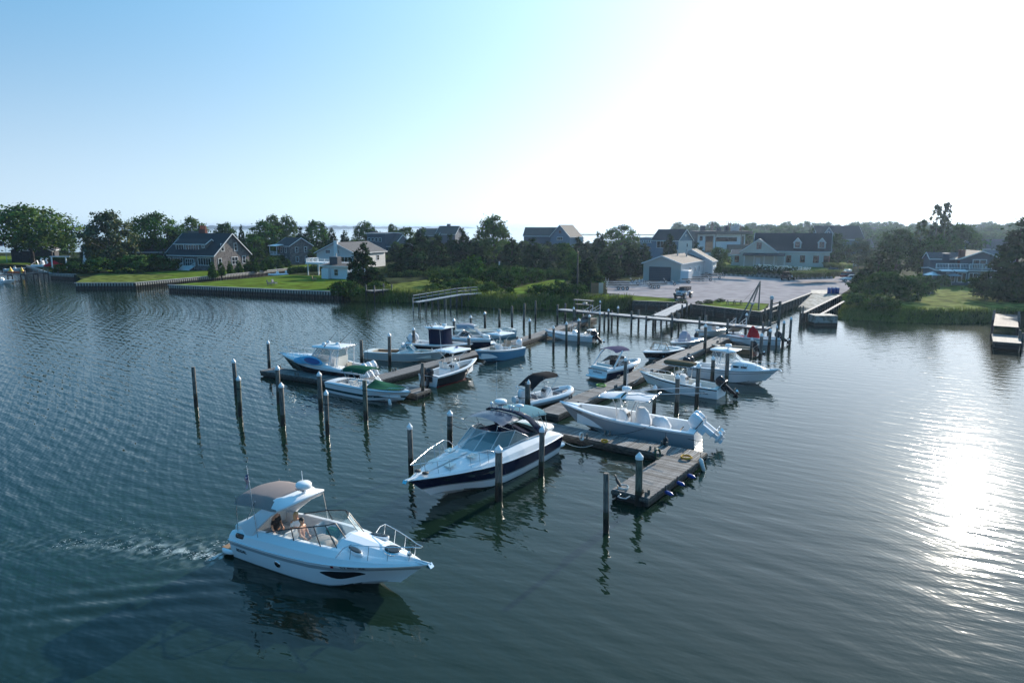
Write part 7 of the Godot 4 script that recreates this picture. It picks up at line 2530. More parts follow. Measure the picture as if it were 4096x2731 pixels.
func vegetation():
	var C := "cedar"
	var R := "round"
	var T := [
		["spread", "leaf_bright", 1, -155.29, -222.4, 17.86, 13.11, "big spreading bright green tree at the far left above the flagpole"],
		[R, "leaf_silver", 1, -114.09, -195.2, 15.72, 6.97, "tall silvery tree with pale stems behind the small white sail"],
		["spread", "leaf_green", 2, -118.04, -228, 15.62, 7.99, "dark layered tree left of the big shingle house's chimney"],
		[R, "leaf_olive", 2, -110.8, -240, 14.62, 4.74, "airy tree just behind the big shingle house's brick chimney"],
		[R, "leaf_hedge", 3, -177.49, -262, 9.17, 5.84, "round dark tree behind the dark gabled house's left roof"],
		[R, "leaf_bright", 4, -174.33, -270, 9.75, 3.87, "small pale green tree behind the dark gabled house's ridge"],
		[C, "leaf_cedar", 1, -109.81, -225, 10.98, 3.15, "dark cedar close against the big shingle house's left end"],
		[R, "leaf_green", 3, -129.84, -235, 6.98, 4.49, "low dark tree beside the low grey-roofed house"],
		[R, "leaf_hedge", 1, -108.77, -262, 12.91, 5.18, "round dark tree right behind the big shingle house's roof peak"],
		[C, "leaf_cedar", 2, -102.69, -262, 12.75, 1.84, "narrow cedar behind the big shingle house's hip"],
		[R, "leaf_green", 2, -89.46, -250, 13.49, 5.74, "broad green tree between the two shingle houses"],
		[R, "leaf_olive", 1, -101.05, -292, 16.25, 4.09, "wispy tall tree, left of a pair behind the shingle cottage"],
		[R, "leaf_olive", 3, -95.02, -292, 15.89, 4.65, "dense tall tree, right of a pair behind the shingle cottage"],
		[R, "leaf_green", 4, -88.57, -236, 9.17, 4.51, "bright leafy tree beside the big shingle house's right gable"],
		[C, "leaf_cedar", 3, -77.88, -255, 12.1, 3.57, "dark cedar just right of the shingle cottage's roof"],
		[R, "leaf_green", 1, -74.18, -262, 13.72, 5.51, "rounded dark tree rising left of the white house"],
		[C, "leaf_cedar", 1, -65.38, -250, 11.48, 3.19, "cedar behind the white house's gable peak"],
		[C, "leaf_cedar", 4, -60.7, -250, 10.55, 3.19, "cedar left of the grey contemporary house"],
		[R, "leaf_green", 3, -60.48, -285, 13.51, 5.09, "rounded tree behind the grey contemporary house"],
		[R, "leaf_olive", 4, -59.82, -345, 12.74, 3.08, "small far tree with open crown above the tiny cottage"],
		[R, "leaf_olive", 2, -40.19, -262, 11.29, 5.18, "olive tree right of the grey contemporary house"],
		[C, "leaf_cedar", 2, -30.27, -139.46, 8.8, 3.73, "large dark cedar on the shore in front of the white house"],
		[C, "leaf_cedar", 3, -27.69, -141.54, 3.06, 2.34, "low side of dark cedar growth right of the shore cedar"],
		[C, "leaf_cedar", 1, -25.73, -176, 9.04, 4.93, "tall black-green cedar at the edge of the reeds, first of the big clump"],
		[C, "leaf_cedar", 4, -27.06, -205, 11.85, 4.18, "tallest cedar in front of the far brown roofs' left end"],
		[C, "leaf_cedar", 2, -20.57, -190, 9.98, 4.48, "wide cedar in the middle of the dark clump below the brown roofs"],
		[C, "leaf_cedar", 3, -18.95, -215, 9.96, 3.84, "cedar below the right end of the far brown roofs"],
		[C, "leaf_cedar", 1, -14.93, -212, 11.44, 3.92, "pointed cedar between the brown roofs and the tall leafy tree"],
		[R, "leaf_olive", 3, -5.93, -225, 14.88, 6.02, "tall airy leafy tree standing highest above the centre of the shore"],
		[C, "leaf_cedar", 4, -9.88, -196, 8.69, 3.75, "cedar at the left foot of the tall airy tree"],
		[C, "leaf_cedar", 2, 0, -190, 9.03, 3.87, "cedar at the right foot of the tall airy tree"],
		[C, "leaf_cedar", 3, 5.9, -180, 9.19, 4.47, "broad cedar in front of the blue grey gable house"],
		[R, "leaf_olive", 1, 14.01, -185, 7.5, 3.07, "yellowish leafy tree right of the blue grey gable house"],
		[C, "leaf_cedar", 1, 20.38, -210, 8.84, 4.01, "cedar behind the tall bare pole's top"],
		[C, "leaf_cedar", 4, 27.33, -215, 10.5, 3.56, "spiky cedar before the glinting lagoon"],
		[R, "leaf_bright", 2, 41.49, -262, 11.94, 6.85, "dome-shaped pale green tree left of the blue house"],
		[R, "leaf_bright", 3, 12.52, -139.46, 6.88, 1.51, "light green slender tree touching the tall bare pole"],
		[C, "leaf_cedar", 2, 14.88, -133.56, 6.26, 3.83, "dark cedar mass immediately behind the notice board"],
		[C, "leaf_cedar", 3, 22.35, -158, 7.38, 4.23, "dark cedar left of the trailers, between board and garage"],
		[C, "leaf_cedar", 1, 29.3, -172, 7.82, 4.38, "cedar against the garage's left gable"],
		[C, "leaf_cedar", 4, 37.4, -195, 7.49, 3.73, "cedar over the garage roof's left corner, below the blue wing"],
		[C, "leaf_cedar", 2, 46.98, -205, 9.81, 3.27, "tall cedar in front of the blue house's black roof"],
		[C, "leaf_cedar", 3, 57.77, -215, 7.29, 3.43, "cedar between the blue house and the modern house"],
		[R, "leaf_olive", 4, 57.13, -190, 6.18, 3.03, "olive shrubby tree at the garage's right end"],
		[R, "leaf_green", 2, 100.69, -300, 11.73, 3.82, "green tree peeping behind the modern house's right side"],
		[C, "leaf_cedar", 1, 100.18, -245, 10.58, 2.65, "cedar top over the cream house's roof, left of two"],
		[C, "leaf_cedar", 4, 106.25, -245, 11.8, 3.28, "cedar top over the cream house's roof end, right of two"],
		[R, "leaf_hedge", 2, 95.79, -205, 9.55, 4.31, "dark rounded tree right of the cream house's end wall"],
		[R, "leaf_silver", 3, 100.98, -200, 8.37, 3.57, "pale willow-like tree beyond the parked cars"],
		[R, "leaf_hedge", 4, 89.97, -160.68, 11, 4.71, "large dark tree behind the thicket beside the boat ramp"],
		[C, "leaf_cedar", 2, 71.42, -133.56, 7.44, 4.26, "windblown dark cedar hanging over the parked cars"],
		[C, "leaf_cedar", 3, 65.4, -126.42, 5.46, 2.82, "lower dark cedar nearest the boat ramp's head"],
		["poplar", "leaf_olive", 1, 97.73, -165, 13.63, 1.79, "slim poplar, the shortest of three by the balcony house"],
		["poplar", "leaf_silver", 2, 101.29, -165, 17.19, 1.79, "tall poplar with open top, left of the twin poplars"],
		["poplar", "leaf_silver", 1, 105.19, -168, 17.69, 1.61, "tallest poplar on the right lawn, right of the twin poplars"],
		[R, "leaf_green", 4, 98.19, -160, 9.61, 3.87, "leafy tree below the twin poplars"],
		[R, "leaf_green", 1, 126.91, -195, 12.46, 5.72, "broad tree behind the balcony house's chimney"],
		["spruce", "leaf_cedar", 1, 83.01, -112.82, 13.91, 5.39, "tall drooping spruce at the right edge of the view"],
		[C, "leaf_hedge", 2, 81.51, -110.18, 4.64, 1.69, "conical evergreen in front of the tall spruce"],
		["shrub", "leaf_bright", 1, 87.98, -139.46, 2.13, 1.6, "rounded yellow-green bush in front of the balcony house"],
	]
	for i in 10:
		var q: Array = [[-71.62, -163.44, 3.83, 1.25], [-72.51, -170.76, 3.46, 1.14], [-72.94, -177.1, 3.36, 1.13], [-71.85, -180.45, 3.31, 1.26], [-71.06, -183.93, 3.48, 1.29], [-69.51, -185.71, 3.52, 1.42], [-68.74, -189.4, 3.11, 1.33], [-69.42, -197.21, 3.23, 1.26], [-67.81, -199.26, 3.14, 1.14], [-68.07, -207.92, 2.49, 1.32]][i]
		T.append([C, "leaf_green", 1 + i % 4, q[0], q[1], q[2], q[3], "clipped cone evergreen on the canal bank, %s in the row from the big shingle house" % ["first", "second", "third", "fourth", "fifth", "sixth", "seventh", "eighth", "ninth", "last"][i]])
	for t in T:
		var g: String = {"cedar": "cedars of the shore", "round": "leafy trees of the shore", "poplar": "poplars by the balcony house"}.get(t[0], "")
		tree(t[0], t[1], t[2], t[3], t[4], t[5], t[6], t[7], g, LAND, "bark_pale" if t[1] == "leaf_silver" else "bark")
	# rounded shrubs between the reeds and the cedars
	var B := [
		["leaf_olive", -14.34, -126.42, 1.53, 1.85, "low olive bush at the left of the railed footpier"], ["leaf_bright", -11.33, -129.9, 1.74, 1.41, "small bright bush above the railed footpier's middle"],
		["leaf_olive", -8.51, -129.9, 2.24, 2.73, "wide domed bush right behind the railed footpier"], ["leaf_olive", -3.84, -123.13, 2.04, 1.73, "round bush just right of the footpier's landward end"],
		["leaf_olive", -13.5, -142.6, 2.81, 3.18, "tall loose shrub left of the branching one"], ["leaf_green", -8.64, -148.16, 4.88, 3.49, "tall shrub with bare branching limbs inland of the footpier"],
		["leaf_hedge", -3.26, -142.6, 3.44, 2.64, "first shrub of the dense row along the small lawn"], ["leaf_hedge", -0.52, -137.44, 2.88, 1.93, "second shrub of the dense row, reaching farthest down the lawn"],
		["leaf_green", 0.74, -145.89, 3.15, 2.14, "third shrub of the dense row along the small lawn"], ["leaf_hedge", 2.58, -150.51, 2.96, 2.21, "fourth shrub of the dense row along the small lawn"],
		["leaf_green", 5.38, -154.17, 2.54, 2.26, "last shrub of the dense row at the small lawn's head"], ["leaf_green", 8.88, -160.68, 1.83, 1.43, "small open shrub at the far corner of the small lawn"],
		["leaf_hedge", -0.39, -123.13, 1.18, 0.86, "tiny dark bush at the bottom of the small lawn"], ["leaf_hedge", 5.14, -118.49, 1.97, 2.34, "dark bush between the small lawn and the reeds"],
		["leaf_hedge", 8.3, -118.49, 2.42, 2.04, "dark bush left of the tall bare pole"], ["leaf_hedge", 10.89, -117.02, 2.1, 2.09, "dark bush right at the tall bare pole's foot"],
		["leaf_bright", 15.78, -133.56, 3.57, 2.38, "light leafy bush beside the notice board"], ["leaf_hedge", -31.14, -123.13, 2.04, 1.73, "dark bush on the corner of the far lawn by the ladder"], ["leaf_hedge", -29.48, -124.76, 2.07, 1.75, "dark bush at the foot of the shore cedar"],
		["leaf_olive", -25.48, -129.9, 1.66, 1.9, "grey green bush right of the shore cedar"], ["leaf_silver", 31.49, -108.91, 0.49, 0.76, "small grey lavender tuft left of the second picnic lawn"], ["leaf_silver", 33.95, -110.83, 0.5, 0.71, "grey lavender tuft at the gravel's edge nearer the picnic table"],
		["leaf_silver", 27.17, -108.91, 0.56, 0.83, "grey lavender tuft beside the approach pier's head"], ["leaf_silver", 29.62, -107.66, 0.42, 0.62, "lowest grey tuft right of the approach pier's head"],
		["leaf_olive", 61.36, -117.02, 3.29, 2.61, "grey thicket nearest the boat ramp's right wall"], ["leaf_hedge", 62.12, -112.82, 4.18, 3.24, "large grey green thicket on the right bank"], ["leaf_hedge", 65.48, -112.82, 3.6, 2.88, "dark thicket beside the right lawn's loungers"],
		["leaf_hedge", 76.07, -126.42, 2.9, 2.26, "dark shrub behind the pair of lawn loungers"], ["leaf_olive", 53.99, -106.44, 1.64, 1.7, "scrubby bush at the ramp wall's landward end"], ["leaf_olive", 56.18, -102.94, 1.72, 2.3, "pale scrub between the thicket and the right marsh"],
		["leaf_hedge", -109.39, -182.17, 3.45, 4.06, "dark bush left of three below the silvery tree"], ["leaf_hedge", -101.02, -182.17, 4.14, 5.22, "dark bush, middle of three below the silvery tree"], ["leaf_hedge", -97.81, -189.4, 4.06, 4.83, "dark bush beside the big shingle house's left corner"], ["leaf_hedge", -116.76, -182.17, 2.53, 4.06, "low dark bush behind the left dock's landing"],
	]
	for q in B:
		tree("shrub", q[0], 1 + int(absf(q[1] * 7.0)) % 3, q[1], q[2], q[3] * 1.05, q[4] * 1.1, q[5], "shrubs along the shore")
	# woods that read as one mass behind the houses, and the hazy woods far to the right
	var rr := RandomNumberGenerator.new()
	rr.seed = 12
	for w in [["cedar", "leaf_cedar", 2, 120], ["round", "leaf_olive", 2, 80]]:
		var where: Array[Transform3D] = []
		for i in w[3]:
			var z := rr.randf_range(-330, -225)
			var x := rr.randf_range(-0.62, 0.44) * -z
			if x > 20.0 and z > -262.0 and x < 140.0:
				z -= 70.0
			var h := rr.randf_range(4.0, 7.0)
			var s := rr.randf_range(2.6, 4.2)
			where.append(Transform3D(Basis(Vector3.UP, rr.randf() * TAU).scaled(Vector3(s / SIZE[w[0]][1], h / SIZE[w[0]][0], s / SIZE[w[0]][1])), Vector3(x, LAND, z)))
		scatter("dense_woods", crown_mesh(w[0], M[w[1]].get_meta("tone"), w[2])[1], w[1], where)
	for band_ in [[-520, -400, 0.30, 1.05, 190, 8.0, 13.5], [-700, -560, 0.24, 1.1, 190, 11.0, 17.0], [-390, -330, 0.52, 1.0, 70, 6.0, 10.0]]:
		var where: Array[Transform3D] = []
		for i in band_[4]:
			var z := rr.randf_range(band_[0], band_[1])
			var x := rr.randf_range(band_[2], band_[3]) * -z
			var h := rr.randf_range(band_[5], band_[6])
			var s := rr.randf_range(5.0, 9.0)
			where.append(Transform3D(Basis(Vector3.UP, rr.randf() * TAU).scaled(Vector3(s / 4.2, h / 9.5, s / 4.2)), Vector3(x, 0.5, z)))
		scatter("distant_woods", crown_mesh("round", M["leaf_green"].get_meta("tone"), 3)[1], "leaf_green", where)
	# low undergrowth under the cedars and along hedges
	var where: Array[Transform3D] = []
	for i in 420:
		var u := rr.randf_range(0, 1)
		var p: Vector3 = (Vector3(-30.27, 1.4, -160.68)).lerp(Vector3(21.14, 1.4, -148.16), u) + Vector3(rr.randfn(0, 4), 0, rr.randf_range(-45, -6))
		where.append(Transform3D(Basis(Vector3.UP, rr.randf() * TAU).scaled(Vector3.ONE * rr.randf_range(0.4, 0.8)), p))
	scatter("undergrowth", crown_mesh("shrub", M["leaf_olive"].get_meta("tone"), 1)[1], "leaf_olive", where)
	hedge("clipped hedge along the canal's right bank", Vector3(-58.06, 1.4, -178.76), Vector3(-51.85, 1.4, -189.4), 1.5, 1.2)
	hedge("dark hedge on the lawn before the shingle cottage", Vector3(-75.22, 1.4, -210.2), Vector3(-75.05, 1.4, -225.01), 2.6, 2.0)
	hedge("long hedge behind the left dock and lawn", Vector3(-169.05, 1.4, -239.03), Vector3(-118.17, 1.4, -210.2), 1.8, 1.6)
	hedge("dark hedge behind the parked cars", Vector3(101.24, 4.38, -215), Vector3(114.79, 4.92, -215), 2.4, 2.4)
	hedge("hedge along the top of the concrete block wall", Vector3(49.22, 2.6, -164.1), Vector3(55.67, 2.6, -158.07), 1.3, 1.6, 2.6)
	# white hydrangeas and ornamental grasses on the terrace
	var hy_ := hedge("hydrangea hedge in white bloom before the cream house", Vector3(59.73, 2.6, -167.3), Vector3(66.52, 2.6, -158.07), 1.5, 1.8, 2.6)
	var bloom := S()
	lathe(bloom, [Vector2(0.02, -0.1), Vector2(0.15, 0), Vector2(0.13, 0.1), Vector2(0.02, 0.17)], Vector3.ZERO, 6)
	bloom.generate_normals()
	var wh: Array[Transform3D] = []
	for i in 260:
		var a := rr.randf()
		wh.append(Transform3D(Basis().scaled(Vector3.ONE * rr.randf_range(0.7, 1.4)), Vector3(a * 14.0, rr.randf_range(0.7, 1.75), rr.randf_range(-0.2, 1.1))))
	scatter("blooms", bloom.commit(), "petal_flower", wh, PackedColorArray(), hy_)
	grasses("tall pale ornamental grasses on the terrace's rounded corner", Vector3(61.26, 2.6, -147.23), Vector3(71.94, 2.6, -152.46), 300, 2.6)
	grasses("pale ornamental grasses beside the cream house's end wall", Vector3(85.78, 2.6, -189.36), Vector3(83.89, 2.6, -174.06), 160, 2.6)

func hedge(label: String, a: Vector3, b: Vector3, h: float, w: float, base := LAND) -> Node3D:
	a.y = base
	var o := thing("hedge", label, "hedge", a, heading(a, b))
	var L := Vector2(b.x - a.x, b.z - a.z).length()
	var where: Array[Transform3D] = []
	for i in int(L * 1.6) + 1:
		var s := h / 2.2 * rng.randf_range(0.85, 1.1)
		where.append(Transform3D(Basis(Vector3.UP, rng.randf() * TAU).scaled(Vector3(w * 0.28, s, w * 0.28)), Vector3(i / 1.6, 0, rng.randfn(0, 0.12))))
	scatter("foliage", crown_mesh("shrub", M["leaf_hedge"].get_meta("tone"), 2)[1], "leaf_hedge", where, PackedColorArray(), o)
	return o

func grasses(label: String, a: Vector3, b: Vector3, n: int, base: float):
	var o := thing("ornamental_grass", label, "grass", Vector3(a.x, base, a.z))
	var tuft := S()
	for i in 26:
		var an := rng.randf() * TAU
		var d := Vector3(cos(an), 0, sin(an))
		var q := d.cross(Vector3.UP) * 0.03
		var lean := rng.randf_range(0.2, 0.8)
		quad(tuft, -q, d * lean * 0.4 + Vector3.UP * 0.8 - q, d * lean * 0.4 + Vector3.UP * 0.8 + q, q)
		quad(tuft, d * lean * 0.4 + Vector3.UP * 0.8 - q * 2, d * lean + Vector3.UP * 1.25, d * lean * 1.1 + Vector3.UP * 1.2, d * lean * 0.4 + Vector3.UP * 0.8 + q * 2)
	tuft.generate_normals()
	var where: Array[Transform3D] = []
	var tint := PackedColorArray()
	for i in n:
		var p := (b - a) * rng.randf() + Vector3(rng.randfn(0, 0.6), 0, rng.randfn(0, 1.0))
		p.y = 0.0
		where.append(Transform3D(Basis(Vector3.UP, rng.randf() * TAU).scaled(Vector3.ONE * rng.randf_range(0.7, 1.2)), p))
		tint.append(Color(0.14, 0.15, 0.05).lerp(Color(0.34, 0.28, 0.2), rng.randf()))
	scatter("blades", tuft.commit(), "leaf_straw", where, tint, o)


# ---------------------------------------------------------------- along the shore
func sheet_wall(label: String, pts: Array, top := 1.42):
	var o := thing("bulkhead", label, "bulkhead", pts[0] * Vector3(1, 0, 1))
	var pile := S()
	bx(pile, Vector3(0, 0, 0), Vector3(0.36, 0.62, 0.16), Basis(), 0.04)
	pile.generate_normals()
	var pm := pile.commit()
	var backing := S()
	var wet := S()
	var cap := S()
	for i in pts.size() - 1:
		var a: Vector3 = (pts[i] - pts[0]) * Vector3(1, 0, 1)
		var b: Vector3 = (pts[i + 1] - pts[0]) * Vector3(1, 0, 1)
		var L := a.distance_to(b)
		var r := Basis(Vector3.UP, heading(a, b))
		var mid := (a + b) / 2
		bx(backing, mid + Vector3(0, 0.1, 0) + r.z * 0.03, Vector3(L, 2.4, 0.06), r)
		bx(cap, mid + Vector3(0, top + 0.02, 0) + r.z * 0.05, Vector3(L + 0.3, 0.14, 0.5), r, 0.02)
		for k in int(L / 0.62):
			var p := a.lerp(b, (k + 0.5) * 0.62 / L) + r.z * 0.12
			var q := mesh_part("sheet_pile", pm, "vinyl_pile", o)
			q.transform = Transform3D(r, p + Vector3(0, top - 0.36, 0))
			bx(wet, p + Vector3(0, 0.2, 0), Vector3(0.37, 1.1, 0.165), r)
	part("backing", backing, "dark_beam", o)
	part("cap_board", cap, "pier_plank", o)
	part("wet_band", wet, "post_wet", o).set_meta("kind", "stuff")

func timber_wall(label: String, a: Vector3, b: Vector3, top := 1.44, rows := 5, free := false, called := "timber_bulkhead"):
	var o := thing(called, label, "bulkhead", a * Vector3(1, 0, 1), heading(a, b))
	var L := Vector2(b.x - a.x, b.z - a.z).length()
	for i in rows:
		var y := top - 0.12 - i * 0.235
		var st := S()
		bx(st, Vector3(L / 2, y, rng.randf_range(0.05, 0.075)), Vector3(L, 0.225, 0.09))
		part("plank", st, "beam" if i < rows - 2 else "post_wet", o)
	var st := S()
	bx(st, Vector3(L / 2, -0.4, 0.05), Vector3(L, 1.4, 0.08))
	part("lower_sheathing", st, "post_wet", o)
	st = S()
	bx(st, Vector3(L / 2, top + 0.03, 0.0), Vector3(L, 0.07, 0.42), Basis(), 0.01)
	part("cap_board", st, "plank2", o)
	for i in int(L / 2.1) + 1:
		for z in ([0.2, -0.2] if free else [0.2]):
			st = S()
			lathe(st, [Vector2(0.13, -1.2), Vector2(0.125, top + (0.02 if free else 0.0))], Vector3(0.2 + i * 2.1, 0, z), 7)
			part("post", st, "post" if not free else "dark_beam", o)

func block_wall(label: String, a: Vector3, b: Vector3, rows: int, size: Vector3):
	var o := thing("block_wall", label, "retaining wall", a, heading(a, b))
	var L := a.distance_to(b)
	var st := S()
	bx(st, Vector3.ZERO, size - Vector3(0.02, 0.015, 0), Basis(), 0.03)
	st.generate_normals()
	var m := st.commit()
	for j in rows:
		for i in int(L / size.x):
			var p := mesh_part("block", m, "block", o)
			p.position = Vector3((i + 0.5 + (0.5 if j % 2 else 0.0)) * size.x, (j + 0.5) * size.y, 0.2 + rng.randf_range(-0.02, 0.02))

func wheel(o: Node3D, at: Vector3, r: float, w: float, rim := "alloy"):
	var b := Basis(Vector3.RIGHT, PI / 2)
	var st := S()
	lathe(st, [Vector2(r * 0.6, -w / 2), Vector2(r * 0.94, -w / 2), Vector2(r, -w * 0.3), Vector2(r, w * 0.3), Vector2(r * 0.94, w / 2), Vector2(r * 0.6, w / 2)], at, 16, true, b)
	var t := part("wheel", st, "rubber", o)
	st = S()
	lathe(st, [Vector2(r * 0.6, -w * 0.52), Vector2(r * 0.3, -w * 0.56), Vector2(r * 0.3, w * 0.56), Vector2(r * 0.6, w * 0.52)], at, 12, true, b)
	part("rim", st, rim, t)

func jeep(label: String, at: Vector3, turn: float, body: String, hard: String):
	var o := thing("off_road_car", label, "car", at, turn)
	for x in [1.45, -1.25]:
		for z in [0.78, -0.78]:
			wheel(o, Vector3(x, 0.44, z), 0.44, 0.3)
			var f := S()
			bx(f, Vector3(x, 0.98, z * 1.06), Vector3(1.15, 0.09, 0.34), Basis(), 0.03)
			bx(f, Vector3(x + 0.56, 0.82, z * 1.06), Vector3(0.09, 0.34, 0.34), Basis(), 0.03)
			part("fender", f, "black_plastic", o)
	var st := S()
	bx(st, Vector3(-0.35, 0.95, 0), Vector3(2.7, 0.75, 1.5), Basis(), 0.07)
	bx(st, Vector3(1.35, 0.98, 0), Vector3(1.15, 0.62, 1.2), Basis(), 0.09)
	part("body", st, body, o)
	st = S()
	bx(st, Vector3(0, 0.55, 0), Vector3(3.5, 0.2, 1.0))
	bx(st, Vector3(2.12, 0.62, 0), Vector3(0.2, 0.22, 1.6), Basis(), 0.04)
	bx(st, Vector3(-1.85, 0.62, 0), Vector3(0.2, 0.22, 1.6), Basis(), 0.04)
	part("bumper", st, "black_plastic", o)
	st = S()
	bx(st, Vector3(-0.65, 1.9, 0), Vector3(2.1, 0.08, 1.42), Basis(), 0.03)
	for q in [[0.55, 0.3], [-0.45, 0.0], [-1.6, -0.06]]:
		for z in [0.66, -0.66]:
			rod(st, Vector3(q[0], 1.3, z), Vector3(q[0] - q[1], 1.88, z), 0.045, -1, 5)
	part("roof", st, hard, o)
	st = S()
	quad(st, Vector3(0.56, 1.33, -0.62), Vector3(0.28, 1.84, -0.6), Vector3(0.28, 1.84, 0.6), Vector3(0.56, 1.33, 0.62))
	part("windscreen", st, "pane_smoke", o)
	for z in [0.69, -0.69]:
		for q in [[0.48, 0.24, -0.4], [-0.5, -0.5, -1.55]]:
			st = S()
			quad(st, Vector3(q[0], 1.33, z), Vector3(q[1], 1.84, z * 0.97), Vector3(q[2], 1.84, z * 0.97), Vector3(q[2], 1.33, z))
			part("side_window", st, "pane_smoke", o)
		var l := S()
		lathe(l, [Vector2(0.11, 0), Vector2(0.1, 0.03)], Vector3(1.92, 1.1, z * 0.62), 10, true, Basis(Vector3(0, 0, 1), -PI / 2))
		part("headlight", l, "fender_white", o)
		box_part(o, "tail_light", Vector3(-1.72, 1.05, z * 1.0), Vector3(0.06, 0.22, 0.14), "tail_red", 0.01)
		box_part(o, "mirror", Vector3(0.5, 1.4, z * 1.3), Vector3(0.08, 0.18, 0.2), "black_plastic", 0.02)
	for i in 7:
		box_part(o, "grille_slot", Vector3(1.93, 1.03, (i - 3) * 0.1), Vector3(0.03, 0.32, 0.05), "black_plastic", 0.01)
	wheel(o, Vector3(-1.85, 1.1, 0), 0.4, 0.28)
	var sp: Node3D = o.get_child(o.get_child_count() - 1)
	sp.transform = Transform3D(Basis(Vector3.UP, PI / 2), Vector3(-2.95, 0, -1.85) + Vector3(1.1, 0, 1.85))

func car(label: String, at: Vector3, turn: float, m: String, tall := 1.6, pickup := false):
	var o := thing("parked_car", label, "car", at, turn, "cars parked behind the cedars")
	for x in [1.4, -1.4]:
		for z in [0.78, -0.78]:
			wheel(o, Vector3(x, 0.34, z), 0.34, 0.22)
	var st := S()
	var rings := []
	for q in [[-2.3, 0.5, 0.9, 0.78], [-2.2, 0.4, 1.0, 0.86], [-1.0, 0.35, 1.02, 0.9], [1.0, 0.35, 1.0, 0.9], [2.0, 0.4, 0.88, 0.84], [2.3, 0.5, 0.75, 0.7]]:
		rings.append([Vector3(q[0], q[1], q[3]), Vector3(q[0], q[2] * 0.85, q[3]), Vector3(q[0], q[2], q[3] * 0.9), Vector3(q[0], q[2], -q[3] * 0.9), Vector3(q[0], q[2] * 0.85, -q[3]), Vector3(q[0], q[1], -q[3])])
	loft(st, rings, true, true, true)
	part("body", st, m, o)
	st = S()
	rings = []
	var back := -0.2 if pickup else -2.1
	for q in [[back, 0.98, 0.0], [back + 0.25, tall - 0.05, 0.12], [0.2, tall, 0.12], [1.1, 1.0, 0.0]]:
		rings.append([Vector3(q[0], 0.95, 0.82), Vector3(q[0], q[1], 0.8 - q[2]), Vector3(q[0], q[1], -0.8 + q[2]), Vector3(q[0], 0.95, -0.82)])
	loft(st, rings, false, false, true)
	part("windows", st, "window_glass", o)
	st = S()
	bx(st, Vector3((back + 0.45) / 2, tall + 0.01, 0), Vector3(0.4 - back, 0.06, 1.34), Basis(), 0.02)
	part("roof", st, m, o)

func boat_trailer(label: String, at: Vector3, turn: float, L: float, axles: int, m := "galvanised", jack := true):
	var o := thing("boat_trailer", label, "trailer", at, turn, "boat trailers in the gravel lot")
	for z in [0.85, -0.85]:
		var st := S()
		bx(st, Vector3(-0.1 * L, 0.62, z), Vector3(L * 0.75, 0.12, 0.08))
		rod(st, Vector3(L * 0.27, 0.62, z), Vector3(L * 0.42, 0.62, 0), 0.05, -1, 4)
		part("frame_rail", st, m, o)
		st = S()
		bx(st, Vector3(-0.12 * L, 0.86, z * 0.62), Vector3(L * 0.55, 0.1, 0.14))
		part("bunk", st, "black_plastic", o)
		st = S()
		rod(st, Vector3(-L * 0.42, 0.6, z), Vector3(-L * 0.42, 1.5, z), 0.035)
		part("guide_post", st, "fender_white", o)
		for i in axles:
			wheel(o, Vector3(-0.22 * L + i * 0.85, 0.34, z * 1.22), 0.34, 0.22)
		st = S()
		bx(st, Vector3(-0.22 * L + (axles - 1) * 0.425, 0.76, z * 1.22), Vector3(axles * 0.85 + 0.1, 0.05, 0.28), Basis(), 0.02)
		part("fender", st, "alloy", o)
	var st := S()
	for x in [-0.44, -0.2, 0.0, 0.2]:
		bx(st, Vector3(x * L, 0.6, 0), Vector3(0.09, 0.1, 1.66))
	bx(st, Vector3(L * 0.45, 0.62, 0), Vector3(L * 0.14, 0.1, 0.1))
	part("cross_member", st, m, o)
	st = S()
	rod(st, Vector3(L * 0.4, 0.6, 0), Vector3(L * 0.32, 1.35, 0), 0.05)
	bx(st, Vector3(L * 0.32, 1.35, 0), Vector3(0.2, 0.2, 0.2))
	rod(st, Vector3(L * 0.47, 0.75, 0.1), Vector3(L * 0.47, 0.06, 0.1), 0.035)
	part("winch_stand", st, m, o)
	if jack:
		wheel(o, Vector3(L * 0.36, 0.75, 0.3), 0.32, 0.2)

func picnic_table(label: String, at: Vector3, turn: float, L := 1.9):
	var o := thing("picnic_table", label, "picnic table", at, turn)
	for i in 5:
		box_part(o, "plank", Vector3(0, 0.76, (i - 2) * 0.155), Vector3(L, 0.045, 0.145), "plank2", 0.005)
	for z in [0.72, -0.72]:
		for k in 2:
			box_part(o, "bench_plank", Vector3(0, 0.45, z + (k - 0.5) * 0.15), Vector3(L, 0.045, 0.14), "plank2", 0.005)
	for x in ([-0.36, 0.36] if L < 2.2 else [-0.4, 0.0, 0.4]):
		var st := S()
		for z in [1.0, -1.0]:
			rod(st, Vector3(x * L, 0.0, z * 0.72), Vector3(x * L, 0.74, z * 0.28), 0.05, -1, 4)
		bx(st, Vector3(x * L, 0.4, 0), Vector3(0.05, 0.1, 1.7))
		part("leg_frame", st, "beam", o)

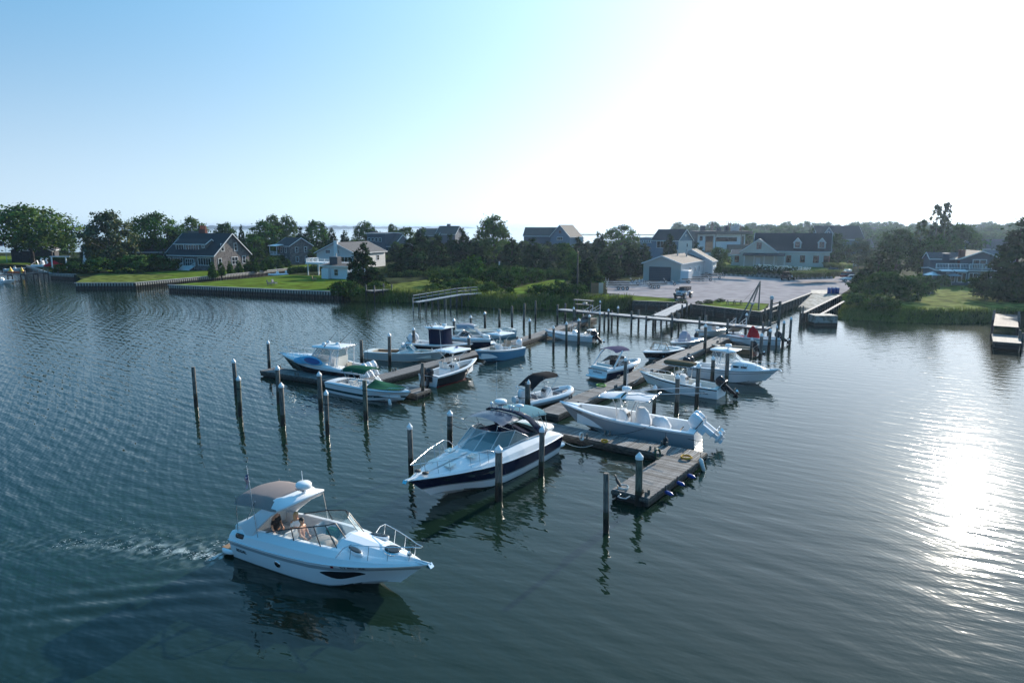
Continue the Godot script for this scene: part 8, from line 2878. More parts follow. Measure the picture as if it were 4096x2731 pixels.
func shore_things():
	sheet_wall("corrugated sheet-pile bulkhead round the rough grass point", [Vector3(-94.76, 1.4, -148.16), Vector3(-82.24, 1.4, -148.74)])
	sheet_wall("long corrugated sheet-pile bulkhead along the canal below the cone evergreens", [Vector3(-82.24, 1.4, -148.74), Vector3(-73.18, 1.4, -172.3), Vector3(-65.33, 1.4, -202.21), Vector3(-61.22, 1.4, -208.83)])
	sheet_wall("corrugated sheet-pile bulkhead in front of the wide far lawn", [Vector3(-71.98, 1.4, -143.14), Vector3(-31.93, 1.4, -127.28), Vector3(-29.93, 1.4, -129.9)])
	sheet_wall("low bulkhead below the left dock's hedge", [Vector3(-153.86, 1.4, -217.36), Vector3(-120.31, 1.4, -178.76), Vector3(-111.49, 1.4, -174.67)])
	timber_wall("timber bulkhead of horizontal planks left of the approach pier", Vector3(19.88, 1.4, -112.15), Vector3(26.43, 1.4, -109.54))
	timber_wall("timber bulkhead of horizontal planks below the second picnic lawn", Vector3(28.31, 1.4, -107.05), Vector3(35.5, 1.4, -97.08))
	timber_wall("long timber wall with capped top along the left of the boat ramp", Vector3(35.5, 1.4, -97.08), Vector3(54.88, 1.4, -125.09))
	timber_wall("free-standing timber wall with capped top right of the boat ramp", Vector3(41.04, 1.4, -95.59), Vector3(58.37, 1.4, -121.16), 1.44, 5, true, "timber_groyne")
	timber_wall("second timber wall beside the marsh, right of the boat ramp", Vector3(42.34, 1.4, -93.68), Vector3(57.06, 1.4, -115.59), 1.3, 4, true, "timber_groyne")
	var o := thing("concrete_bulkhead", "square grey concrete bulkhead end with dark wet foot beside the marsh", "bulkhead", Vector3(41.61, 0, -92.86))
	var bw := (Vector3(44.72, 0, -92.86)).x - (Vector3(41.61, 0, -92.86)).x
	box_part(o, "face", Vector3(bw / 2, 0.95, -1.2), Vector3(bw, 1.0, 2.4), "concrete", 0.03)
	box_part(o, "wet_foot", Vector3(bw / 2, -0.25, -1.2), Vector3(bw + 0.02, 1.4, 2.42), "post_wet", 0.02)
	block_wall("long retaining wall of big concrete blocks below the hydrangeas", Vector3(51.81, 1.4, -174.67), Vector3(64.41, 1.4, -163.02), 2, Vector3(1.2, 0.62, 0.6))
	block_wall("low curving wall of concrete blocks below the ornamental grasses", Vector3(65.51, 1.4, -159.34), Vector3(76.4, 1.4, -162.05), 1, Vector3(1.3, 0.75, 0.5))
	# piers along the shore
	var a := Vector3(-15.46, 1.5, -109.27)
	var b := Vector3(-9.03, 1.95, -116.77)
	var c := Vector3(-5.72, 1.95, -119.48)
	o = thing("railed_footpier", "narrow footpier with white two-bar railing rising from the water into the reeds", "pier", a * Vector3(1, 0, 1))
	var st := S()
	var rail := S()
	var posts := []
	for seg in [[a, b, 7], [b, c, 3]]:
		var p: Vector3 = seg[0] - o.position
		var q: Vector3 = seg[1] - o.position
		var h := Basis(Vector3.UP, heading(p, q))
		var t := (q - p).normalized()
		bx(st, (p + q) / 2, Vector3(p.distance_to(q), 0.14, 1.3), Basis(t, h.z.cross(t).normalized(), h.z))
		for s in [-0.62]:
			for y in [0.55, 1.05]:
				rod(rail, p + h.z * s + Vector3.UP * y, q + h.z * s + Vector3.UP * y, 0.075, -1, 4)
		for i in seg[2] + 1:
			var r := p.lerp(q, float(i) / seg[2])
			posts.append([r + h.z * -0.62, 1.1])
			posts.append([r + h.z * 0.62, 0.05])
	part("deck", st, "pier_plank", o)
	part("railing", rail, "pier_plank", o)
	for p in posts:
		st = S()
		rod(st, Vector3(p[0].x, -1.0, p[0].z), p[0] + Vector3.UP * p[1], 0.085, -1, 6)
		part("post", st, "post", o)
	st = S()
	for z in [0.3, 0.7]:
		rod(st, Vector3(-0.4, 0.1, z), Vector3(-0.4, 2.3, z), 0.035)
	for i in 4:
		rod(st, Vector3(-0.4, 0.4 + i * 0.3, 0.3), Vector3(-0.4, 0.4 + i * 0.3, 0.7), 0.025)
	part("ladder", st, "galvanised", o)
	pier("small old pier with tall posts beside the shore cedar", Vector3(-26.06, 1, -123.97), Vector3(-22.99, 1, -127.2), 2.3, 1.0, [0.3, 2.2, 4.2], 1.0, "plank2", "small_pier")
	pier("plank dock with posts at the far left below the flagpole", Vector3(-127.35, 0.9, -165.92), Vector3(-121.33, 0.9, -177.82), 1.8, 0.9, [2, 5, 8, 11, 13.5, 16], 0.9, "plank1", "dock_pier")
	var d := floating_dock("small float at the end of the ramp at the right edge", Vector3(57.67, 0.5, -78.81), Vector3(54.16, 0.5, -73.55), 2.6, false)
	pier("sloping plank ramp running from the right shore to the small float", Vector3(66.07, 1.1, -90.55), Vector3(57.9, 0.8, -79.19), 2.4, 0.85, [0.4, 4.0, 7.0], 0.5, "plank3", "ramp_pier")
	piling((Vector3(57.53, 0, -76.38)).x, (Vector3(57.53, 0, -76.38)).z, 1.95, "bare piling on the small float's right side at the view's edge", 0, 0.12)
	piling((Vector3(56.65, 0, -74.71)).x, (Vector3(56.65, 0, -74.71)).z, 1.91, "nearest bare piling at the small float, by the right edge", 0, 0.13)
	# fish-cleaning table on the fixed pier
	o = thing("fish_cleaning_table", "roofed fish-cleaning table at the left end of the fixed pier", "table", Vector3(10.2, 1.6, -97.2), -0.65)
	for x in [-1.6, 1.6]:
		for z in [-0.4, 0.4]:
			box_part(o, "leg", Vector3(x * 0.8, 0.75, z), Vector3(0.09, 1.5, 0.09), "post", 0.01)
	box_part(o, "roof", Vector3(0, 1.52, 0), Vector3(3.1, 0.08, 0.8), "plank2", 0.02)
	box_part(o, "table_top", Vector3(0, 0.9, 0), Vector3(2.6, 0.06, 0.7), "plank0", 0.02)
	box_part(o, "sink", Vector3(0.3, 1.1, 0), Vector3(0.6, 0.25, 0.4), "galvanised", 0.02)
	# poles, board, bin, tables
	o = thing("utility_pole", "tall bare grey pole by the reeds with a bird perched on top", "pole", Vector3(11.18, 1, -116.55))
	var ph := 7.99
	st = S()
	rod(st, Vector3(0, -0.5, 0), Vector3(0, ph, 0), 0.16, 0.11, 8)
	part("pole", st, "post", o)
	var g := thing("osprey", "dark bird perched on top of the tall bare pole", "bird", o.position + Vector3(0, ph - 0.03, 0), 2.5)
	bird(g, 0.32, "bird_black")
	o = thing("notice_board", "brown slatted screen with a grey meter panel behind the first picnic table", "notice board", Vector3(15.47, 1.4, -122.33), -0.2)
	for i in 8:
		box_part(o, "slat", Vector3(0, 0.35 + i * 0.24, 0), Vector3(2.6, 0.2, 0.05), "teak", 0.01)
	for x in [-1.3, 1.3]:
		box_part(o, "post", Vector3(x, 1.15, -0.08), Vector3(0.14, 2.4, 0.14), "beam", 0.01)
	box_part(o, "meter_panel", Vector3(0.5, 1.2, 0.12), Vector3(0.8, 1.9, 0.15), "galvanised", 0.02)
	o = thing("rubbish_bin", "dark round rubbish bin right of the slatted screen", "bin", Vector3(16.64, 1.4, -123.13))
	st = S()
	lathe(st, [Vector2(0.36, 0), Vector2(0.42, 1.0), Vector2(0.45, 1.05), Vector2(0.3, 1.15), Vector2(0.02, 1.18)], Vector3.ZERO, 12)
	part("bin_body", st, "hose_green", o)
	picnic_table("picnic table on the small lawn in front of the triple-axle trailer", Vector3(17.58, 1.4, -117.02), -0.3)
	picnic_table("long picnic table on the lawn beside the tripod of poles", Vector3(34.93, 1.4, -106.74), -0.12, 2.6)
	for q in [[Vector3(-3.63, 1.4, -197.21), 2.12, "left white pillar in the clearing behind the shrub row"], [Vector3(-2.07, 1.4, -197.21), 2.37, "thin middle white pillar in the clearing behind the shrub row"], [Vector3(-0.25, 1.4, -199.26), 1.89, "right white pillar in the clearing behind the shrub row"]]:
		o = thing("gate_pillar", q[2], "pillar", q[0])
		box_part(o, "shaft", Vector3(0, q[1] / 2, 0), Vector3(0.42, q[1], 0.42), "trim_white", 0.02)
		box_part(o, "cap", Vector3(0, q[1] + 0.05, 0), Vector3(0.5, 0.1, 0.5), "trim_white", 0.02)
	var wires := thing("utility_line", "two utility poles with sagging wires left of the cream house's gable", "utility line", Vector3(75.04, 2.2, -226))
	var tops := []
	for q in [Vector3(0, 0, 0), Vector3(72.35, 1.25, -245) - wires.position]:
		st = S()
		q.y = -1.0
		rod(st, q, q + Vector3.UP * 13.5, 0.15, 0.1, 7)
		rod(st, q + Vector3(-0.9, 12.6, 0), q + Vector3(0.9, 12.6, 0), 0.06)
		part("pole", st, "post", wires)
		tops.append(q + Vector3.UP * 12.6)
	st = S()
	for k in 3:
		tube(st, sag(tops[0] + Vector3((k - 1) * 0.8, -0.6 * k, 0), tops[1] + Vector3((k - 1) * 0.8, -0.6 * k, 0), 1.3), 0.035, -1, 4)
	part("wire", st, "black_plastic", wires)
	# vehicles and trailers
	jeep("silver off-road car with black soft top parked at the approach pier's head", Vector3(29.3, 1.4, -116.3), -2.2, "car_silver", "cloth_black")
	jeep("black off-road car parked against the concrete block wall", Vector3(63.35, 1.4, -156.71), 0.75, "car_black", "cloth_black")
	car("silver car nearest the ornamental grasses", Vector3(84.28, 1.4, -180.45), 2.6, "car_white", 1.6)
	car("black SUV in front of the silver car by the grasses", Vector3(83.21, 1.4, -175.47), -0.5, "car_black", 1.75)
	car("white pickup right of the black SUV", Vector3(86.92, 1.4, -180.45), 2.4, "car_white", 1.8, true)
	car("dark red car half hidden by the windblown cedar", Vector3(79.45, 1.4, -160.68), 0.3, "car_red", 1.5)
	car("white car with its nose out of the cedar beside the ramp", Vector3(75.36, 1.4, -151.71), 2.9, "car_white", 1.5)
	car("white SUV farthest back under the pale willow", Vector3(102.12, 1.4, -207.92), 2.5, "car_white", 1.7)
	boat_trailer("triple-axle aluminium trailer right behind the first picnic table", Vector3(23.02, 1.4, -132.63), -0.12, 10.5, 3, "alloy")
	boat_trailer("twin-axle trailer behind the triple-axle one", Vector3(22.6, 1.4, -138.44), 0.05, 8.0, 2)
	boat_trailer("trailer farthest left under the cedars", Vector3(22.8, 1.4, -143.68), 0.2, 7.0, 1)
	boat_trailer("trailer in front of the garage's overhead door", Vector3(29.63, 1.4, -142.6), 0.25, 7.0, 1)
	boat_trailer("trailer with raised winch left of the storage locker", Vector3(29.76, 1.4, -136.45), 0.1, 7.5, 2)
	boat_trailer("single-axle trailer nearest the white garage wall", Vector3(40.02, 1.4, -148.16), -0.1, 8.0, 1)
	boat_trailer("twin-axle trailer parked along the white garage wall", Vector3(43.78, 1.4, -154.17), -0.05, 8.0, 2)
	boat_trailer("trailer behind the others beside the block wall", Vector3(47.53, 1.4, -162.05), -0.2, 7.0, 1)
	boat_trailer("trailer beside the garage's two white doors", Vector3(49.94, 1.4, -169.24), 0.1, 6.5, 1)
	# blue drums on the ramp apron
	for q in [[0, 0], [0.75, 0.1], [1.5, 0], [0.35, -0.7], [1.1, -0.75], [1.75, -0.7]]:
		o = thing("drum", ["front left blue drum by the ramp's head", "front middle blue drum by the ramp's head", "front right blue drum by the ramp's head", "rear left blue drum by the ramp's head", "rear middle blue drum by the ramp's head", "rear right blue drum by the ramp's head"][[[0, 0], [0.75, 0.1], [1.5, 0], [0.35, -0.7], [1.1, -0.75], [1.75, -0.7]].find(q)], "drum", Vector3(57.99, 1.42, -124.55) + Vector3(q[0], 0, q[1]), 0, "blue drums on the boat ramp")
		st = S()
		lathe(st, [Vector2(0.3, 0), Vector2(0.33, 0.05), Vector2(0.33, 0.33), Vector2(0.35, 0.36), Vector2(0.33, 0.4), Vector2(0.33, 0.68), Vector2(0.35, 0.71), Vector2(0.33, 0.75), Vector2(0.33, 1.02), Vector2(0.28, 1.06)], Vector3.ZERO, 12)
		part("barrel", st, "drum_blue", o)
		st = S()
		lathe(st, [Vector2(0.26, 1.05), Vector2(0.25, 1.08), Vector2(0.02, 1.08)], Vector3.ZERO, 12)
		part("lid", st, "gel_pale", o)
	# chairs on the lawns
	for q in [[Vector3(-50.63, 1.4, -142.6), 0.6, "left of the pair of lawn chairs near the far bulkhead", "vinyl_grey"], [Vector3(-50, 1.4, -143.68), -0.4, "right of the pair of lawn chairs near the far bulkhead", "vinyl_grey"], [Vector3(-44.56, 1.4, -154.17), 0.2, "lone slatted lawn chair in front of the boathouse", "teak"],
		[Vector3(72.31, 1.4, -120.77), 2.9, "left reclining lounger on the right lawn", "vinyl_grey"], [Vector3(74.55, 1.4, -121.55), 0.2, "right reclining lounger on the right lawn", "vinyl_grey"]]:
		o = thing("lawn_chair", q[2], "chair", q[0], q[1])
		seat(o, Vector3(0, 0.3, 0), 0.7, q[3], 0, 0.8, "seat", 0.9)
		for z in [0.38, -0.38]:
			box_part(o, "armrest", Vector3(-0.05, 0.6, z), Vector3(0.8, 0.05, 0.12), q[3], 0.01)
			for x in [-0.35, 0.35]:
				box_part(o, "leg", Vector3(x, 0.29, z), Vector3(0.07, 0.58, 0.07), q[3], 0.01)
	for q in [[Vector3(89.03, 1.4, -144.78), "gel_white", "open white patio umbrella left of the balcony house"], [Vector3(91.8, 1.4, -142.6), "cloth_greycloth", "grey patio umbrella right of the white one"]]:
		o = thing("patio_umbrella", q[2], "umbrella", q[0])
		st = S()
		rod(st, Vector3.ZERO, Vector3.UP * 2.6, 0.04)
		part("pole", st, "trim_white", o)
		st = S()
		lathe(st, [Vector2(1.9, 2.0), Vector2(1.85, 2.08), Vector2(0.9, 2.45), Vector2(0.03, 2.72)], Vector3.ZERO, 8, false)
		part("canopy", st, q[1], o)
	left_dock()

func left_dock():
	var o := thing("flagpole", "white flagpole with a striped flag on the far left lawn", "flagpole", Vector3(-173.73, 1.4, -236.09))
	var h := 8.73
	var st := S()
	rod(st, Vector3.ZERO, Vector3.UP * h, 0.09, 0.05, 7)
	part("pole", st, "trim_white", o)
	flag(o, Vector3(-0.05, h - 1.5, 0), 2.6, 1.7, true)
	# two swan-necked pedal boats on the bank
	for q in [[Vector3(-144.07, 1.4, -207.92), 0.3, "pedal boat with white swan-like neck on the bank behind the yellow cones"], [Vector3(-142.23, 1.4, -207.92), -0.1, "second pedal boat, with white slide, right of the first"]]:
		o = thing("pedal_boat", q[2], "pedal boat", q[0], q[1], "pedal boats by the left dock")
		st = S()
		slab(st, rrect(-1.6, 1.6, 0.75, 0.5), 0.0, 0.7, 0.15)
		part("hull", st, "gel_white", o)
		st = S()
		tube(st, [Vector3(1.3, 0.6, 0), Vector3(1.5, 1.4, 0), Vector3(1.1, 2.1, 0), Vector3(1.35, 2.6, 0), Vector3(1.8, 2.45, 0)], 0.28, 0.14, 8)
		part("neck", st, "gel_white", o)
		st = S()
		quad(st, Vector3(-1.5, 0.7, 0.4), Vector3(0.2, 2.0, 0.4), Vector3(0.2, 2.0, -0.4), Vector3(-1.5, 0.7, -0.4))
		quad(st, Vector3(0.2, 2.0, 0.4), Vector3(0.5, 0.7, 0.4), Vector3(0.5, 0.7, -0.4), Vector3(0.2, 2.0, -0.4))
		part("slide", st, "gel_white", o)
	for q in [[Vector3(-135.75, 0.95, -185.41), "left yellow cone-ended float raft on the left dock"], [Vector3(-131.47, 0.95, -183.69), "right yellow cone-ended float raft on the left dock"]]:
		o = thing("towable_raft", q[1], "raft", q[0], 0.2, "yellow rafts on the left dock")
		st = S()
		lathe(st, [Vector2(0.02, 1.9), Vector2(0.4, 1.0), Vector2(0.8, 0.4), Vector2(0.75, 0.1), Vector2(0.3, 0)], Vector3.ZERO, 10)
		part("cone", st, "kayak_yellow", o)
	o = thing("kayak_stack", "orange kayak lying between the two yellow rafts", "kayak", Vector3(-132.61, 1.1, -183.19), 0.15)
	st = S()
	var outl := []
	for i in 18:
		var a := TAU * i / 18
		outl.append(Vector2(cos(a) * 2.3, sin(a) * 0.45))
	slab(st, outl, 0, 0.5, 0.15, 0.1)
	part("hull", st, "kayak_orange", o)
	o = thing("covered_boat", "small boat under a dull red peaked cover by the left dock", "boat", Vector3(-138.8, 1.4, -207.92), 0.1)
	st = S()
	var rings := []
	for x in [-2.6, -1.5, 0.0, 1.5, 2.6]:
		var k := 1.0 - absf(x) / 3.4
		rings.append([Vector3(x, 0.2, 1.2), Vector3(x, 0.7, 1.2 * k + 0.2), Vector3(x, 0.8 + 1.2 * k * k, 0), Vector3(x, 0.7, -1.2 * k - 0.2), Vector3(x, 0.2, -1.2)])
	loft(st, rings, false, false, true)
	part("cover", st, "cloth_red", o)
	o = thing("sailing_dinghy", "beached dinghy with one narrow white sail in front of the silvery tree", "sailboat", Vector3(-137.2, 1.4, -219.85), 0.2)
	st = S()
	slab(st, rrect(-2.0, 2.0, 0.7, 0.5), 0.1, 0.55, 0.12)
	part("hull", st, "gel_white", o)
	var sh := 4.98
	st = S()
	rod(st, Vector3(-0.3, 0.5, 0), Vector3(0.4, sh, 0), 0.05)
	part("mast", st, "alloy", o)
	st = S()
	quad(st, Vector3(-0.3, 0.9, 0), Vector3(0.1, sh * 0.6, 0.12), Vector3(0.75, sh * 0.6, 0.1), Vector3(0.95, 0.9, 0.05))
	quad(st, Vector3(0.1, sh * 0.6, 0.12), Vector3(0.42, sh * 0.99, 0), Vector3(0.5, sh * 0.99, 0.02), Vector3(0.75, sh * 0.6, 0.1))
	part("sail", st, "flag_white", o)
	o = thing("boat_hoist", "white two-post boat hoist behind the left dock", "boat hoist", Vector3(-132.93, 1.4, -201.36))
	o.scale = Vector3.ONE * 0.7
	st = S()
	for x in [-3.0, 3.0]:
		bx(st, Vector3(x, 2.4, 0), Vector3(0.4, 4.8, 0.4))
	bx(st, Vector3(0.6, 4.9, 0), Vector3(8.4, 0.4, 0.4))
	part("frame", st, "trim_white", o)
	for q in [[Vector3(-122.27, 0, -164.03), 0.1, "grey skiff lying bow-out at the far left dock, nearest the edge"], [Vector3(-149.86, 0.3, -206.61), 0.3, "white runabout behind the yellow rafts on the left dock"]]:
		o = thing("skiff", q[2], "motorboat", q[0], q[1])
		var hh := HU({"L": 5.6, "B": 2.0, "ys": 0.6, "yb": 0.9, "sole": 0.25, "g": 0.14})
		hull(o, hh, [["hull", 0.0, 1.0, "gel_white"]])
		deck(o, hh, [[0.06, 0.6, 0.25]])
		console(o, 0, 0.25, 0.7, 0.8)
		outboard(o, Vector3(-2.9, 0.55, 0), 0.9, "engine_black", 0.5)


# ---------------------------------------------------------------- people: one skin over a skeleton of tapered bones
func nets(st: SurfaceTool, bones: Array, cell: float, k: float):
	var lo := Vector3.INF
	var hi := -Vector3.INF
	for b in bones:
		var r := maxf(b[2], b[3]) + k + cell * 2
		for p in [b[0], b[1]]:
			lo = lo.min(p - Vector3.ONE * r)
			hi = hi.max(p + Vector3.ONE * r)
	var n := Vector3i(((hi - lo) / cell).ceil()) + Vector3i.ONE
	var f := PackedFloat32Array()
	f.resize(n.x * n.y * n.z)
	f.fill(9.0)
	for b in bones:
		var a: Vector3 = b[0]
		var ab: Vector3 = b[1] - a
		var l2 := maxf(ab.length_squared(), 1e-9)
		var r := maxf(b[2], b[3]) + k + cell * 2
		var i0 := Vector3i(((a.min(b[1]) - Vector3.ONE * r - lo) / cell).floor()).clamp(Vector3i.ZERO, n - Vector3i.ONE)
		var i1 := Vector3i(((a.max(b[1]) + Vector3.ONE * r - lo) / cell).ceil()).clamp(Vector3i.ZERO, n - Vector3i.ONE)
		for z in range(i0.z, i1.z + 1):
			for y in range(i0.y, i1.y + 1):
				for x in range(i0.x, i1.x + 1):
					var p := lo + Vector3(x, y, z) * cell
					var t := clampf((p - a).dot(ab) / l2, 0, 1)
					var d := (p - a - ab * t).length() - lerpf(b[2], b[3], t)
					var at := x + n.x * (y + n.y * z)
					var o := f[at]
					var h := maxf(k - absf(d - o), 0.0) / k
					f[at] = minf(d, o) - h * h * k * 0.25
	var vert := {}
	var step := [1, n.x, n.x * n.y]
	for z in n.z - 1:
		for y in n.y - 1:
			for x in n.x - 1:
				var at := x + n.x * (y + n.y * z)
				var neg := 0
				for c in 8:
					if f[at + (c & 1) + (step[1] if c & 2 else 0) + (step[2] if c & 4 else 0)] < 0.0:
						neg += 1
				if neg == 0 or neg == 8:
					continue
				var sum := Vector3.ZERO
				var m := 0
				for c in 8:
					for ax in 3:
						if c & (1 << ax):
							continue
						var p0 := Vector3(c & 1, (c >> 1) & 1, (c >> 2) & 1)
						var i0: int = at + (c & 1) + (step[1] if c & 2 else 0) + (step[2] if c & 4 else 0)
						var va := f[i0]
						var vb := f[i0 + step[ax]]
						if (va < 0.0) != (vb < 0.0):
							p0[ax] += va / (va - vb)
							sum += p0
							m += 1
				vert[at] = lo + (Vector3(x, y, z) + sum / m) * cell
	st.set_smooth_group(1)
	for at in vert:
		for ax in 3:
			var u: int = step[(ax + 1) % 3]
			var w: int = step[(ax + 2) % 3]
			var inside := f[at] < 0.0
			if inside == (f[at + step[ax]] < 0.0) or not (vert.has(at - u) and vert.has(at - w) and vert.has(at - u - w)):
				continue
			if inside:
				quad(st, vert[at], vert[at - w], vert[at - u - w], vert[at - u])
			else:
				quad(st, vert[at], vert[at - u], vert[at - u - w], vert[at - w])
	st.set_smooth_group(-1)

func hand(st: SurfaceTool, wrist: Vector3, dir: Vector3, side: Vector3, curl: Vector3):
	var d := dir.normalized()
	var s := side.normalized()
	var c := curl.normalized()
	var bones := [[wrist, wrist + d * 0.045, 0.026, 0.03], [wrist + d * 0.04 + s * 0.025, wrist + d * 0.085 + s * 0.027, 0.018, 0.014], [wrist + d * 0.04 - s * 0.025, wrist + d * 0.08 - s * 0.03, 0.018, 0.014], [wrist + d * 0.04, wrist + d * 0.088, 0.02, 0.015]]
	for i in 4:
		var o: float = (i - 1.5) * 0.021
		var l: float = [0.062, 0.075, 0.07, 0.055][i]
		var p := wrist + d * 0.085 + s * o
		var q := p + d * l * 0.45 + c * l * 0.15 + s * o * 0.15
		bones.append([p, q, 0.0095, 0.009])
		bones.append([q, q + d * l * 0.3 + c * l * 0.5, 0.009, 0.0075])
	var th := wrist + d * 0.025 + s * 0.03
	bones.append([th, th + s * 0.035 + d * 0.025 + c * 0.012, 0.014, 0.011])
	bones.append([th + s * 0.035 + d * 0.025 + c * 0.012, th + s * 0.042 + d * 0.058 + c * 0.02, 0.011, 0.009])
	nets(st, bones, 0.005, 0.006)

# feet at the origin, facing x; arms are [elbow, wrist] for the right (z > 0) and the left
func person(label: String, at: Vector3, turn: float, k: float, arms: Array, hair: String, top: String, bottom: String, sleeves: bool, long_hair: bool, look_turn := 0.0):
	var o := thing("person", label, "person", at, turn, "people aboard the white express cruiser")
	o.scale = Vector3.ONE * k
	var st := S()
	var bones := []
	for z in [1.0, -1.0]:
		bones += [[Vector3(0, 0.92, 0.09 * z), Vector3(0.02, 0.5, 0.1 * z), 0.085, 0.058], [Vector3(0.02, 0.5, 0.1 * z), Vector3(-0.02, 0.09, 0.1 * z), 0.056, 0.036], [Vector3(-0.03, 0.05, 0.1 * z), Vector3(0.16, 0.03, 0.12 * z), 0.042, 0.03]]
		var ar: Array = arms[0] if z > 0 else arms[1]
		bones += [[Vector3(0, 1.42, 0.1 * z), Vector3(0, 1.4, 0.185 * z), 0.06, 0.055], [Vector3(0, 1.4, 0.185 * z), ar[0], 0.05, 0.04], [ar[0], ar[1], 0.04, 0.026]]
	bones += [[Vector3(0, 0.95, 0.06), Vector3(0, 0.95, -0.06), 0.11, 0.11], [Vector3(0, 1.0, 0), Vector3(0, 1.15, 0), 0.115, 0.115], [Vector3(0.0, 1.28, 0.075), Vector3(0.0, 1.28, -0.075), 0.112, 0.112], [Vector3(-0.01, 1.38, 0.06), Vector3(-0.01, 1.38, -0.06), 0.095, 0.095], [Vector3(0, 1.42, 0), Vector3(0.015, 1.56, 0), 0.055, 0.05]]
	nets(st, bones, 0.014, 0.05)
	var hb_ := Basis(Vector3.UP, look_turn)
	var hc := Vector3(0.02, 1.66, 0)
	var head := [[hc + Vector3(0, 0.03, 0), hc + hb_ * Vector3(0.01, -0.02, 0), 0.092, 0.085], [hc + hb_ * Vector3(0.03, -0.05, 0), hc + hb_ * Vector3(0.055, -0.095, 0), 0.058, 0.032], [hc + hb_ * Vector3(0.095, 0.0, 0), hc + hb_ * Vector3(0.112, -0.03, 0), 0.01, 0.014], [Vector3(0.01, 1.5, 0), hc, 0.048, 0.05]]
	for z in [1.0, -1.0]:
		head.append([hc + hb_ * Vector3(0.0, 0.01, 0.088 * z), hc + hb_ * Vector3(0.0, -0.025, 0.086 * z), 0.018, 0.012])
	nets(st, head, 0.008, 0.02)
	for z in [1.0, -1.0]:
		var ar: Array = arms[0] if z > 0 else arms[1]
		var d: Vector3 = (ar[1] - ar[0]).normalized()
		hand(st, ar[1], d, d.cross(Vector3.UP).normalized() * z, Vector3.DOWN + d * 0.2)
	part("body", st, "skin", o)
	st = S()
	for z in [0.034, -0.034]:
		lathe(st, [Vector2(0.003, -0.012), Vector2(0.012, 0), Vector2(0.003, 0.012)], hc + hb_ * Vector3(0.086, 0.006, z), 6)
	part("eyes", st, "hair_dark", o)
	st = S()
	bx(st, hc + hb_ * Vector3(0.088, -0.06, 0), Vector3(0.012, 0.01, 0.045), hb_)
	part("mouth", st, "flag_red", o)
	st = S()
	var hs := [[hc + hb_ * Vector3(-0.02, 0.05, 0), hc + hb_ * Vector3(0.015, 0.06, 0), 0.095, 0.085], [hc + hb_ * Vector3(-0.05, 0.0, 0), hc + hb_ * Vector3(-0.045, -0.05, 0), 0.075, 0.055]]
	if long_hair:
		for z in [0.05, -0.05]:
			hs.append([hc + hb_ * Vector3(-0.04, 0.0, z * 1.3), hc + hb_ * Vector3(-0.03, -0.2, z * 1.6), 0.055, 0.035])
	nets(st, hs, 0.012, 0.03)
	part("hair", st, hair, o)
	st = S()
	var legs := [[Vector3(0, 0.99, 0.06), Vector3(0, 0.99, -0.06), 0.118, 0.118]]
	for z in [1.0, -1.0]:
		legs.append([Vector3(0, 0.92, 0.09 * z), Vector3(0.015, 0.5, 0.1 * z), 0.102, 0.088])
	nets(st, legs, 0.014, 0.04)
	part("shorts", st, bottom, o)
	if top != "":
		st = S()
		var tb := [[Vector3(0, 1.0, 0), Vector3(0, 1.15, 0), 0.132, 0.128], [Vector3(0, 1.28, 0.075), Vector3(0, 1.28, -0.075), 0.122, 0.122], [Vector3(-0.01, 1.38, 0.07), Vector3(-0.01, 1.38, -0.07), 0.1, 0.1]]
		if sleeves:
			for z in [1.0, -1.0]:
				var ar: Array = arms[0] if z > 0 else arms[1]
				tb.append([Vector3(0, 1.4, 0.17 * z), Vector3(0, 1.4, 0.185 * z).lerp(ar[0], 0.7), 0.064, 0.056])
		nets(st, tb, 0.014, 0.05)
		part("shirt", st, top, o)

func rope(label: String, a: Vector3, b: Vector3, drop: float, m := "rope_black", r := 0.018):
	var o := thing("mooring_line", label, "rope", a, 0, "mooring lines")
	var st := S()
	tube(st, sag(Vector3.ZERO, b - a, drop), r, -1, 5)
	part("line", st, m, o)

func coil(label: String, at: Vector3, r: float, turns: int, m: String, upright := 0.0, turn := 0.0, called := "rope_coil"):
	var o := thing(called, label, "rope coil" if called == "rope_coil" else "hose", at, turn)
	var pts := []
	for i in turns * 12:
		var a := TAU * i / 12.0
		var q := r * rng.randf_range(0.8, 1.08)
		pts.append(Vector3(cos(a) * q, 0.03 + 0.1 * i / (turns * 12.0) + rng.randf_range(0, 0.02), sin(a) * q))
	var st := S()
	tube(st, pts, 0.022, -1, 5)
	part("coil", st, m, o)
	if upright != 0.0:
		o.basis = o.basis * Basis(Vector3.RIGHT, upright)

func fender(label: String, at: Vector3, b: Basis, L: float, r: float, m: String, called := "fender"):
	var o := thing(called, label, "fender", at)
	var st := S()
	lathe(st, [Vector2(0.03, -L / 2 - 0.06), Vector2(r * 0.5, -L / 2), Vector2(r, -L / 2 + r * 0.6), Vector2(r, L / 2 - r * 0.6), Vector2(r * 0.5, L / 2), Vector2(0.03, L / 2 + 0.06)], Vector3.ZERO, 12, true, b)
	part("fender_body", st, m, o)
	st = S()
	rod(st, b * Vector3(0, L / 2, 0), b * Vector3(0, L / 2, 0) + Vector3(0, 0.35, 0), 0.015)
	part("lanyard", st, "rope_black", o)

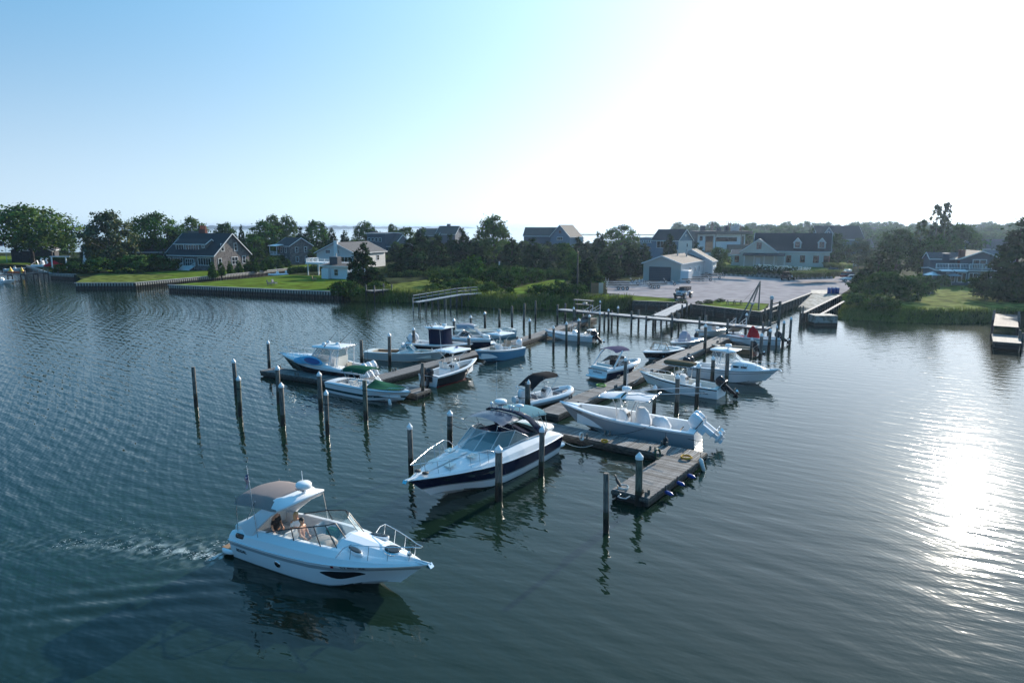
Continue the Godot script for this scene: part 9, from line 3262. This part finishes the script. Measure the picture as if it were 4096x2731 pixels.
func small_things():
	# people aboard the boat under way
	var bt := Transform3D.IDENTITY
	for c in get_children():
		if c.has_meta("label") and String(c.get_meta("label")).begins_with("white express cruiser"):
			bt = c.transform
			var turn: float = c.rotation.y
			person("shirtless dark-haired person in patterned swim shorts standing at the helm of the moving cruiser", bt * Vector3(-1.0, 0.45, 0.62), turn + 0.25, 1.0, [[Vector3(0.1, 1.16, 0.26), Vector3(0.3, 1.02, 0.2)], [Vector3(0.06, 1.16, -0.27), Vector3(0.2, 1.0, -0.2)]], "hair_dark", "", "shorts_print", false, false, -0.35)
			person("fair-haired person in a white top behind the helm of the moving cruiser", bt * Vector3(-1.75, 0.45, 0.15), turn - 0.4, 0.95, [[Vector3(0.05, 1.15, 0.25), Vector3(0.22, 1.2, 0.12)], [Vector3(0.0, 1.13, -0.27), Vector3(0.08, 0.9, -0.28)]], "hair_fair", "shirt_white", "shirt_white", true, true, 0.4)
			person("person in black clothes under the taupe bimini of the moving cruiser", bt * Vector3(-2.55, 0.45, 0.45), turn + 0.2, 1.02, [[Vector3(-0.02, 1.13, 0.27), Vector3(0.08, 0.9, 0.27)], [Vector3(0.0, 1.13, -0.27), Vector3(0.1, 0.92, -0.25)]], "hair_dark", "cloth_dark", "cloth_dark", true, false)
	# lines from boats to pilings and docks
	rope("dark line from the navy cruiser's side to the piling nearest the viewer", Vector3(-0.69, 1.4, -33.15), Vector3(-1.89, 1.15, -32.89), 0.12)
	rope("dark line from the far piling to the navy cruiser's windscreen", Vector3(-3.8, 1.7, -40.33), Vector3(-2.56, 2.2, -37.31), 0.1)
	rope("dark line from the white console boat's side down to the plank float", Vector3(8.85, 1.2, -41.55), Vector3(11.63, 0.6, -39.88), 0.15)
	rope("dark line from the white console boat's side forward to the plank float", Vector3(8.78, 1.2, -41.46), Vector3(5.7, 0.6, -41.2), 0.2)
	rope("dark line from the white console boat's bow to the walkway", Vector3(3.66, 1.3, -44.16), Vector3(2.9, 0.55, -44.47), 0.1)
	rope("dark line from the rib's bow to the walkway edge", Vector3(4.73, 0.8, -53.25), Vector3(6.18, 0.6, -53.05), 0.1)
	rope("dark line from the black cruiser's bow to the piling off it", Vector3(-21.71, 1.5, -64.3), Vector3(-22.93, 1.1, -63.31), 0.35)
	rope("white line from the brown canvas boat's bow to the walkway", Vector3(11.08, 1, -56.88), Vector3(10.14, 0.6, -55.65), 0.08, "rope_white")
	rope("pale line trailing along the plank float's edge by the navy cruiser's stern", Vector3(3.12, 0.45, -40.61), Vector3(4.88, 0.5, -39.6), 0.25, "rope_white")
	# hose, rope and fenders about the near float
	coil("green hose hung in a coil on a post of the near float", Vector3(8.09, 0.95, -36.69), 0.3, 5, "hose_green", 1.35, 0.9, "hose_coil")
	coil("white hose coil on a post beside the white console boat's bow", Vector3(4.19, 0.8, -40.38), 0.24, 4, "rope_white", 1.35, 0.9, "hose_coil")
	coil("yellow rope heap on the near float's corner", Vector3(9.89, 0.54, -37.06), 0.32, 6, "rope_yellow")
	coil("small yellow rope coil halfway along the plank float", Vector3(5.64, 0.54, -39.98), 0.2, 4, "rope_yellow")
	coil("lime green rope heap on the walkway behind the navy bimini bowrider", Vector3(7.34, 0.54, -54.81), 0.4, 6, "rope_lime")
	coil("white rope bundle at the near float's outer corner", Vector3(5.59, 0.54, -32.56), 0.28, 4, "rope_white")
	coil("dark rope heap at the near float's right corner", Vector3(6.37, 0.54, -31.94), 0.14, 3, "rope_black")
	for q in [[Vector3(9.41, 0.28, -35.14), "blue fender farthest from the viewer on the near float's side"], [Vector3(8.57, 0.28, -34.06), "middle blue fender on the near float's side"], [Vector3(7.67, 0.28, -32.75), "blue fender nearest the viewer on the near float's side"]]:
		fender(q[1], q[0] + Vector3(0.22, 0, 0.16), Basis(Vector3.UP, -0.95) * Basis(Vector3(0, 0, 1), PI / 2), 0.46, 0.105, "fender_blue")
	fender("long white fender hanging at the near float's far corner", Vector3(10.45, 0.35, -36.65) + Vector3(0.2, 0, 0.1), Basis(Vector3(0, 0, 1), 0.3), 0.75, 0.12, "fender_white")
	fender("black fender hanging on the navy cruiser's side", Vector3(0.72, 1, -36.25), Basis(Vector3.UP, 0.9) * Basis(Vector3(0, 0, 1), PI / 2), 0.75, 0.2, "rubber")
	fender("white fender hanging from the green bimini boat's bow", Vector3(-9.39, 0.15, -50.95), Basis(Vector3(0, 0, 1), 0.15), 0.55, 0.13, "fender_white")
	fender("black fender between the white console boat's stern and the float", Vector3(9.27, 0.6, -39.63), Basis(), 0.7, 0.15, "rubber")
	var g := thing("cormorant", "black cormorant standing on the near float's outer left corner", "bird", Vector3(5.33, 0.52, -32.55), 2.4)
	bird(g, 0.36, "bird_black")
	# white flecks of foam churned up behind the moving boat
	var fl := S()
	var ring := []
	for i in 9:
		var a := TAU * i / 9
		ring.append(Vector3(cos(a) * (0.8 + 0.3 * sin(a * 3.0)), 0.0, sin(a) * 0.45))
	for i in 9:
		fl.add_vertex(Vector3(0, 0.05, 0))
		fl.add_vertex(ring[i])
		fl.add_vertex(ring[(i + 1) % 9])
	fl.generate_normals()
	var where: Array[Transform3D] = []
	var rr := RandomNumberGenerator.new()
	rr.seed = 4
	var back := -AHEAD
	var out := Vector3(-AHEAD.z, 0, AHEAD.x)
	for i in 350:
		var s := 7.5 * pow(rr.randf(), 1.5)
		var edge := 0.35 + 0.015 * s * s
		var l := edge + rr.randfn(0, 0.14 + 0.02 * s) if rr.randf() < 0.7 else rr.randf_range(-1.4, 1.0) * (0.7 + 0.06 * s)
		var p := STERN + back * (s - 0.1) + out * l
		p.y = 0.03 + wake(p)
		var k := rr.randf_range(0.008, 0.02) * (1.6 if s < 1.0 else 1.0)
		where.append(Transform3D(Basis(Vector3.UP, rr.randf_range(-0.5, 0.5) + 0.3).scaled(Vector3(k * 2.2, k, k)), p))
	scatter("foam_flecks", fl.commit(), "foam", where)
